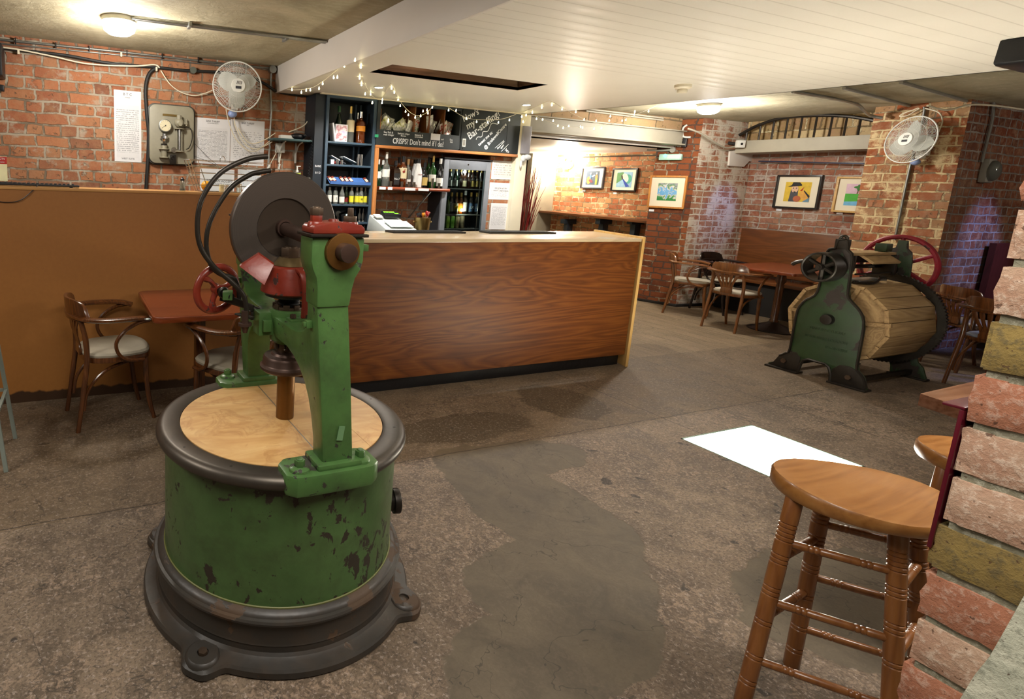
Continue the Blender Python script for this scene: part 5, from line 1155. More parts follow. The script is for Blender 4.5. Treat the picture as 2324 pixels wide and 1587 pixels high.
tag(G().box(1.80, 2.09, 4.93, 5.15, 1.46, 1.499).build('work_surface', M_['steel']), 'narrow steel work surface behind the green machine disc', 'counter')
p = aY(700, 405, 4.96); tag(G().box(p.x-.06, p.x+.03, 4.96, 4.99, 1.5, 1.555).build('tissue_box', M_['white_plastic'], bev=.012), 'white rounded dispenser half hidden behind the machine disc', 'dispenser')
# things standing on the fibreboard counter
PT = 1.4105
p = aY(414, 430, 4.05)
t = thing('sugar_shaker', 'glass shaker with a black cap standing on the fibreboard counter', 'shaker', (p.x, 4.05, PT))
h_ = aY(414, 402, 4.05).z-PT
G().lathe([(.021, 0), (.021, .004), (.018, h_*.5), (.0145, h_*.75), (.013, h_*.75), (.0165, h_*.5), (.019, .005), (0, .005)], 20).build('glass_body', BM['clear'], t)
G().cyl((0, 0, .006), (0, 0, .018), .0175, n=18).build('sugar', M_['paper'], t)
G().lathe([(.015, h_*.74), (.015, h_*.86), (.007, h_*.92), (.004, h_), (0, h_)], 18).build('cap', M_['black_plastic'], t)
# chrome wire basket with fruit
a = aY(430, 362, 4.02); b = aY(455, 434, 4.02)
t = thing('wire_basket', 'tilted chrome wire basket on the fibreboard counter holding an orange', 'basket', (0, 0, 0))
y0, y1 = 4.0, 4.22; zt = a.z; xl0, xl1 = a.x, b.x; xr = aY(600, 430, 4.0).x; g = G()
for k in range(6):
    f = k/5; xl = xl0+(xl1-xl0)*f; z_ = zt+(PT+.003-zt)*f; x2 = xr+(1-f)*.05
    for y_ in (y0, y1): g.tube([(xl, y_, z_), (x2, y_, z_)], .0022, 6)
    g.tube([(xl, y0, z_), (xl, y1, z_)], .0022, 6)
for xx_, y_ in ((0, y0), (0, y1), (.055, y0), (0, (y0+y1)/2)): g.tube([(xl0+xx_, y_, zt+.0), (xl1+xx_, y_, PT+.003)], .0028, 6)
for i in range(9): g.tube([(xl1+i*(xr-xl1)/8, y0, PT+.003), (xl1+i*(xr-xl1)/8, y1, PT+.003)], .0018, 5)
c_ = aY(505, 372, 4.0); g.tube(sm([(c_.x-.018, y0, zt-.005), (c_.x-.016, y0, zt+.02), (c_.x, y0, zt+.035), (c_.x+.016, y0, zt+.02), (c_.x+.018, y0, zt-.005)], 5), .0022, 6)
g.build('wire_frame', M_['chrome'], t)
p = aY(468, 422, 4.08); tag(G().sph((p.x, 4.08, PT+.042), .037, 20, 14).build('orange', pm('orange_peel', '#dd9a12', .45, bs=90)), 'orange resting in the chrome wire basket', 'fruit')
for x, w, h, lb, m in ((503, .030, .055, 'small clear plastic tub with a yellow band beside the wire basket', pm('yellow_band_tub', '#e0d7a8', .4)), (520, .055, .055, 'pale beige carton beside the clear tub on the fibreboard counter', pm('beige_carton', '#c9bfae', .6)), (545, .035, .065, 'clear plastic cup on the fibreboard counter behind the shifter bar', BM['clear'])):
    p = aY(x, 430, 4.06); o = G(); o.bc((p.x, 4.06+(x-500)*.0008, PT+.001+h/2), (w, .04, h)); tag(o.build('tub', m, bev=.004), lb, 'tub')
# ceiling conduits of the left bay
for dx, lb in ((0, 'upper conduit of the pair crossing the left ceiling from the lamp'), (.035, 'lower conduit of the pair crossing the left ceiling from the lamp')):
    a = aZ(300, 37+dx*60, ZC-.012); b = aZ(742, 92+dx*40, ZC-.012); tag(G().tube([(a.x, 4.14-dx, ZC-.012), (1.785, 4.05-dx, ZC-.012)], .009, 10).build('steel_conduit', M_['steel']), lb, 'conduit')
for x, lb in ((.78, 'steel saddle clip on the ceiling conduits nearer the lamp'), (1.48, 'steel saddle clip on the ceiling conduits nearer the fascia')):
    tag(G().bc((x, 4.075, ZC-.018), (.02, .09, .032)).build('clip', M_['steel'], bev=.003), lb, 'clip')
# smoke detector
t = thing('smoke_detector', 'cream smoke detector on the grooved white ceiling', 'smoke detector', (4.2, 2.98, ZD))
G().lathe([(.055, 0), (.055, -.018), (.045, -.03)], 28).build('base', M_['cream_paint'], t)
G().lathe([(.030, -.03), (.034, -.045), (.030, -.055), (0, -.056)], 24).build('sensor', M_['cream_paint'], t)
# ------------------------------------------------------------------ fairy lights
t = thing('fairy_lights', 'string of small warm white fairy lights swagged under the ceiling above the bar', 'fairy lights', (0, 0, 0))
def X18(x, y): p = aX(x, y, 1.80); return p
kn = [(637, 200), (665, 204), (705, 200), (735, 183), (775, 150), (806, 127)]
pts = [X18(x, y) for x, y in kn]; ph = pts[-1]
Yk = [(806, ph.y), (820, 4.3), (850, 4.72), (1180, 4.78), (1260, 4.9), (1510, 5.1), (1600, 5.1)]
def Yat(x):
    for (a, ya), (b, yb) in zip(Yk, Yk[1:]):
        if x <= b: return ya+(yb-ya)*max(0, (x-a))/(b-a)
    return 5.1
k2 = [(815, 150), (825, 185), (845, 218), (862, 226), (872, 216), (884, 194), (890, 193), (905, 225), (925, 250), (945, 262), (965, 258), (985, 240), (1003, 235), (1030, 252), (1060, 268), (1100, 272), (1140, 270), (1180, 256), (1215, 243), (1247, 230), (1280, 247), (1320, 268), (1360, 281), (1385, 282), (1420, 268), (1455, 255), (1500, 236)]
def FP(x, y):
    p = aY(x, y, Yat(x))
    if p.z > ZD-.012 and x < 1500: p = aZ(x, y, ZD-.012)
    return p
pts2 = [FP(x, y) for x, y in k2]
k3 = [(1185, 285), (1205, 262), (1235, 272), (1270, 285), (1310, 289), (1350, 286), (1385, 280)]
g = G(); g.tube(sm(pts, 6), .0022, 5).tube(sm([ph]+pts2, 5), .0022, 5).tube(sm([aY(x, y, Yat(x)) for x, y in k3], 5), .0018, 5)
g.build('cord', M_['cream_paint'], t)
bl = [(600+x/7.215, 120+y/7.215) for x, y in ((285,545),(285,580),(400,495),(452,605),(605,650),(685,615),(752,610),(895,585),(955,505),(1135,405),(1195,400),(1310,215),(1325,175),(1420,140),(1485,120),(1580,235),(1560,415),(1590,525),(1650,675),(1740,680),(1765,820))]
bl += [(840+x/6.456, 200+y/6.456) for x, y in ((35,215),(180,170),(175,215),(315,5),(355,65),(410,170),(440,260),(520,345),(560,395),(660,430),(740,410),(775,340),(835,325),(848,370),(910,285),(1150,325),(1260,330),(1410,450),(1560,495),(1725,505),(1880,505),(2040,470))]
bl += [(1180+x/6.116, 180+y/6.116) for x, y in ((25,520),(85,500),(172,465),(303,395),(443,358),(585,415),(775,455),(890,560),(1058,580),(1255,515),(1240,575),(1418,575),(1470,565),(1595,450),(1588,490),(1785,445),(1965,385),(230,550),(315,560),(462,577),(528,648),(600,678),(677,652),(842,660),(870,672),(1028,687),(1130,680),(43,590))]
em = emit('fairy_bulb_lit', '#fff2b8', 16); b0 = None
for x, y in bl:
    p = X18(x, y) if x < 800 else FP(x, y)
    if b0 is None:
        b0 = G().lathe([(0, -.009), (.0045, -.008), (.006, -.002), (.004, .005), (.0012, .014), (0, .016)], 8).build('bulb', em, t); o = b0
    else: o = b0.copy(); C.objects.link(o); o.parent = t
    o.location = p
# ================================================================== right side of the room
def frame_pic(name, corners_c, w, h, rz, label, fm, mat_mount, art, deep=.02, fw=.014, mount=.22, tilt=0):
    t = thing(name, label, 'framed picture', corners_c, rz)     # local: faces -Y
    g = G(); R = Matrix.Rotation(tilt, 4, 'X')
    for a in ((-w/2, w/2, h/2-fw, h/2), (-w/2, w/2, -h/2, -h/2+fw)): g.box(a[0], a[1], -deep, 0, a[2], a[3], R)
    for a in ((-w/2, -w/2+fw), (w/2-fw, w/2)): g.box(a[0], a[1], -deep, 0, -h/2+fw, h/2-fw, R)
    g.build('frame', fm, t, bev=.0015)
    G().box(-w/2+fw, w/2-fw, -deep*.45, -deep*.3, -h/2+fw, h/2-fw, R).build('mount', mat_mount, t)
    art(t, w, h, -deep*.45-.0006, R)
    return t
mw = pm('mount_cream', '#e8dfc6', .7, var=.02)
def slab(t, pts, y, col, name, R, rough=.7):
    G().prism(pts, y-.0008, y, 'y', R).build(name, pm(name+col[1:], col, rough, 0, .12, 20), t)
def ell(cx, cz, rx, rz, n=20, a=0):
    return [(cx+rx*math.cos(2*PI*i/n)*math.cos(a)-rz*math.sin(2*PI*i/n)*math.sin(a), cz+rx*math.cos(2*PI*i/n)*math.sin(a)+rz*math.sin(2*PI*i/n)*math.cos(a)) for i in range(n)]
def art_land(t, w, h, y, R):
    a, b = w*.26, h*.27; s = NT('landscape_print'); o = s.obj(); n_ = s.noise(o, 11, 4, .6, 1.2)
    sx = s.t.nodes.new('ShaderNodeSeparateXYZ'); s.set(sx.inputs[0], o)
    v = s.math('ADD', s.math('MULTIPLY', sx.outputs[2], 2.4), s.math('MULTIPLY_ADD', n_, 1, .02))
    col = s.ramp(v, [(.25, '#2f7a3c'), (.36, '#4c8f4e'), (.42, '#d6cfc0'), (.47, '#5f9fd0'), (.58, '#74aeda'), (.63, '#e8d8c8'), (.68, '#3f8a4a'), (.78, '#9a9aa0')])
    G().box(-a, a, y-.0006, y, -b, b, R).build('landscape_print', s.fin(col, .7), t)
def art_couple(t, w, h, y, R):
    a, b = w*.29, h*.32
    slab(t, [(-a, -b), (a, -b), (a, b), (-a, b)], y, '#3c4a5c', 'background', R)
    slab(t, ell(-a*.55, -b*.35, a*.3, b*.55), y-.001, '#c8873a', 'sofa', R)
    slab(t, ell(-a*.2, -b*.45, a*.35, b*.2, a=-.4), y-.002, '#6e2a2e', 'skirt', R)
    slab(t, ell(-a*.3, b*.2, a*.16, b*.32), y-.003, '#4a6c8c', 'blouse', R)
    slab(t, ell(-a*.3, b*.62, a*.12, b*.14), y-.004, '#d8c0a8', 'face', R)
    slab(t, ell(a*.6, b*.15, a*.2, b*.35), y-.001, '#a8783a', 'jumper', R)
    slab(t, [(a*.45, -b*.95), (a*.75, -b*.95), (a*.78, -b*.1), (a*.45, -b*.1)], y-.002, '#9aa83c', 'trousers', R)
    slab(t, ell(a*.6, b*.65, a*.11, b*.15), y-.003, '#d8c0a8', 'face', R)
    slab(t, ell(a*.12, b*.3, a*.26, b*.1, a=.4), y-.001, '#e8e8e4', 'bird', R)
def art_abs(t, w, h, y, R):
    a, b = w*.31, h*.33
    slab(t, [(-a, -b), (a, -b), (a, b), (-a, b)], y, '#8fb4cc', 'background', R)
    slab(t, [(-a, -b*.5), (0, b*.2), (-a*.2, b), (-a, b*.9)], y-.001, '#5c8a54', 'green_hill', R)
    slab(t, ell(a*.45, b*.1, a*.5, b*.6), y-.0015, '#4fa08c', 'teal_shape', R)
    slab(t, ell(a*.12, b*.25, a*.38, b*.62, a=.5), y-.003, '#e6dcc6', 'pale_shape', R)
    slab(t, [(-a*.35, b*.3), (-a*.15, b*.15), (a*.75, -b*.85), (a*.3, -b*.95)], y-.004, '#2340a0', 'blue_stroke', R)
    slab(t, ell(-a*.3, b*.35, a*.1, b*.3, a=.3), y-.005, '#3c2a20', 'brown_shape', R)
def art_beard(t, w, h, y, R):
    a, b = w*.29, h*.29
    slab(t, [(-a, -b), (a, -b), (a, b), (-a, b)], y, '#d8b63a', 'yellow_ground', R)
    slab(t, [(-a*.6, -b), (-a*.5, b*.3), (a*.05, b*.35), (a*.1, -b)], y-.001, '#4a4a50', 'beard', R)
    slab(t, ell(-a*.22, b*.3, a*.27, b*.38), y-.002, '#e0b898', 'face', R)
    slab(t, [(-a*.8, b*.5), (a*.25, b*.62), (a*.3, b*.7), (a*.1, b*.98), (-a*.42, b*.98), (-a*.5, b*.68)], y-.003, '#1c1c20', 'hat', R)
    slab(t, ell(a*.05, -b*.7, a*.3, b*.32), y-.003, '#b0603c', 'brown_sleeve', R)
    slab(t, [(a*.1, -b*.15), (a*.45, b*.15), (a*1.0, -b*.7), (a*.6, -b*.95)], y-.004, '#d9a24a', 'hand', R)
    slab(t, [(a*.2, b*.1), (a*.5, b*.55), (a*.35, b*.1)], y-.005, '#b8281c', 'red_shape', R)
    slab(t, [(a*.5, b*.2), (a, -b*.4), (a*.9, -b*.7), (a*.5, -b*.1)], y-.002, '#1c1c20', 'dark_coat', R)
    slab(t, [(a*.5, -b), (a, -b), (a, -b*.55)], y-.006, '#5f88a0', 'blue_corner', R)
    slab(t, ell(-a*.2, -b*.02, a*.1, b*.06), y-.004, '#2a2a2c', 'mouth', R)
    for q_ in (-.33, -.1): slab(t, ell(a*q_, b*.38, a*.05, b*.05), y-.005, '#3a3a40', 'eye', R)
def art_palm(t, w, h, y, R):
    a, b = w*.27, h*.30
    slab(t, [(-a, -b), (a, -b), (a, b), (-a, b)], y, '#d8b8c8', 'pink_sky', R)
    slab(t, [(-a, -b), (a, -b), (a, b*.1), (-a, b*.1)], y-.001, '#4fae3c', 'green_field', R)
    slab(t, [(-a, -b), (a, -b), (a, -b*.55), (-a, -b*.65)], y-.002, '#74b8e0', 'blue_water', R)
    slab(t, [(-a*.1, b*.1), (0, b*.1), (a*.06, b*.6), (0, b*.6)], y-.003, '#6e4a2a', 'palm_trunk', R)
    slab(t, ell(0, b*.7, a*.4, b*.12), y-.004, '#3c7a34', 'palm_crown', R); slab(t, ell(0, b*.66, a*.12, b*.3), y-.005, '#3c7a34', 'palm_crown', R)
blackw = pm('black_frame', '#1a1614', .35); oakf = wood('oak_frame', '#a8672c', '#c98a44', 'z', 1, .4, .2)
greyf = pm('pewter_frame', '#5a5a60', .3, .5)
def small_label(x, y, z, rz, label):
    tag(G().bc((0, -.002, 0), (.062, .003, .03)).build('caption_card', M_['paper']), label, 'caption card').location = (x, y, z)
    o = C.objects[-1]; o.rotation_euler = (0, 0, rz); return o
# pillar picture: face runs from PA to PB
pd_ = Vector((PB[0]-PA[0], PB[1]-PA[1], 0)).normalized(); rzp = math.atan2(pd_.y, pd_.x)
pn = Vector((pd_.y, -pd_.x, 0))     # outward (towards the camera)
def onpil(x, y, off=0):
    A_ = Vector((PA[0], PA[1], 0)); d = ray(x, y); o = Vector((0, 0, CAMZ)); tt = (A_-o).dot(pn)/d.dot(pn); return o+d*tt+pn*off
tl, tr_, bl_, br_ = onpil(1478, 397), onpil(1562, 400), onpil(1472, 469), onpil(1552, 476)
c = (tl+tr_+bl_+br_)/4
frame_pic('framed_picture', c+pn*.005, (tr_-tl).length*1.0, ((tl-bl_).length+(tr_-br_).length)/2, rzp, 'oak framed green and blue landscape picture on the brick pillar', oakf, mw, art_land, .035, .022, tilt=.05)
p = onpil(1479, 477.5, .003); small_label(p.x, p.y, p.z, rzp, 'small white caption card under the oak framed landscape')
# far wall pictures (facing -X)
for nm_, (x0_, y0_, x1_, y1_, x2_, y2_, x3_, y3_), fm, art, lb in (('a', (1323, 379, 1374, 380, 1320, 427, 1370, 430), greyf, art_couple, 'grey framed picture of two seated figures with a white bird on the far wall'), ('b', (1392, 381, 1448, 383, 1389, 432, 1447, 437), blackw, art_abs, 'dark framed abstract picture with a blue stroke on the far wall')):
    a, b, c_, d_ = aX(x0_, y0_, 8.08), aX(x1_, y1_, 8.08), aX(x2_, y2_, 8.08), aX(x3_, y3_, 8.08); m = (a+b+c_+d_)/4
    frame_pic('framed_picture', m, abs(a.y-b.y), (a.z-c_.z+b.z-d_.z)/2, -PI/2, lb, fm, mw, art, .03, .02)
for x, y, lb in ((1325, 433, 'small white caption card under the two figures picture'), (1396, 438.5, 'small white caption card under the abstract picture')):
    p = aX(x, y, 8.09); small_label(p.x, p.y, p.z, -PI/2, lb)
XA = 8.79
for (x0_, y0_, x1_, y1_, x2_, y2_, x3_, y3_), fm, art, lb in (((1768, 394, 1869, 401, 1760, 470, 1855, 478), blackw, art_beard, 'black framed picture of a bearded man in a hat above the bench'), ((1905, 398, 2010, 405, 1894, 480, 1990, 487), M_['pine_y'], art_palm, 'framed palm tree landscape partly hidden by the right brick pier')):
    a, b, c_, d_ = aX(x0_, y0_, XA), aX(x1_, y1_, XA), aX(x2_, y2_, XA), aX(x3_, y3_, XA); m = (a+b+c_+d_)/4
    frame_pic('framed_picture', m, abs(a.y-b.y), (a.z-c_.z+b.z-d_.z)/2, -PI/2, lb, fm, mw, art, .04, .022)
for x, y, lb in ((1768, 476, 'small white caption card under the bearded man picture'), (1906, 483.5, 'small white caption card under the palm tree picture')):
    p = aX(x, y, XA); small_label(p.x, p.y, p.z, -PI/2, lb)
# far shelf
a = aX(1255, 479, 8.0); b = aX(1447, 498, 8.0)
t = thing('wall_bench_shelf', 'long brown drinks shelf on dark brackets along the far brick wall', 'shelf', (0, 0, 0))
G().add([(7.78, 7.84, a.z-.035), (8.09, 7.84, a.z-.035), (8.09, 5.75, b.z-.04), (7.78, 5.75, b.z-.04), (7.78, 7.84, a.z), (8.09, 7.84, a.z), (8.09, 5.75, b.z), (7.78, 5.75, b.z)], [(3,2,1,0),(4,5,6,7),(0,1,5,4),(1,2,6,5),(2,3,7,6),(3,0,4,7)]).build('board', M_['walnut_y'], t, bev=.003)
for px in (1290, 1370, 1443):
    p = aX(px, 500, 7.95); G().box(7.82, 8.09, p.y-.045, p.y+.045, p.z-.06, p.z+.02).box(7.9, 8.02, p.y-.04, p.y+.04, 0, p.z-.06).build('bracket', M_['blueblack'], t, bev=.004)
cable('steel_conduit', [(1300, 368.5), (1465, 368.8)], .006, M_['iron'], 'thin dark rail along the top of the far brick wall', 'rail', Y=7) if False else tag(G().tube([(8.085, 7.3, aX(1320, 357, 8.08).z), (8.085, 5.85, aX(1460, 354, 8.08).z)], .008, 6).build('picture_rail', M_['iron']), 'thin dark picture rail high on the far brick wall', 'rail')
# things on the pillar: exit light, conduits, bells
p = onpil(1524, 357, .0); a, b = onpil(1497, 358), onpil(1551, 358)
t = thing('exit_light', 'boxy white emergency light with a green glow on the brick pillar', 'emergency light', p, rzp)
G().box(-.135, .135, -.07, -.0, -.04, .04).build('body', pm('exit_cover', '#a9c4b8', .25, Emission_Color=hexc('#4fe0a8'), Emission_Strength=.12), t, bev=.012)
G().cyl((-.06, -.074, .018), (-.06, -.07, .018), .02, n=16).build('green_lamp', emit('exit_green_lit', '#3dffb0', 9), t)
G().box(-.03, .115, -.072, -.07, -.022, .026).build('tube', M_['white_plastic'], t)
def pil_tube(name, pts, r, mat, label, cat='conduit', off=.02):
    return tag(G().tube(sm([onpil(x, y, off) for x, y in pts], 5), r, 8).build(name, mat), label, cat)
pil_tube('steel_conduit', [(1536, 275), (1536, 300), (1530, 335)], .012, M_['steel'], 'short bright vertical conduit above the emergency light')
pil_tube('steel_conduit', [(1470, 341), (1500, 342), (1525, 340)], .014, M_['grey_paint'], 'grey horizontal conduit above the emergency light')
tag(G().cyl(onpil(1528, 341, .0), onpil(1528, 341, .04), .035, n=20).build('junction_box', M_['grey_paint']), 'round grey conduit box above the emergency light', 'junction box')
tag(G().bc(onpil(1544, 326, .03), (.055, .04, .09), rz=rzp).build('switch_box', M_['grey_paint'], bev=.004), 'grey switch box on the pillar above the emergency light', 'switch')
tag(G().bc(onpil(1557, 325, .04), (.045, .07, .11), rz=rzp).build('alarm_box', M_['black_plastic'], bev=.006), 'black box beside the grey switch box on the pillar', 'alarm')
pil_tube('bent_bracket', [(1562, 284), (1553, 292), (1552, 308), (1558, 312), (1570, 312)], .012, M_['white_plastic'], 'white bent pipe bracket at the top of the pillar', 'bracket', .05)
p = onpil(1511, 295, .12); o = tag(G().bc((0, 0, 0), (.09, .04, .13), ry=.35).build('sensor_box', M_['white_plastic'], bev=.006), 'small tilted white sensor box hanging below the ceiling beam', 'sensor'); o.location = p; o.rotation_euler = (0, 0, rzp)
# grey cable across the limewashed face and camera
cable('grey_cable', [(1562, 292), (1590, 303), (1620, 322), (1645, 335), (1668, 333)], .011, M_['concrete_beam'], 'grey cable sagging over the limewashed brick towards the small camera', Y=5.05)
pc_ = aY(1680, 327, 5.0)
t = thing('security_camera', 'small square white camera at the left end of the alcove lintel', 'camera', pc_, -.5)
G().box(-.05, .05, -.03, .03, -.05, .05).build('body', M_['white_plastic'], t, bev=.014)
G().cyl((0, -.031, 0), (0, -.036, 0), .015, n=16).build('lens', M_['black_plastic'], t)
G().cyl((-.03, .03, 0), (-.09, .1, .02), .02, n=12).build('arm', M_['black_plastic'], t)
# alcove lintel, arch with rods
a = aX(1690, 318, 8.45); b = aX(2000, 315, 8.45)
g = G(); zt_, zb_ = 2.29, 2.13
tag(G().box(8.40, 8.78, 3.605, 5.11, 2.125, 2.285).build('lintel', M_['concrete_beam'], bev=.006), 'pale concrete lintel spanning the alcove above the bench', 'lintel')
struct(G().box(8.6, 8.78, 3.605, 5.11, 2.286, ZC-.001).build('wall_over_lintel', brick('stone_over_lintel', 1, ['#8a7048', '#a58c5c', '#c4ad7c', '#d9c596'], '#7a6648', wash=.35, washc='#e0d2a8', bw=.3, rh=.2)))
t = thing('iron_arch', 'shallow iron arch with upright rods above the alcove lintel', 'arch', (0, 0, 0))
pa_ = [aX(x, y, 8.42) for x, y in ((1678, 307), (1720, 285), (1780, 267), (1850, 262), (1920, 264), (1975, 272), (2005, 280))]
G().tube(sm(pa_, 6), .02, 8).build('arch_bar', M_['iron'], t)
sp_ = sm(pa_, 12)
for x in (1697, 1726, 1755, 1785, 1817, 1850, 1885, 1918, 1950, 1987):
    p = aX(x, 290, 8.43); top = min(sp_, key=lambda v: abs(v.y-p.y)).z
    G().tube([(8.43, p.y, 2.285), (8.43, p.y, max(top, 2.30))], .011, 6).build('rod', M_['iron'], t)
tag(G().tube([aX(1722, 366, 8.7), aX(1975, 372, 8.7)], .009, 8).build('blue_rail', pm('dark_blue_rail', '#1c2440', .4)), 'dark blue hanging rail below the alcove lintel', 'rail')
pp_ = [aY(x, y, 5.125) for x, y in ((1655, 343), (1700, 338), (1730, 352), (1722, 371), (1698, 366), (1686, 379), (1652, 376))]
tag(G().prism([(v.x, v.z) for v in pp_], 5.11, 5.135, 'y').build('plaster_patch', M_['fascia'], bev=.004), 'smooth plaster patch on the limewashed brick beside the alcove', 'plaster patch')
# bench
t = thing('bench', 'long fixed wooden bench with a tall plain back in the alcove', 'bench', (0, 0, 0))
G().box(8.74, 8.785, 3.62, 5.06, .50, 1.11).build('backrest', M_['walnut_y'], t, bev=.003)
G().box(8.36, 8.74, 3.62, 5.06, .42, .46).build('seat', M_['walnut_y'], t, bev=.004)
G().box(8.40, 8.43, 3.62, 5.06, 0, .42).build('front_board', M_['dark'], t)
# pier: fan, conduits, meter box
XP = 8.15
p = aX(2070, 318, 7.97)
fan((7.97, p.y, p.z), .232, -PI/2-.32, -.1, 'white caged wall fan on the right brick pier', -.4)
tag(G().tube(sm([aX(2097, 243, 8.13), aX(2095, 265, 8.13), aX(2065, 380, 8.13), aX(2040, 500, 8.13), aX(2030, 545, 8.13)], 4), .0105, 8).build('steel_conduit', M_['steel']), 'vertical galvanised conduit behind the fan on the right brick pier', 'conduit')
tag(G().tube(sm([aX(x, y, 8.10) for x, y in ((2100, 246), (2130, 255), (2139, 275), (2130, 300))], 5), .006, 6).build('white_cable', M_['cream_paint']), 'white cable loop right of the fan on the brick pier', 'cable')
tag(G().tube(sm([aX(x, y, 8.10) for x, y in ((2085, 245), (2050, 258), (2042, 264), (2060, 262), (2087, 246))], 5), .005, 6).build('white_cable', M_['cream_paint']), 'white cable loop left of the conduit above the pier fan', 'cable')
YP = 2.87
def pP(x, y, off=.02): return aY(x, y, 2.885-off)
tag(G().tube(sm([pP(2255, 230), pP(2252, 270), pP(2240, 320), pP(2228, 368)], 4), .013, 8).build('steel_conduit', M_['steel']), 'bright conduit dropping to the clear meter box beside the pier', 'conduit')
p = pP(2231, 388, 0)
t = thing('meter_box', 'clear domed electric meter box on the dark side of the brick pier', 'meter', p)
G().box(-.085, .09, -.06, 0, -.12, .12).build('base', M_['grey_paint'], t, bev=.02)
G().sph((0, -.07, 0), .09, 18, 10, sc=(1, .6, 1.15)).build('cover', BM['clear'], t)
cw = [aZ(x, y, ZC-.012) for x, y in ((1800, 208), (1880, 222), (1942, 236))]+[aZ(1960, 250, ZC-.06), aZ(1975, 262, ZC-.1), aZ(2003, 268, ZC-.13)]
tag(G().tube(sm(cw, 4), .016, 8).build('steel_conduit', M_['steel']), 'bright bent conduit crossing the right ceiling towards the pier', 'conduit')
for x0_, y0_, x1_, y1_, lb in ((1915, 200, 2070, 242, 'dark conduit crossing the right ceiling, middle one'), (2045, 187, 2215, 236, 'pair of conduits crossing the right ceiling, nearest one')):
    a, b = aZ(x0_, y0_, ZC-.015), aZ(x1_, y1_, ZC-.015); tag(G().tube([a, b], .014, 8).build('steel_conduit', M_['grey_paint']), lb, 'conduit')
cable('white_cable', [(2105, 240), (2150, 250), (2200, 238), (2260, 240), (2330, 250)], .008, M_['cream_paint'], 'long white cable draped along the top right of the room', Y=2.7)
# conduit bundle over the beam
for i, (dy, lb) in enumerate(((0, 'upper pale conduit along the stone strip above the beam'), (5, 'lower pale conduit along the stone strip above the beam'))):
    tag(G().tube([aY(1330, 247+dy, 5.33), aY(1505, 268+dy, 5.33)], .010, 8).build('steel_conduit', M_['concrete_beam']), lb, 'conduit')
# hanging black metal housing at the top right
t = thing('metal_housing', 'black painted metal housing hanging from the ceiling at the top right corner', 'metal housing', (3.5, 1.2, 0))
a = aY(2251, 150, 1.45); ox = a.x-3.5; t.location.x = 3.5
G().prism([(ox, a.z+.01), (ox+.03, a.z-.0), (ox+.4, a.z+.0), (ox+.4, ZD-.001), (ox+.02, ZD-.001)], -.0, .25, 'y').build('casing', pm('black_enamel', '#15161a', .3, .3, .4, 10, 25), t, bev=.008)
G().cyl((ox+.07, -.02, a.z+.08), (ox+.07, 0, a.z+.08), .022, n=6).build('bolt', M_['iron'], t)
G().cyl((ox-.02, .1, ZD-.06), (ox+.03, .1, ZD-.06), .02, n=12).build('pin', M_['iron'], t)
# ------------------------------------------------------------------ near brick pier at the right edge
def nb(name, c1, c2, c3, sc=70):
    s = NT(name); o = s.pos(); n1 = s.noise(o, sc, 5, .75); n2 = s.noise(o, 14, 4, .6)
    col = s.mix(s.ramp(n2, [(.35, 0.), (.65, 1.)]), hexc(c1), hexc(c2)); col = s.mix(s.ramp(n1, [(.5, 0.), (.62, .8)]), col, hexc(c3)); col = s.mix(s.ramp(s.noise(o, 110, 3), [(.66, 0.), (.7, .8)]), col, hexc('#4a3428'))
    return s.fin(col, .9, 0, s.bump(s.math('ADD', n1, n2), .7, .004), Specular_IOR_Level=.2)
NB = [nb('brick_orange', '#8d5c46', '#9a6850', '#ab8c7a'), nb('brick_pink', '#a07c66', '#a58a74', '#c0ab98'), nb('brick_stock', '#72603a', '#84703f', '#5a5038'), nb('mortar_grey', '#6f6b58', '#7f7c6a', '#a09e8c', 90), nb('lime_plaster', '#c9c8b4', '#a9ab98', '#8a8c7c', 60)]
PX0, PYE = 1.30, .388
g = G(); random.seed(11)
g.mi = 3; g.box(PX0+.0085, PX0+.5, -1.6, PYE-.006, 0, ZC)
pitch = .0855; zb = aX(2130, 1245, PX0).z-.5*.0    # a stock brick centre row
k0 = round(zb/pitch); offz = zb-k0*pitch
cyc = {0: 2, 1: 1, 2: 1, 3: 0, 4: 2, 5: 1, 6: 1, 7: 0, -1: 0, -2: 1, -3: 0, -4: 1, -5: 0, -6: 2}
def rb(y0, y1, z0, z1, x0, mi):     # rough brick, face grid displaced
    g.mi = mi; ny, nz = 6, 4; vs = []; fs = []
    j0, j1 = random.uniform(-.004, .004), random.uniform(-.006, .006)
    for i in range(ny+1):
        for k in range(nz+1):
            e = (i in (0, ny)) + (k in (0, nz)); d = .0035*e+random.uniform(-.002, .002)
            vs.append((x0+d, y0+(y1-y0)*i/ny+(random.uniform(-.003, .003)), z0+(z1-z0)*k/nz+random.uniform(-.002, .002)+j0*(i/ny-.5)))
    n0 = len(vs)
    for i in range(ny+1):
        for k in range(nz+1): vs.append((x0+.09, y0+(y1-y0)*i/ny, z0+(z1-z0)*k/nz))
    for i in range(ny):
        for k in range(nz):
            q = i*(nz+1)+k; fs.append((q, q+nz+1, q+nz+2, q+1))
    for i in range(ny):
        for k, in ((0,), (nz,)): q = i*(nz+1)+k; fs.append((q, q+n0, q+n0+nz+1, q+nz+1))
    for k in range(nz):
        for i in (0, ny): q = i*(nz+1)+k; fs.append((q, q+1, q+1+n0, q+n0))
    g.add(vs, fs)
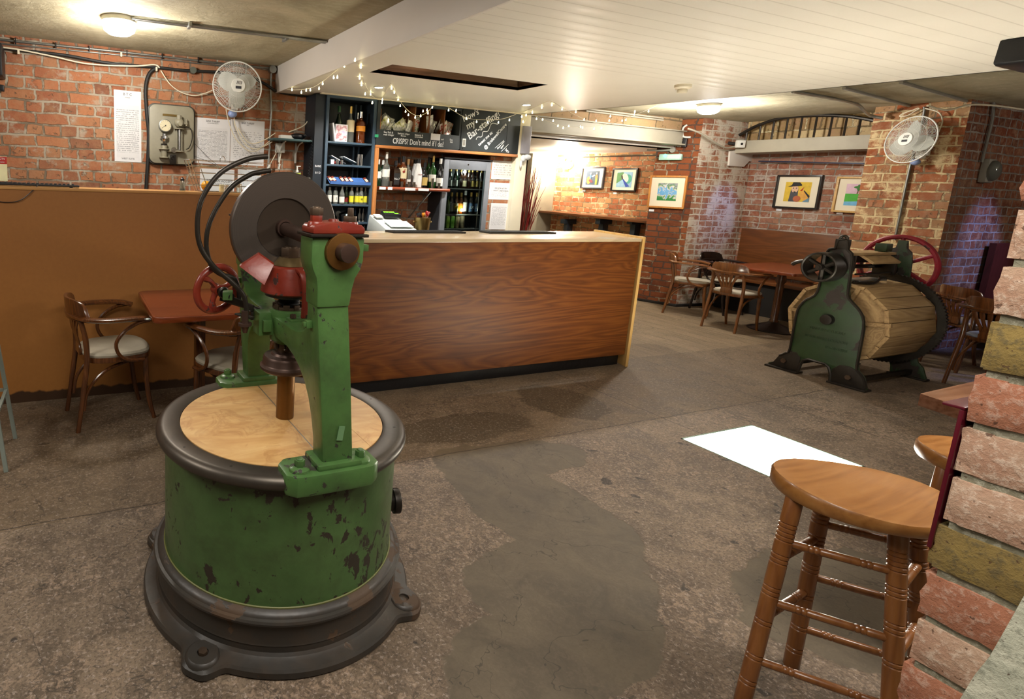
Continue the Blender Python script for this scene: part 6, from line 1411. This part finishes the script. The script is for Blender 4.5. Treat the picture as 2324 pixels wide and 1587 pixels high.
for k in range(-18, 20):
    zc_ = zb+k*pitch
    if zc_ < .03 or zc_ > ZC-.04: continue
    y = PYE+random.uniform(-.004, .006); ln_ = [.215, .105][k % 2]; first = True
    while y > -1.5:
        rb(y-ln_, y, zc_-.036, zc_+.036, PX0+random.uniform(-.0015, .0015), cyc.get(k, random.choice((0, 1, 1))) if first or random.random() < .6 else random.choice((0, 1)))
        y -= ln_+.012; ln_ = .215; first = False
    # back corner row faces +y
    g.mi = cyc.get(k, 1); g.box(PX0+.006, PX0+.2, PYE-.03, PYE+.001, zc_-.036, zc_+.036)
g.mi = 4; lp = [aX(x_, y_, PX0-.01) for x_, y_ in ((2340, 1290), (2324, 1352), (2302, 1392), (2268, 1452), (2246, 1490), (2212, 1532), (2177, 1590), (2150, 1640))]; g.prism([(v.y, v.z) for v in lp]+[(lp[-1].y-.02, .3), (-.3, .3), (-.3, lp[0].z)], PX0-.010, PX0+.02, 'x')
struct(g.build('wall_near_pier', NB, sharp=60))
t = thing('notice_holder', 'maroon metal holder fixed on the hidden side of the near brick pier', 'holder', (PX0, PYE, 0)); 
mar = pm('maroon_paint', '#4a0818', .3, var=.1)
a = aX(2188, 932, PX0); b = aX(2112, 1245, PX0)
G().box(.0, .30, .004, .010, b.z-.0, a.z).build('plate', mar, t, bev=.002)
G().box(.0, .30, .004, .030, a.z, a.z+.005).build('ledge', mar, t, bev=.002)
# bluish daylight spots falling between the piers
# ================================================================== furniture
M_['bent'] = wood('bentwood_brown', '#3a1f0e', '#5e3518', 'z', 2, .25, .4, '#744420', .05)
M_['bent2'] = wood('bentwood_mid', '#4f2c12', '#7a4a22', 'z', 2, .28, .4, '#8a5628', .05)
M_['cush'] = pm('grey_beige_seat_pad', '#9a9280', .6, var=.12, vs=8, bs=60, bstr=.1)
M_['cushb'] = pm('pale_seat_pad', '#b3ab9a', .55, var=.08, vs=8)
M_['redtab'] = wood('red_brown_tabletop', '#5e2812', '#7c3818', 'x', 1, .25, .3, '#88421f', .03)
M_['beech'] = wood('honey_beech', '#75491f', '#8f6030', 'x', 1.4, .33, .25, '#9c6e3c', .05)
M_['beechz'] = wood('honey_beech_leg', '#64391a', '#7f4f26', 'z', 1.6, .33, .25, '#8c5c30', .05)
def captain(loc, rz, label, mat, cm, group=None, solid=False):
    t = thing('armchair', label, 'chair', loc, rz, group)     # faces +X
    seat = [(.21, -.10), (.225, 0), (.21, .10), (.17, .18), (.08, .21), (-.05, .205), (-.15, .17), (-.19, .08), (-.195, 0), (-.19, -.08), (-.15, -.17), (-.05, -.205), (.08, -.21), (.17, -.18)]
    so = [tuple(p.xy) for p in sm([(x, y, 0) for x, y in seat], 3, True)]
    G().prism(so, .405, .438).build('seat_frame', mat, t, bev=.008)
    vs = []; n = len(so); g = G()
    for f, z in ((.97, .438), (.98, .450), (.93, .462), (.6, .468)):
        vs += [(x*f, y*f, z) for x, y in so]
    fs = [(k*n+i, k*n+(i+1) % n, (k+1)*n+(i+1) % n, (k+1)*n+i) for k in range(3) for i in range(n)]+[tuple(range(3*n, 4*n))]
    g.add(vs, fs).build('seat_pad', cm, t)
    for sg in (-1, 1):
        G().tube(sm([(-.245, sg*.18, 0), (-.215, sg*.175, .2), (-.185, sg*.168, .42), (-.19, sg*.165, .56), (-.215, sg*.155, .675)], 5), [.014]*6+[.017]*10+[.015]*5, 10).build('leg', mat, t)
        G().tube(sm([(.215, sg*.165, 0), (.185, sg*.165, .12), (.165, sg*.165, .28), (.16, sg*.165, .41)], 5), [.0135]*4+[.0155]*6+[.018]*6, 10).build('leg', mat, t)
        G().tube(sm([(.165, sg*.235, .655), (.09, sg*.245, .645), (.01, sg*.25, .60), (-.035, sg*.245, .53), (-.01, sg*.235, .455), (.06, sg*.225, .415), (.14, sg*.205, .405)], 6), .0115, 8).build('arm_support', mat, t)
        G().tube(sm([(-.205, sg*.16, .12), (-.18, sg*.158, .24), (-.09, sg*.155, .34), (.03, sg*.155, .385), (.11, sg*.155, .395)], 6), .010, 8).build('brace', mat, t)
    G().tube(sm([(.15, -.13, .385), (.08, 0, .375), (.15, .13, .385)], 6), .009, 8).build('brace', mat, t)
    rail = sm([(.185, -.215, .655), (.12, -.245, .672), (0, -.262, .678), (-.12, -.25, .68), (-.205, -.175, .682), (-.24, 0, .684), (-.205, .175, .682), (-.12, .25, .68), (0, .262, .678), (.12, .245, .672), (.185, .215, .655)], 5)
    G().tube(rail, [.024]*4+[.019]*(len(rail)-8)+[.024]*4, 8, flat=.6, up=(0, 0, 1)).build('arm_rail', mat, t) if 0 else G().tube(rail, .031, 8, flat=.5).build('arm_rail', mat, t)
    n = 19; vs = []; fs = []
    for i in range(n):
        a = -1+2*i/(n-1); yy = a*.205; xx = -.250+.085*a*a; hh = .105*max(0, 1-a**6)**.5; lean_ = -.012
        for (o, z) in ((-.014, .66-.0), (.012, .66), (.010+lean_, .68+hh), (-.010+lean_, .682+hh)): vs.append((xx+o, yy, z))
    for i in range(n-1):
        for k in range(4): fs.append((i*4+k, i*4+(k+1) % 4, (i+1)*4+(k+1) % 4, (i+1)*4+k))
    fs += [(0, 1, 2, 3), ((n-1)*4+3, (n-1)*4+2, (n-1)*4+1, (n-1)*4)]
    G().add(vs, fs).build('backrest', mat, t, bev=.003)
    for i in range(5):
        a = (i-2)/2
        G().tube(sm([(-.235+.02*a*a, a*.115, .68), (-.225, a*.085, .60), (-.205, a*.052, .52), (-.19, a*.042, .45)], 4), [.019]*4+[.014]*5+[.016]*4, 6, flat=.35, up=(0, 1, 0)).build('back_slat', mat, t)
    if solid or True:
        G().prism([(-.06, .435), (.06, .435), (.062, .47), (.045, .50), (-.045, .50), (-.062, .47)], -.207, -.192, 'x').build('slat_foot', mat, t, bev=.003)
    return t
captain((.215, 3.575, 0), math.radians(10), 'brown bentwood armchair with a grey pad facing right beside the fibreboard counter', M_['bent'], M_['cush'])
c2p = aZ(428, 735, .66)
captain((c2p.x+.27, c2p.y-.08, 0), math.radians(115), 'brown bentwood armchair behind the green machine turned towards the red brown table', M_['bent'], M_['cush'])
captain((7.19, 4.11, 0), math.radians(2), 'mid brown bentwood armchair seen from behind at the alcove table', M_['bent2'], M_['cushb'])
captain((7.46, 4.82, 0), math.radians(-58), 'bentwood armchair turned sideways at the far end of the alcove table', M_['bent2'], M_['cushb'])
captain((8.05, 4.80, 0), math.radians(-95), 'dark armchair standing against the limewashed brick beside the bench', pm('dark_lacquer', '#1c120e', .2), M_['cushb'])
captain((7.55, 3.27, 0), math.radians(95), 'armchair half hidden behind the left side of the wooden drum machine', M_['bent2'], M_['cushb'])
captain((7.2, 2.04, 0), math.radians(-12), 'dark brown armchair right of the wooden drum machine', M_['bent'], pm('blue_grey_pad', '#7a8290', .4))
captain((7.85, 2.42, 0), math.radians(-30), 'dark armchair farther back against the side of the brick pier', M_['bent'], M_['cush'])
def ped_table(loc, rz, sx, sy, z, label, top, round_c=.05, base=.24):
    t = thing('pedestal_table', label, 'table', loc, rz)
    P_ = rr(sx/2, sy/2, round_c, 5)
    G().prism(P_, z-.034, z).build('tabletop', top, t, bev=.008)
    G().prism(rr(sx/2-.012, sy/2-.012, round_c, 5), z-.0, z+.0015).build('top_panel', top, t)
    G().box(-.075, -.015, -.03, .03, .05, z-.034).build('column', M_['bent'], t) if 'fibreboard' in label else G().lathe([(.05, z-.034), (.055, z-.06), (.035, z-.075), (.045, z-.11), (.05, z-.16), (.035, z-.19), (.038, z-.24), (.036, .13), (.045, .11), (.04, .09)], 24).build('column', M_['bent'] if 'bar' not in label else M_['dark'], t)
    G().lathe([(.04, .10), (.06, .085), (base*.8, .03), (base, .012), (base, 0), (0, 0)], 36).build('base', M_['iron'], t)
    return t
ped_table((.785, 3.45, 0), 0, .77, .79, .742, 'red brown wooden table with rounded corners against the fibreboard counter', M_['redtab'])
# heavy table leg seen under the left table
ped_table((7.66, 3.93, 0), math.radians(3), 1.08, .72, .745, 'red brown pedestal table in front of the alcove bench', M_['redtab'], .04)
ped_table((8.75, 2.1, 0), 0, .8, .7, .72, 'dark table beyond the armchairs at the right', M_['bent'], .04)
t = thing('corner_table', 'thick edged wooden table showing one corner behind the near brick pier', 'table', (3.6, .78, 0))
G().prism([(3.13, .90), (3.19, 1.09), (4.3, 1.12), (4.25, .2), (2.95, .42)], .70, .752, 'z', T(-3.6, -.78, 0)).build('tabletop', wood('brown_corner_top', '#5a3a26', '#7a5540', 'x', 1, .25, .3, '#8a6650'), t, bev=.003)
G().lathe([(.26, .699), (.25, .62), (.16, .3), (.12, .1), (.25, .03), (.25, 0)], 32).build('pedestal', pm('black_pedestal', '#121212', .4), t)
t = thing('dark_bench', 'dark red brown bench back against the far right wall', 'bench', (9.6, 2.5, 0))
G().box(-.5, .5, .30, .35, .45, 1.15).build('backrest', wood('dark_mahogany', '#3a1410', '#54201a', 'z', 1, .4), t)
G().box(-.5, .5, -.1, .30, .4, .45).build('seat', M_['bent'], t)
G().box(-.48, .48, -.05, .0, 0, .4).build('front_board', M_['dark'], t)
# bar stools
def rings(p0, p1, r, marks):
    p0, p1 = Vector(p0), Vector(p1); L_ = (p1-p0).length; st = []; s_ = 0
    pts = [(0, r*.9), (.006, r)]
    for m in marks:
        pts += [(m-.006, r), (m-.003, r*.86), (m, r), (m+.003, r)]
    pts += [(L_-.006, r), (L_, r*.86)]
    pts.sort(); d = (p1-p0)/L_
    return [p0+d*a for a, _ in pts], [b for _, b in pts]
def stool(loc, feet, label):
    t = thing('bar_stool', label, 'bar stool', loc, 0)
    n = 40; vs = []; fs = []; prof = [(.90, .640), (.97, .645), (1.0, .655), (1.0, .678), (.975, .686), (.93, .686), (.75, .679), (.4, .672), (.0001, .670)]
    for f, z in prof:
        for i in range(n):
            a = 2*PI*i/n; ex_ = .208*(1+.04*math.cos(2*(a+.6))); dip = -.0*f
            sad = .008*math.cos(2*(a+.6))*f*f if z > .66 else 0
            vs.append((ex_*f*math.cos(a), ex_*.94*f*math.sin(a), z+sad))
    for k in range(len(prof)-1):
        for i in range(n): fs.append((k*n+i, k*n+(i+1) % n, (k+1)*n+(i+1) % n, (k+1)*n+i))
    fs.append(tuple(range(n-1, -1, -1)))
    G().add(vs, fs).build('seat', M_['beech'], t)
    c = Vector((sum(f[0] for f in feet)/4, sum(f[1] for f in feet)/4, 0))
    tops = [Vector(((f[0]-c.x)*.68, (f[1]-c.y)*.68, .652)) for f in feet]
    fl = [Vector((f[0]-loc[0], f[1]-loc[1], 0)) for f in feet]
    for a, b in zip(tops, fl):
        L_ = (b-a).length; pts, rs = rings(a, b, .0215, [.09+i*.013 for i in range(5)]+[.185, .198, .211, .285, .298, .311, .39, .403, .50, .513, .58, .593])
        rs = [r*(1 if i else 1) for i, r in enumerate(rs)]
        G().tube(pts, rs, 14).build('leg', M_['beechz'], t)
    for i in range(4):
        j = (i+1) % 4
        for zf in ((.30, .58) if i % 2 == 0 else (.22, .50, .78)):
            p0 = tops[i].lerp(fl[i], zf); p1 = tops[j].lerp(fl[j], zf); LL = (p1-p0).length
            pts, rs = rings(p0, p1, .0115, [LL*.22, LL*.22+.012, LL*.22+.024, LL*.78, LL*.78-.012, LL*.78-.024]); G().tube(pts, rs, 10).build('stretcher', M_['beechz'], t)
    return t
ft = [(1.845, .852), (2.153, .885), (2.34, .655), (2.045, .60)]
stool((2.125, .80, 0), ft, 'honey brown wooden bar stool in the right foreground')
stool((2.863, .753, 0), [(a+.74, b-.047) for a, b in ft], 'honey brown bar stool half hidden behind the near brick pier')
# metal stool at the left edge
t = thing('metal_stool', 'pale metal framed high stool cut off by the left edge', 'stool', (-.56, 3.15, 0))
mt = pm('pale_grey_metal', '#8f9a92', .4, .3)
def bar(a, b, r=.013): G().tube([a, b], r, 4, up=(0, 0, 1) if abs((Vector(b)-Vector(a)).normalized().z) < .8 else (1, 0, 0)).build('frame_bar', mt, t)
F4 = [(.23, .23), (.22, -.16), (-.22, -.16), (-.22, .23)]
Tt = [(x*.66, y*.8) for x, y in F4]
for (x, y), (a, b) in zip(F4, Tt): G().tube([(x, y, 0), (a, b, .72)], .014, 4, up=(1, 0, 0)).build('leg', mt, t)
def lv(i, f): return (F4[i][0]+(Tt[i][0]-F4[i][0])*f, F4[i][1]+(Tt[i][1]-F4[i][1])*f, .72*f)
for i in range(4): bar(lv(i, .42), lv((i+1) % 4, .42), .011)
G().box(-.18, .18, -.15, .21, .72, .75).build('seat', M_['black_plastic'], t, bev=.008)
# ================================================================== wooden drum machine (right)
mg = thing('washing_mangle', 'old green cast iron machine with a nailed wooden drum and spoked wheels', 'machine', (5.97, 2.69, 0)); OX, OY = 5.97, 2.69
M_['mgreen'] = chip('dull_green_iron', '#1c3117', '#263d1c', '#241a12', .56, 5, .45)
M_['oldwood'] = wood('weathered_drum_wood', '#836644', '#a98a5c', 'x', 1.3, .75, 0, '#bda074', .5)
def Lp(y, z): return (y-OY, z)
pl = [(3.04, 0), (3.04, .03), (3.0, .05), (2.965, .12), (2.915, .16), (2.895, .20), (2.895, .50), (2.88, .60), (2.84, .665), (2.79, .71), (2.77, .80), (2.765, 1.05), (2.75, 1.12), (2.71, 1.13), (2.70, 1.20), (2.64, 1.20), (2.63, 1.13), (2.60, 1.10), (2.585, 1.02), (2.575, .80), (2.56, .73), (2.49, .66), (2.45, .60), (2.43, .50), (2.425, .20), (2.41, .15), (2.37, .11), (2.345, .04), (2.34, .03), (2.34, 0), (2.575, 0), (2.58, .07), (2.60, .125), (2.63, .145), (2.75, .15), (2.785, .13), (2.80, .08), (2.81, 0)]
G().prism([Lp(*p) for p in pl], -.012, .02, 'x').build('end_frame', M_['mgreen'], mg, bev=.004)
g = G(); g.tube([(-.016, *Lp(*p)) for p in sm([(y, z, 0) for y, z in pl[3:29]], 2) for p in [(p.x, p.y)]], .010, 6); g.build('frame_rim', M_['iron'], mg)
G().tube([(-.016, *Lp(*p)) for p in pl[30:]], .011, 6).build('arch_rim', M_['iron'], mg)
for y0, y1 in ((2.80, 3.05), (2.33, 2.585)): G().box(-.05, .05, y0-OY, y1-OY, 0, .016).build('foot', M_['iron'], mg, bev=.003)
for P_ in ([(3.04, .016), (3.0, .05), (2.965, .12), (2.915, .16), (2.85, .175), (2.805, .15), (2.81, .016)], [(2.34, .016), (2.375, .11), (2.41, .15), (2.46, .175), (2.53, .17), (2.575, .12), (2.575, .016)]):
    G().prism([Lp(*p) for p in P_], -.019, -.012, 'x').build('foot_casting', M_['iron'], mg, bev=.002)
for y in (2.92, 2.46): G().cyl((-.035, y-OY, .085), (-.01, y-OY, .085), .022, n=6).build('bolt', M_['nut'], mg)
G().cyl((-.055, 2.667-OY, .527), (0, 2.667-OY, .527), .042, .046, 24).build('axle_boss', M_['iron'], mg, bev=.004)
for k, (z, w) in enumerate(((.43, .30), (.355, .26), (.29, .20))):
    text(['MANUFACTURERS', 'ENGINEERS LONDON', 'ENGINEERS'][k], .03, M_['mgreen'], mg, T(-.0125, 2.66-OY-(.08 if k == 2 else 0), z) @ FX, 'cast_lettering', .002)
# pulley
py_, pz_ = 2.72, .972
pu = G().lathe([(.116, -.065), (.124, -.06), (.127, .02), (.124, .095), (.116, .10), (.108, .095), (.108, -.06)], 40, T(-.13, py_-OY, pz_) @ Matrix.Rotation(PI/2, 4, 'Y'), cap='loop').build('belt_pulley', M_['iron'], mg)
g = G()
for i in range(3): a = 2*PI*i/6+.5; g.tube([(-.13, py_-OY+.115*math.cos(a), pz_+.115*math.sin(a)), (-.13, py_-OY-.115*math.cos(a), pz_-.115*math.sin(a))], .017, 6)
g.cyl((-.19, py_-OY, pz_), (-.09, py_-OY, pz_), .024, n=18); g.build('pulley_spokes', M_['iron'], pu)
G().cyl((-.2, py_-OY, pz_), (.95, py_-OY, pz_), .014, n=14).build('drive_shaft', M_['iron'], mg)
G().tube(sm([(-.09, 2.88-OY, 1.0), (-.1, 2.92-OY, .985), (-.1, 2.95-OY, .96)], 4), .016, 6).build('belt_lever', M_['iron'], mg)
g = G(); g.box(-.02, .02, 2.63-OY, 2.72-OY, 1.13, 1.21); g.torus((0, 2.675-OY, 1.215), .022, .012, (1, 0, 0), 16, 6); g.build('lifting_lug', M_['iron'], mg, bev=.003)
# drum, ten sided
R_, x0, x1 = .36, .10, .83; dy, dz = 2.667-OY, .50
fcs = []
for i in range(10):
    a0, a1 = 2*PI*i/10+.12, 2*PI*(i+1)/10+.12
    for k in range(2):
        f0, f1 = k/2+.01, (k+1)/2-.01
        p = lambda f, r: (dy+r*((1-f)*math.cos(a0)+f*math.cos(a1)), dz+r*((1-f)*math.sin(a0)+f*math.sin(a1)))
        A_, B_, C_, D_ = p(f0, R_), p(f1, R_), p(f1, R_-.03), p(f0, R_-.03)
        G().prism([A_, B_, C_, D_], x0, x1, 'x').build('drum_board', M_['oldwood'], mg, bev=.003)
    if i in (9, 0, 1):
        g = G()
        for xx in (x0+.03, x0+.045, x0+.35, x1-.04):
            for f in (.15, .4, .62, .85): yy, zz = p(f, R_+.001); g.sph((xx, yy, zz), .005, 6, 4)
        g.build('nails', M_['iron'], mg)
poly = [(dy+(R_-.005)*math.cos(2*PI*i/10+.12), dz+(R_-.005)*math.sin(2*PI*i/10+.12)) for i in range(10)]
G().prism([(y*.999, z) for y, z in poly], x0+.03, x0+.055, 'x').build('drum_end', M_['oldwood'], mg, bev=.003)
g = G()
for a in (.12, .12+2*PI*2/10, 1.9, 3.0, 4.2, 5.3): g.tube([(x0+.02, dy, dz), (x0+.02, dy+R_*.97*math.cos(a), dz+R_*.97*math.sin(a))], .022, 4)
g.build('end_braces', M_['oldwood'], mg)
G().cyl((-.02, dy, dz+.027), (x1+.12, dy, dz+.0), .022, n=16).build('drum_axle', M_['iron'], mg)
# gear ring
g = G(); GR = .395; n = 90; pr = []
for i in range(n*2):
    a = 2*PI*i/(n*2); r = GR+(.012 if i % 2 else 0); pr += [(dy+r*math.cos(a), dz+r*math.sin(a))]
inn = [(dy+(GR-.05)*math.cos(2*PI*i/(n*2)), dz+(GR-.05)*math.sin(2*PI*i/(n*2))) for i in range(n*2)]
vs = [(x1+.015, *p) for p in pr]+[(x1+.05, *p) for p in pr]+[(x1+.015, *p) for p in inn]+[(x1+.05, *p) for p in inn]; m = n*2; fs = []
for i in range(m):
    j = (i+1) % m; fs += [(i, j, m+j, m+i), (2*m+i, 2*m+j, j, i), (m+i, m+j, 3*m+j, 3*m+i), (3*m+i, 3*m+j, 2*m+j, 2*m+i)]
G().add(vs, fs).build('gear_ring', M_['iron'], mg)
g = G()
for i in range(3): a = PI*i/3+.3; g.tube([(x1+.03, dy+GR*.95*math.cos(a), dz+GR*.95*math.sin(a)), (x1+.03, dy-GR*.95*math.cos(a), dz-GR*.95*math.sin(a))], .02, 6)
g.build('gear_spokes', M_['iron'], mg)
# back end frame
G().prism([Lp(*p) for p in pl], x1+.085, x1+.11, 'x').build('end_frame', M_['mgreen'], mg, bev=.004)
for y0, y1 in ((2.80, 3.05), (2.33, 2.585)): G().box(x1+.06, x1+.14, y0-OY, y1-OY, 0, .016).build('foot', M_['iron'], mg, bev=.003)
G().box(-.01, x1+.1, 2.43-OY, 2.46-OY, .04, .075).build('tie_bar', M_['iron'], mg); G().box(-.01, x1+.1, 2.90-OY, 2.93-OY, .04, .075).build('tie_bar', M_['iron'], mg)
# red wheel
wx = x1+.16; wy, wz = 2.64-OY, 1.0
p = aX(2036, 603, OX+wx); wy, wz = p.y-OY, p.z
q_ = aX(2038, 537, OX+wx); WR = q_.z-p.z
M_['mred'] = chip('worn_crimson', '#7c1626', '#8e1c2c', '#2a1a16', .60, 5, .35)
w_ = G().torus((wx, wy, wz), WR, .021, (1, 0, 0), 56, 8).build('flywheel', M_['mred'], mg)
g = G()
for i in range(6): a = 2*PI*i/6+.55; g.tube([(wx, wy, wz), (wx, wy+WR*math.cos(a), wz+WR*math.sin(a))], [.02, .016], 8)
g.cyl((wx-.06, wy, wz), (wx+.04, wy, wz), .03, n=18); g.build('wheel_spokes', M_['mred'], w_)
G().cyl((.0, wy, wz), (wx, wy, wz), .014, n=12).build('wheel_shaft', M_['iron'], mg)
G().lathe([(.06, -.02), (.075, -.02), (.075, .02), (.06, .02)], 24, T(x1+.03, wy+.02, wz-.03) @ Matrix.Rotation(PI/2, 4, 'Y'), cap='loop').build('pinion', M_['iron'], mg)
# wooden hopper boards on top
a = [aX(1930, 575, OX+.1), aX(2028, 570, OX+.55), aX(2040, 583, OX+.55), aX(1935, 583, OX+.12)]
G().bc((.36, 2.70-OY, 1.09), (.68, .18, .022), ry=.0).build('top_board', M_['oldwood'], mg, bev=.003)
G().bc((.42, 2.60-OY, 1.055), (.42, .13, .02), rx=.55).build('hopper_board', M_['oldwood'], mg, bev=.003)
G().box(.05, .75, 2.72-OY, 2.76-OY, 1.0, 1.075).box(.05, .08, 2.60-OY, 2.75-OY, .95, 1.08).box(.70, .73, 2.60-OY, 2.75-OY, .9, 1.08).build('hopper_frame', M_['iron'], mg, bev=.003)
G().bc((.6, 2.66-OY, 1.14), (.10, .08, .07)).build('bearing_block', M_['mgreen'], mg, bev=.008)
G().tube(sm([(.1, 2.6-OY, .86), (.3, 2.56-OY, .85), (.5, 2.6-OY, .875), (.7, 2.65-OY, .87)], 5), .011, 6).tube([(.15, 2.62-OY, .92), (.7, 2.62-OY, .92)], .008, 6).build('latch_rods', M_['iron'], mg)
G().bc((.35, 2.64-OY, .868), (.42, .12, .012)).build('steel_hatch', M_['steel'], mg)

# ------------------------------------------------------------------ render look
sc = bpy.context.scene
sc.view_settings.view_transform = 'Standard'; sc.view_settings.look = 'None'; sc.view_settings.gamma = 1
sc.view_settings.exposure = 0.55; sc.view_settings.use_curve_mapping = False
# unseen lamps assumed as fill for the front half of the room, behind and beside the camera
area((.4, .3, 2.5), 1.2, 42, '#fff8ee'); area((3.2, .2, 2.28), .8, 45, '#fff8ee'); area((-1.8, 2.2, 2.5), .8, 35, '#fff8ee')
w = bpy.data.worlds.new('world'); sc.world = w; w.use_nodes = True
w.node_tree.nodes['Background'].inputs[0].default_value = (1, .97, .92, 1); w.node_tree.nodes['Background'].inputs[1].default_value = .05
sc.cycles.use_denoising = True; sc.cycles.adaptive_threshold = .02; sc.cycles.max_bounces = 7; sc.cycles.diffuse_bounces = 3; sc.cycles.glossy_bounces = 3; sc.cycles.transmission_bounces = 6
sc.cycles.caustics_reflective = False; sc.cycles.caustics_refractive = False; sc.cycles.sample_clamp_indirect = 6
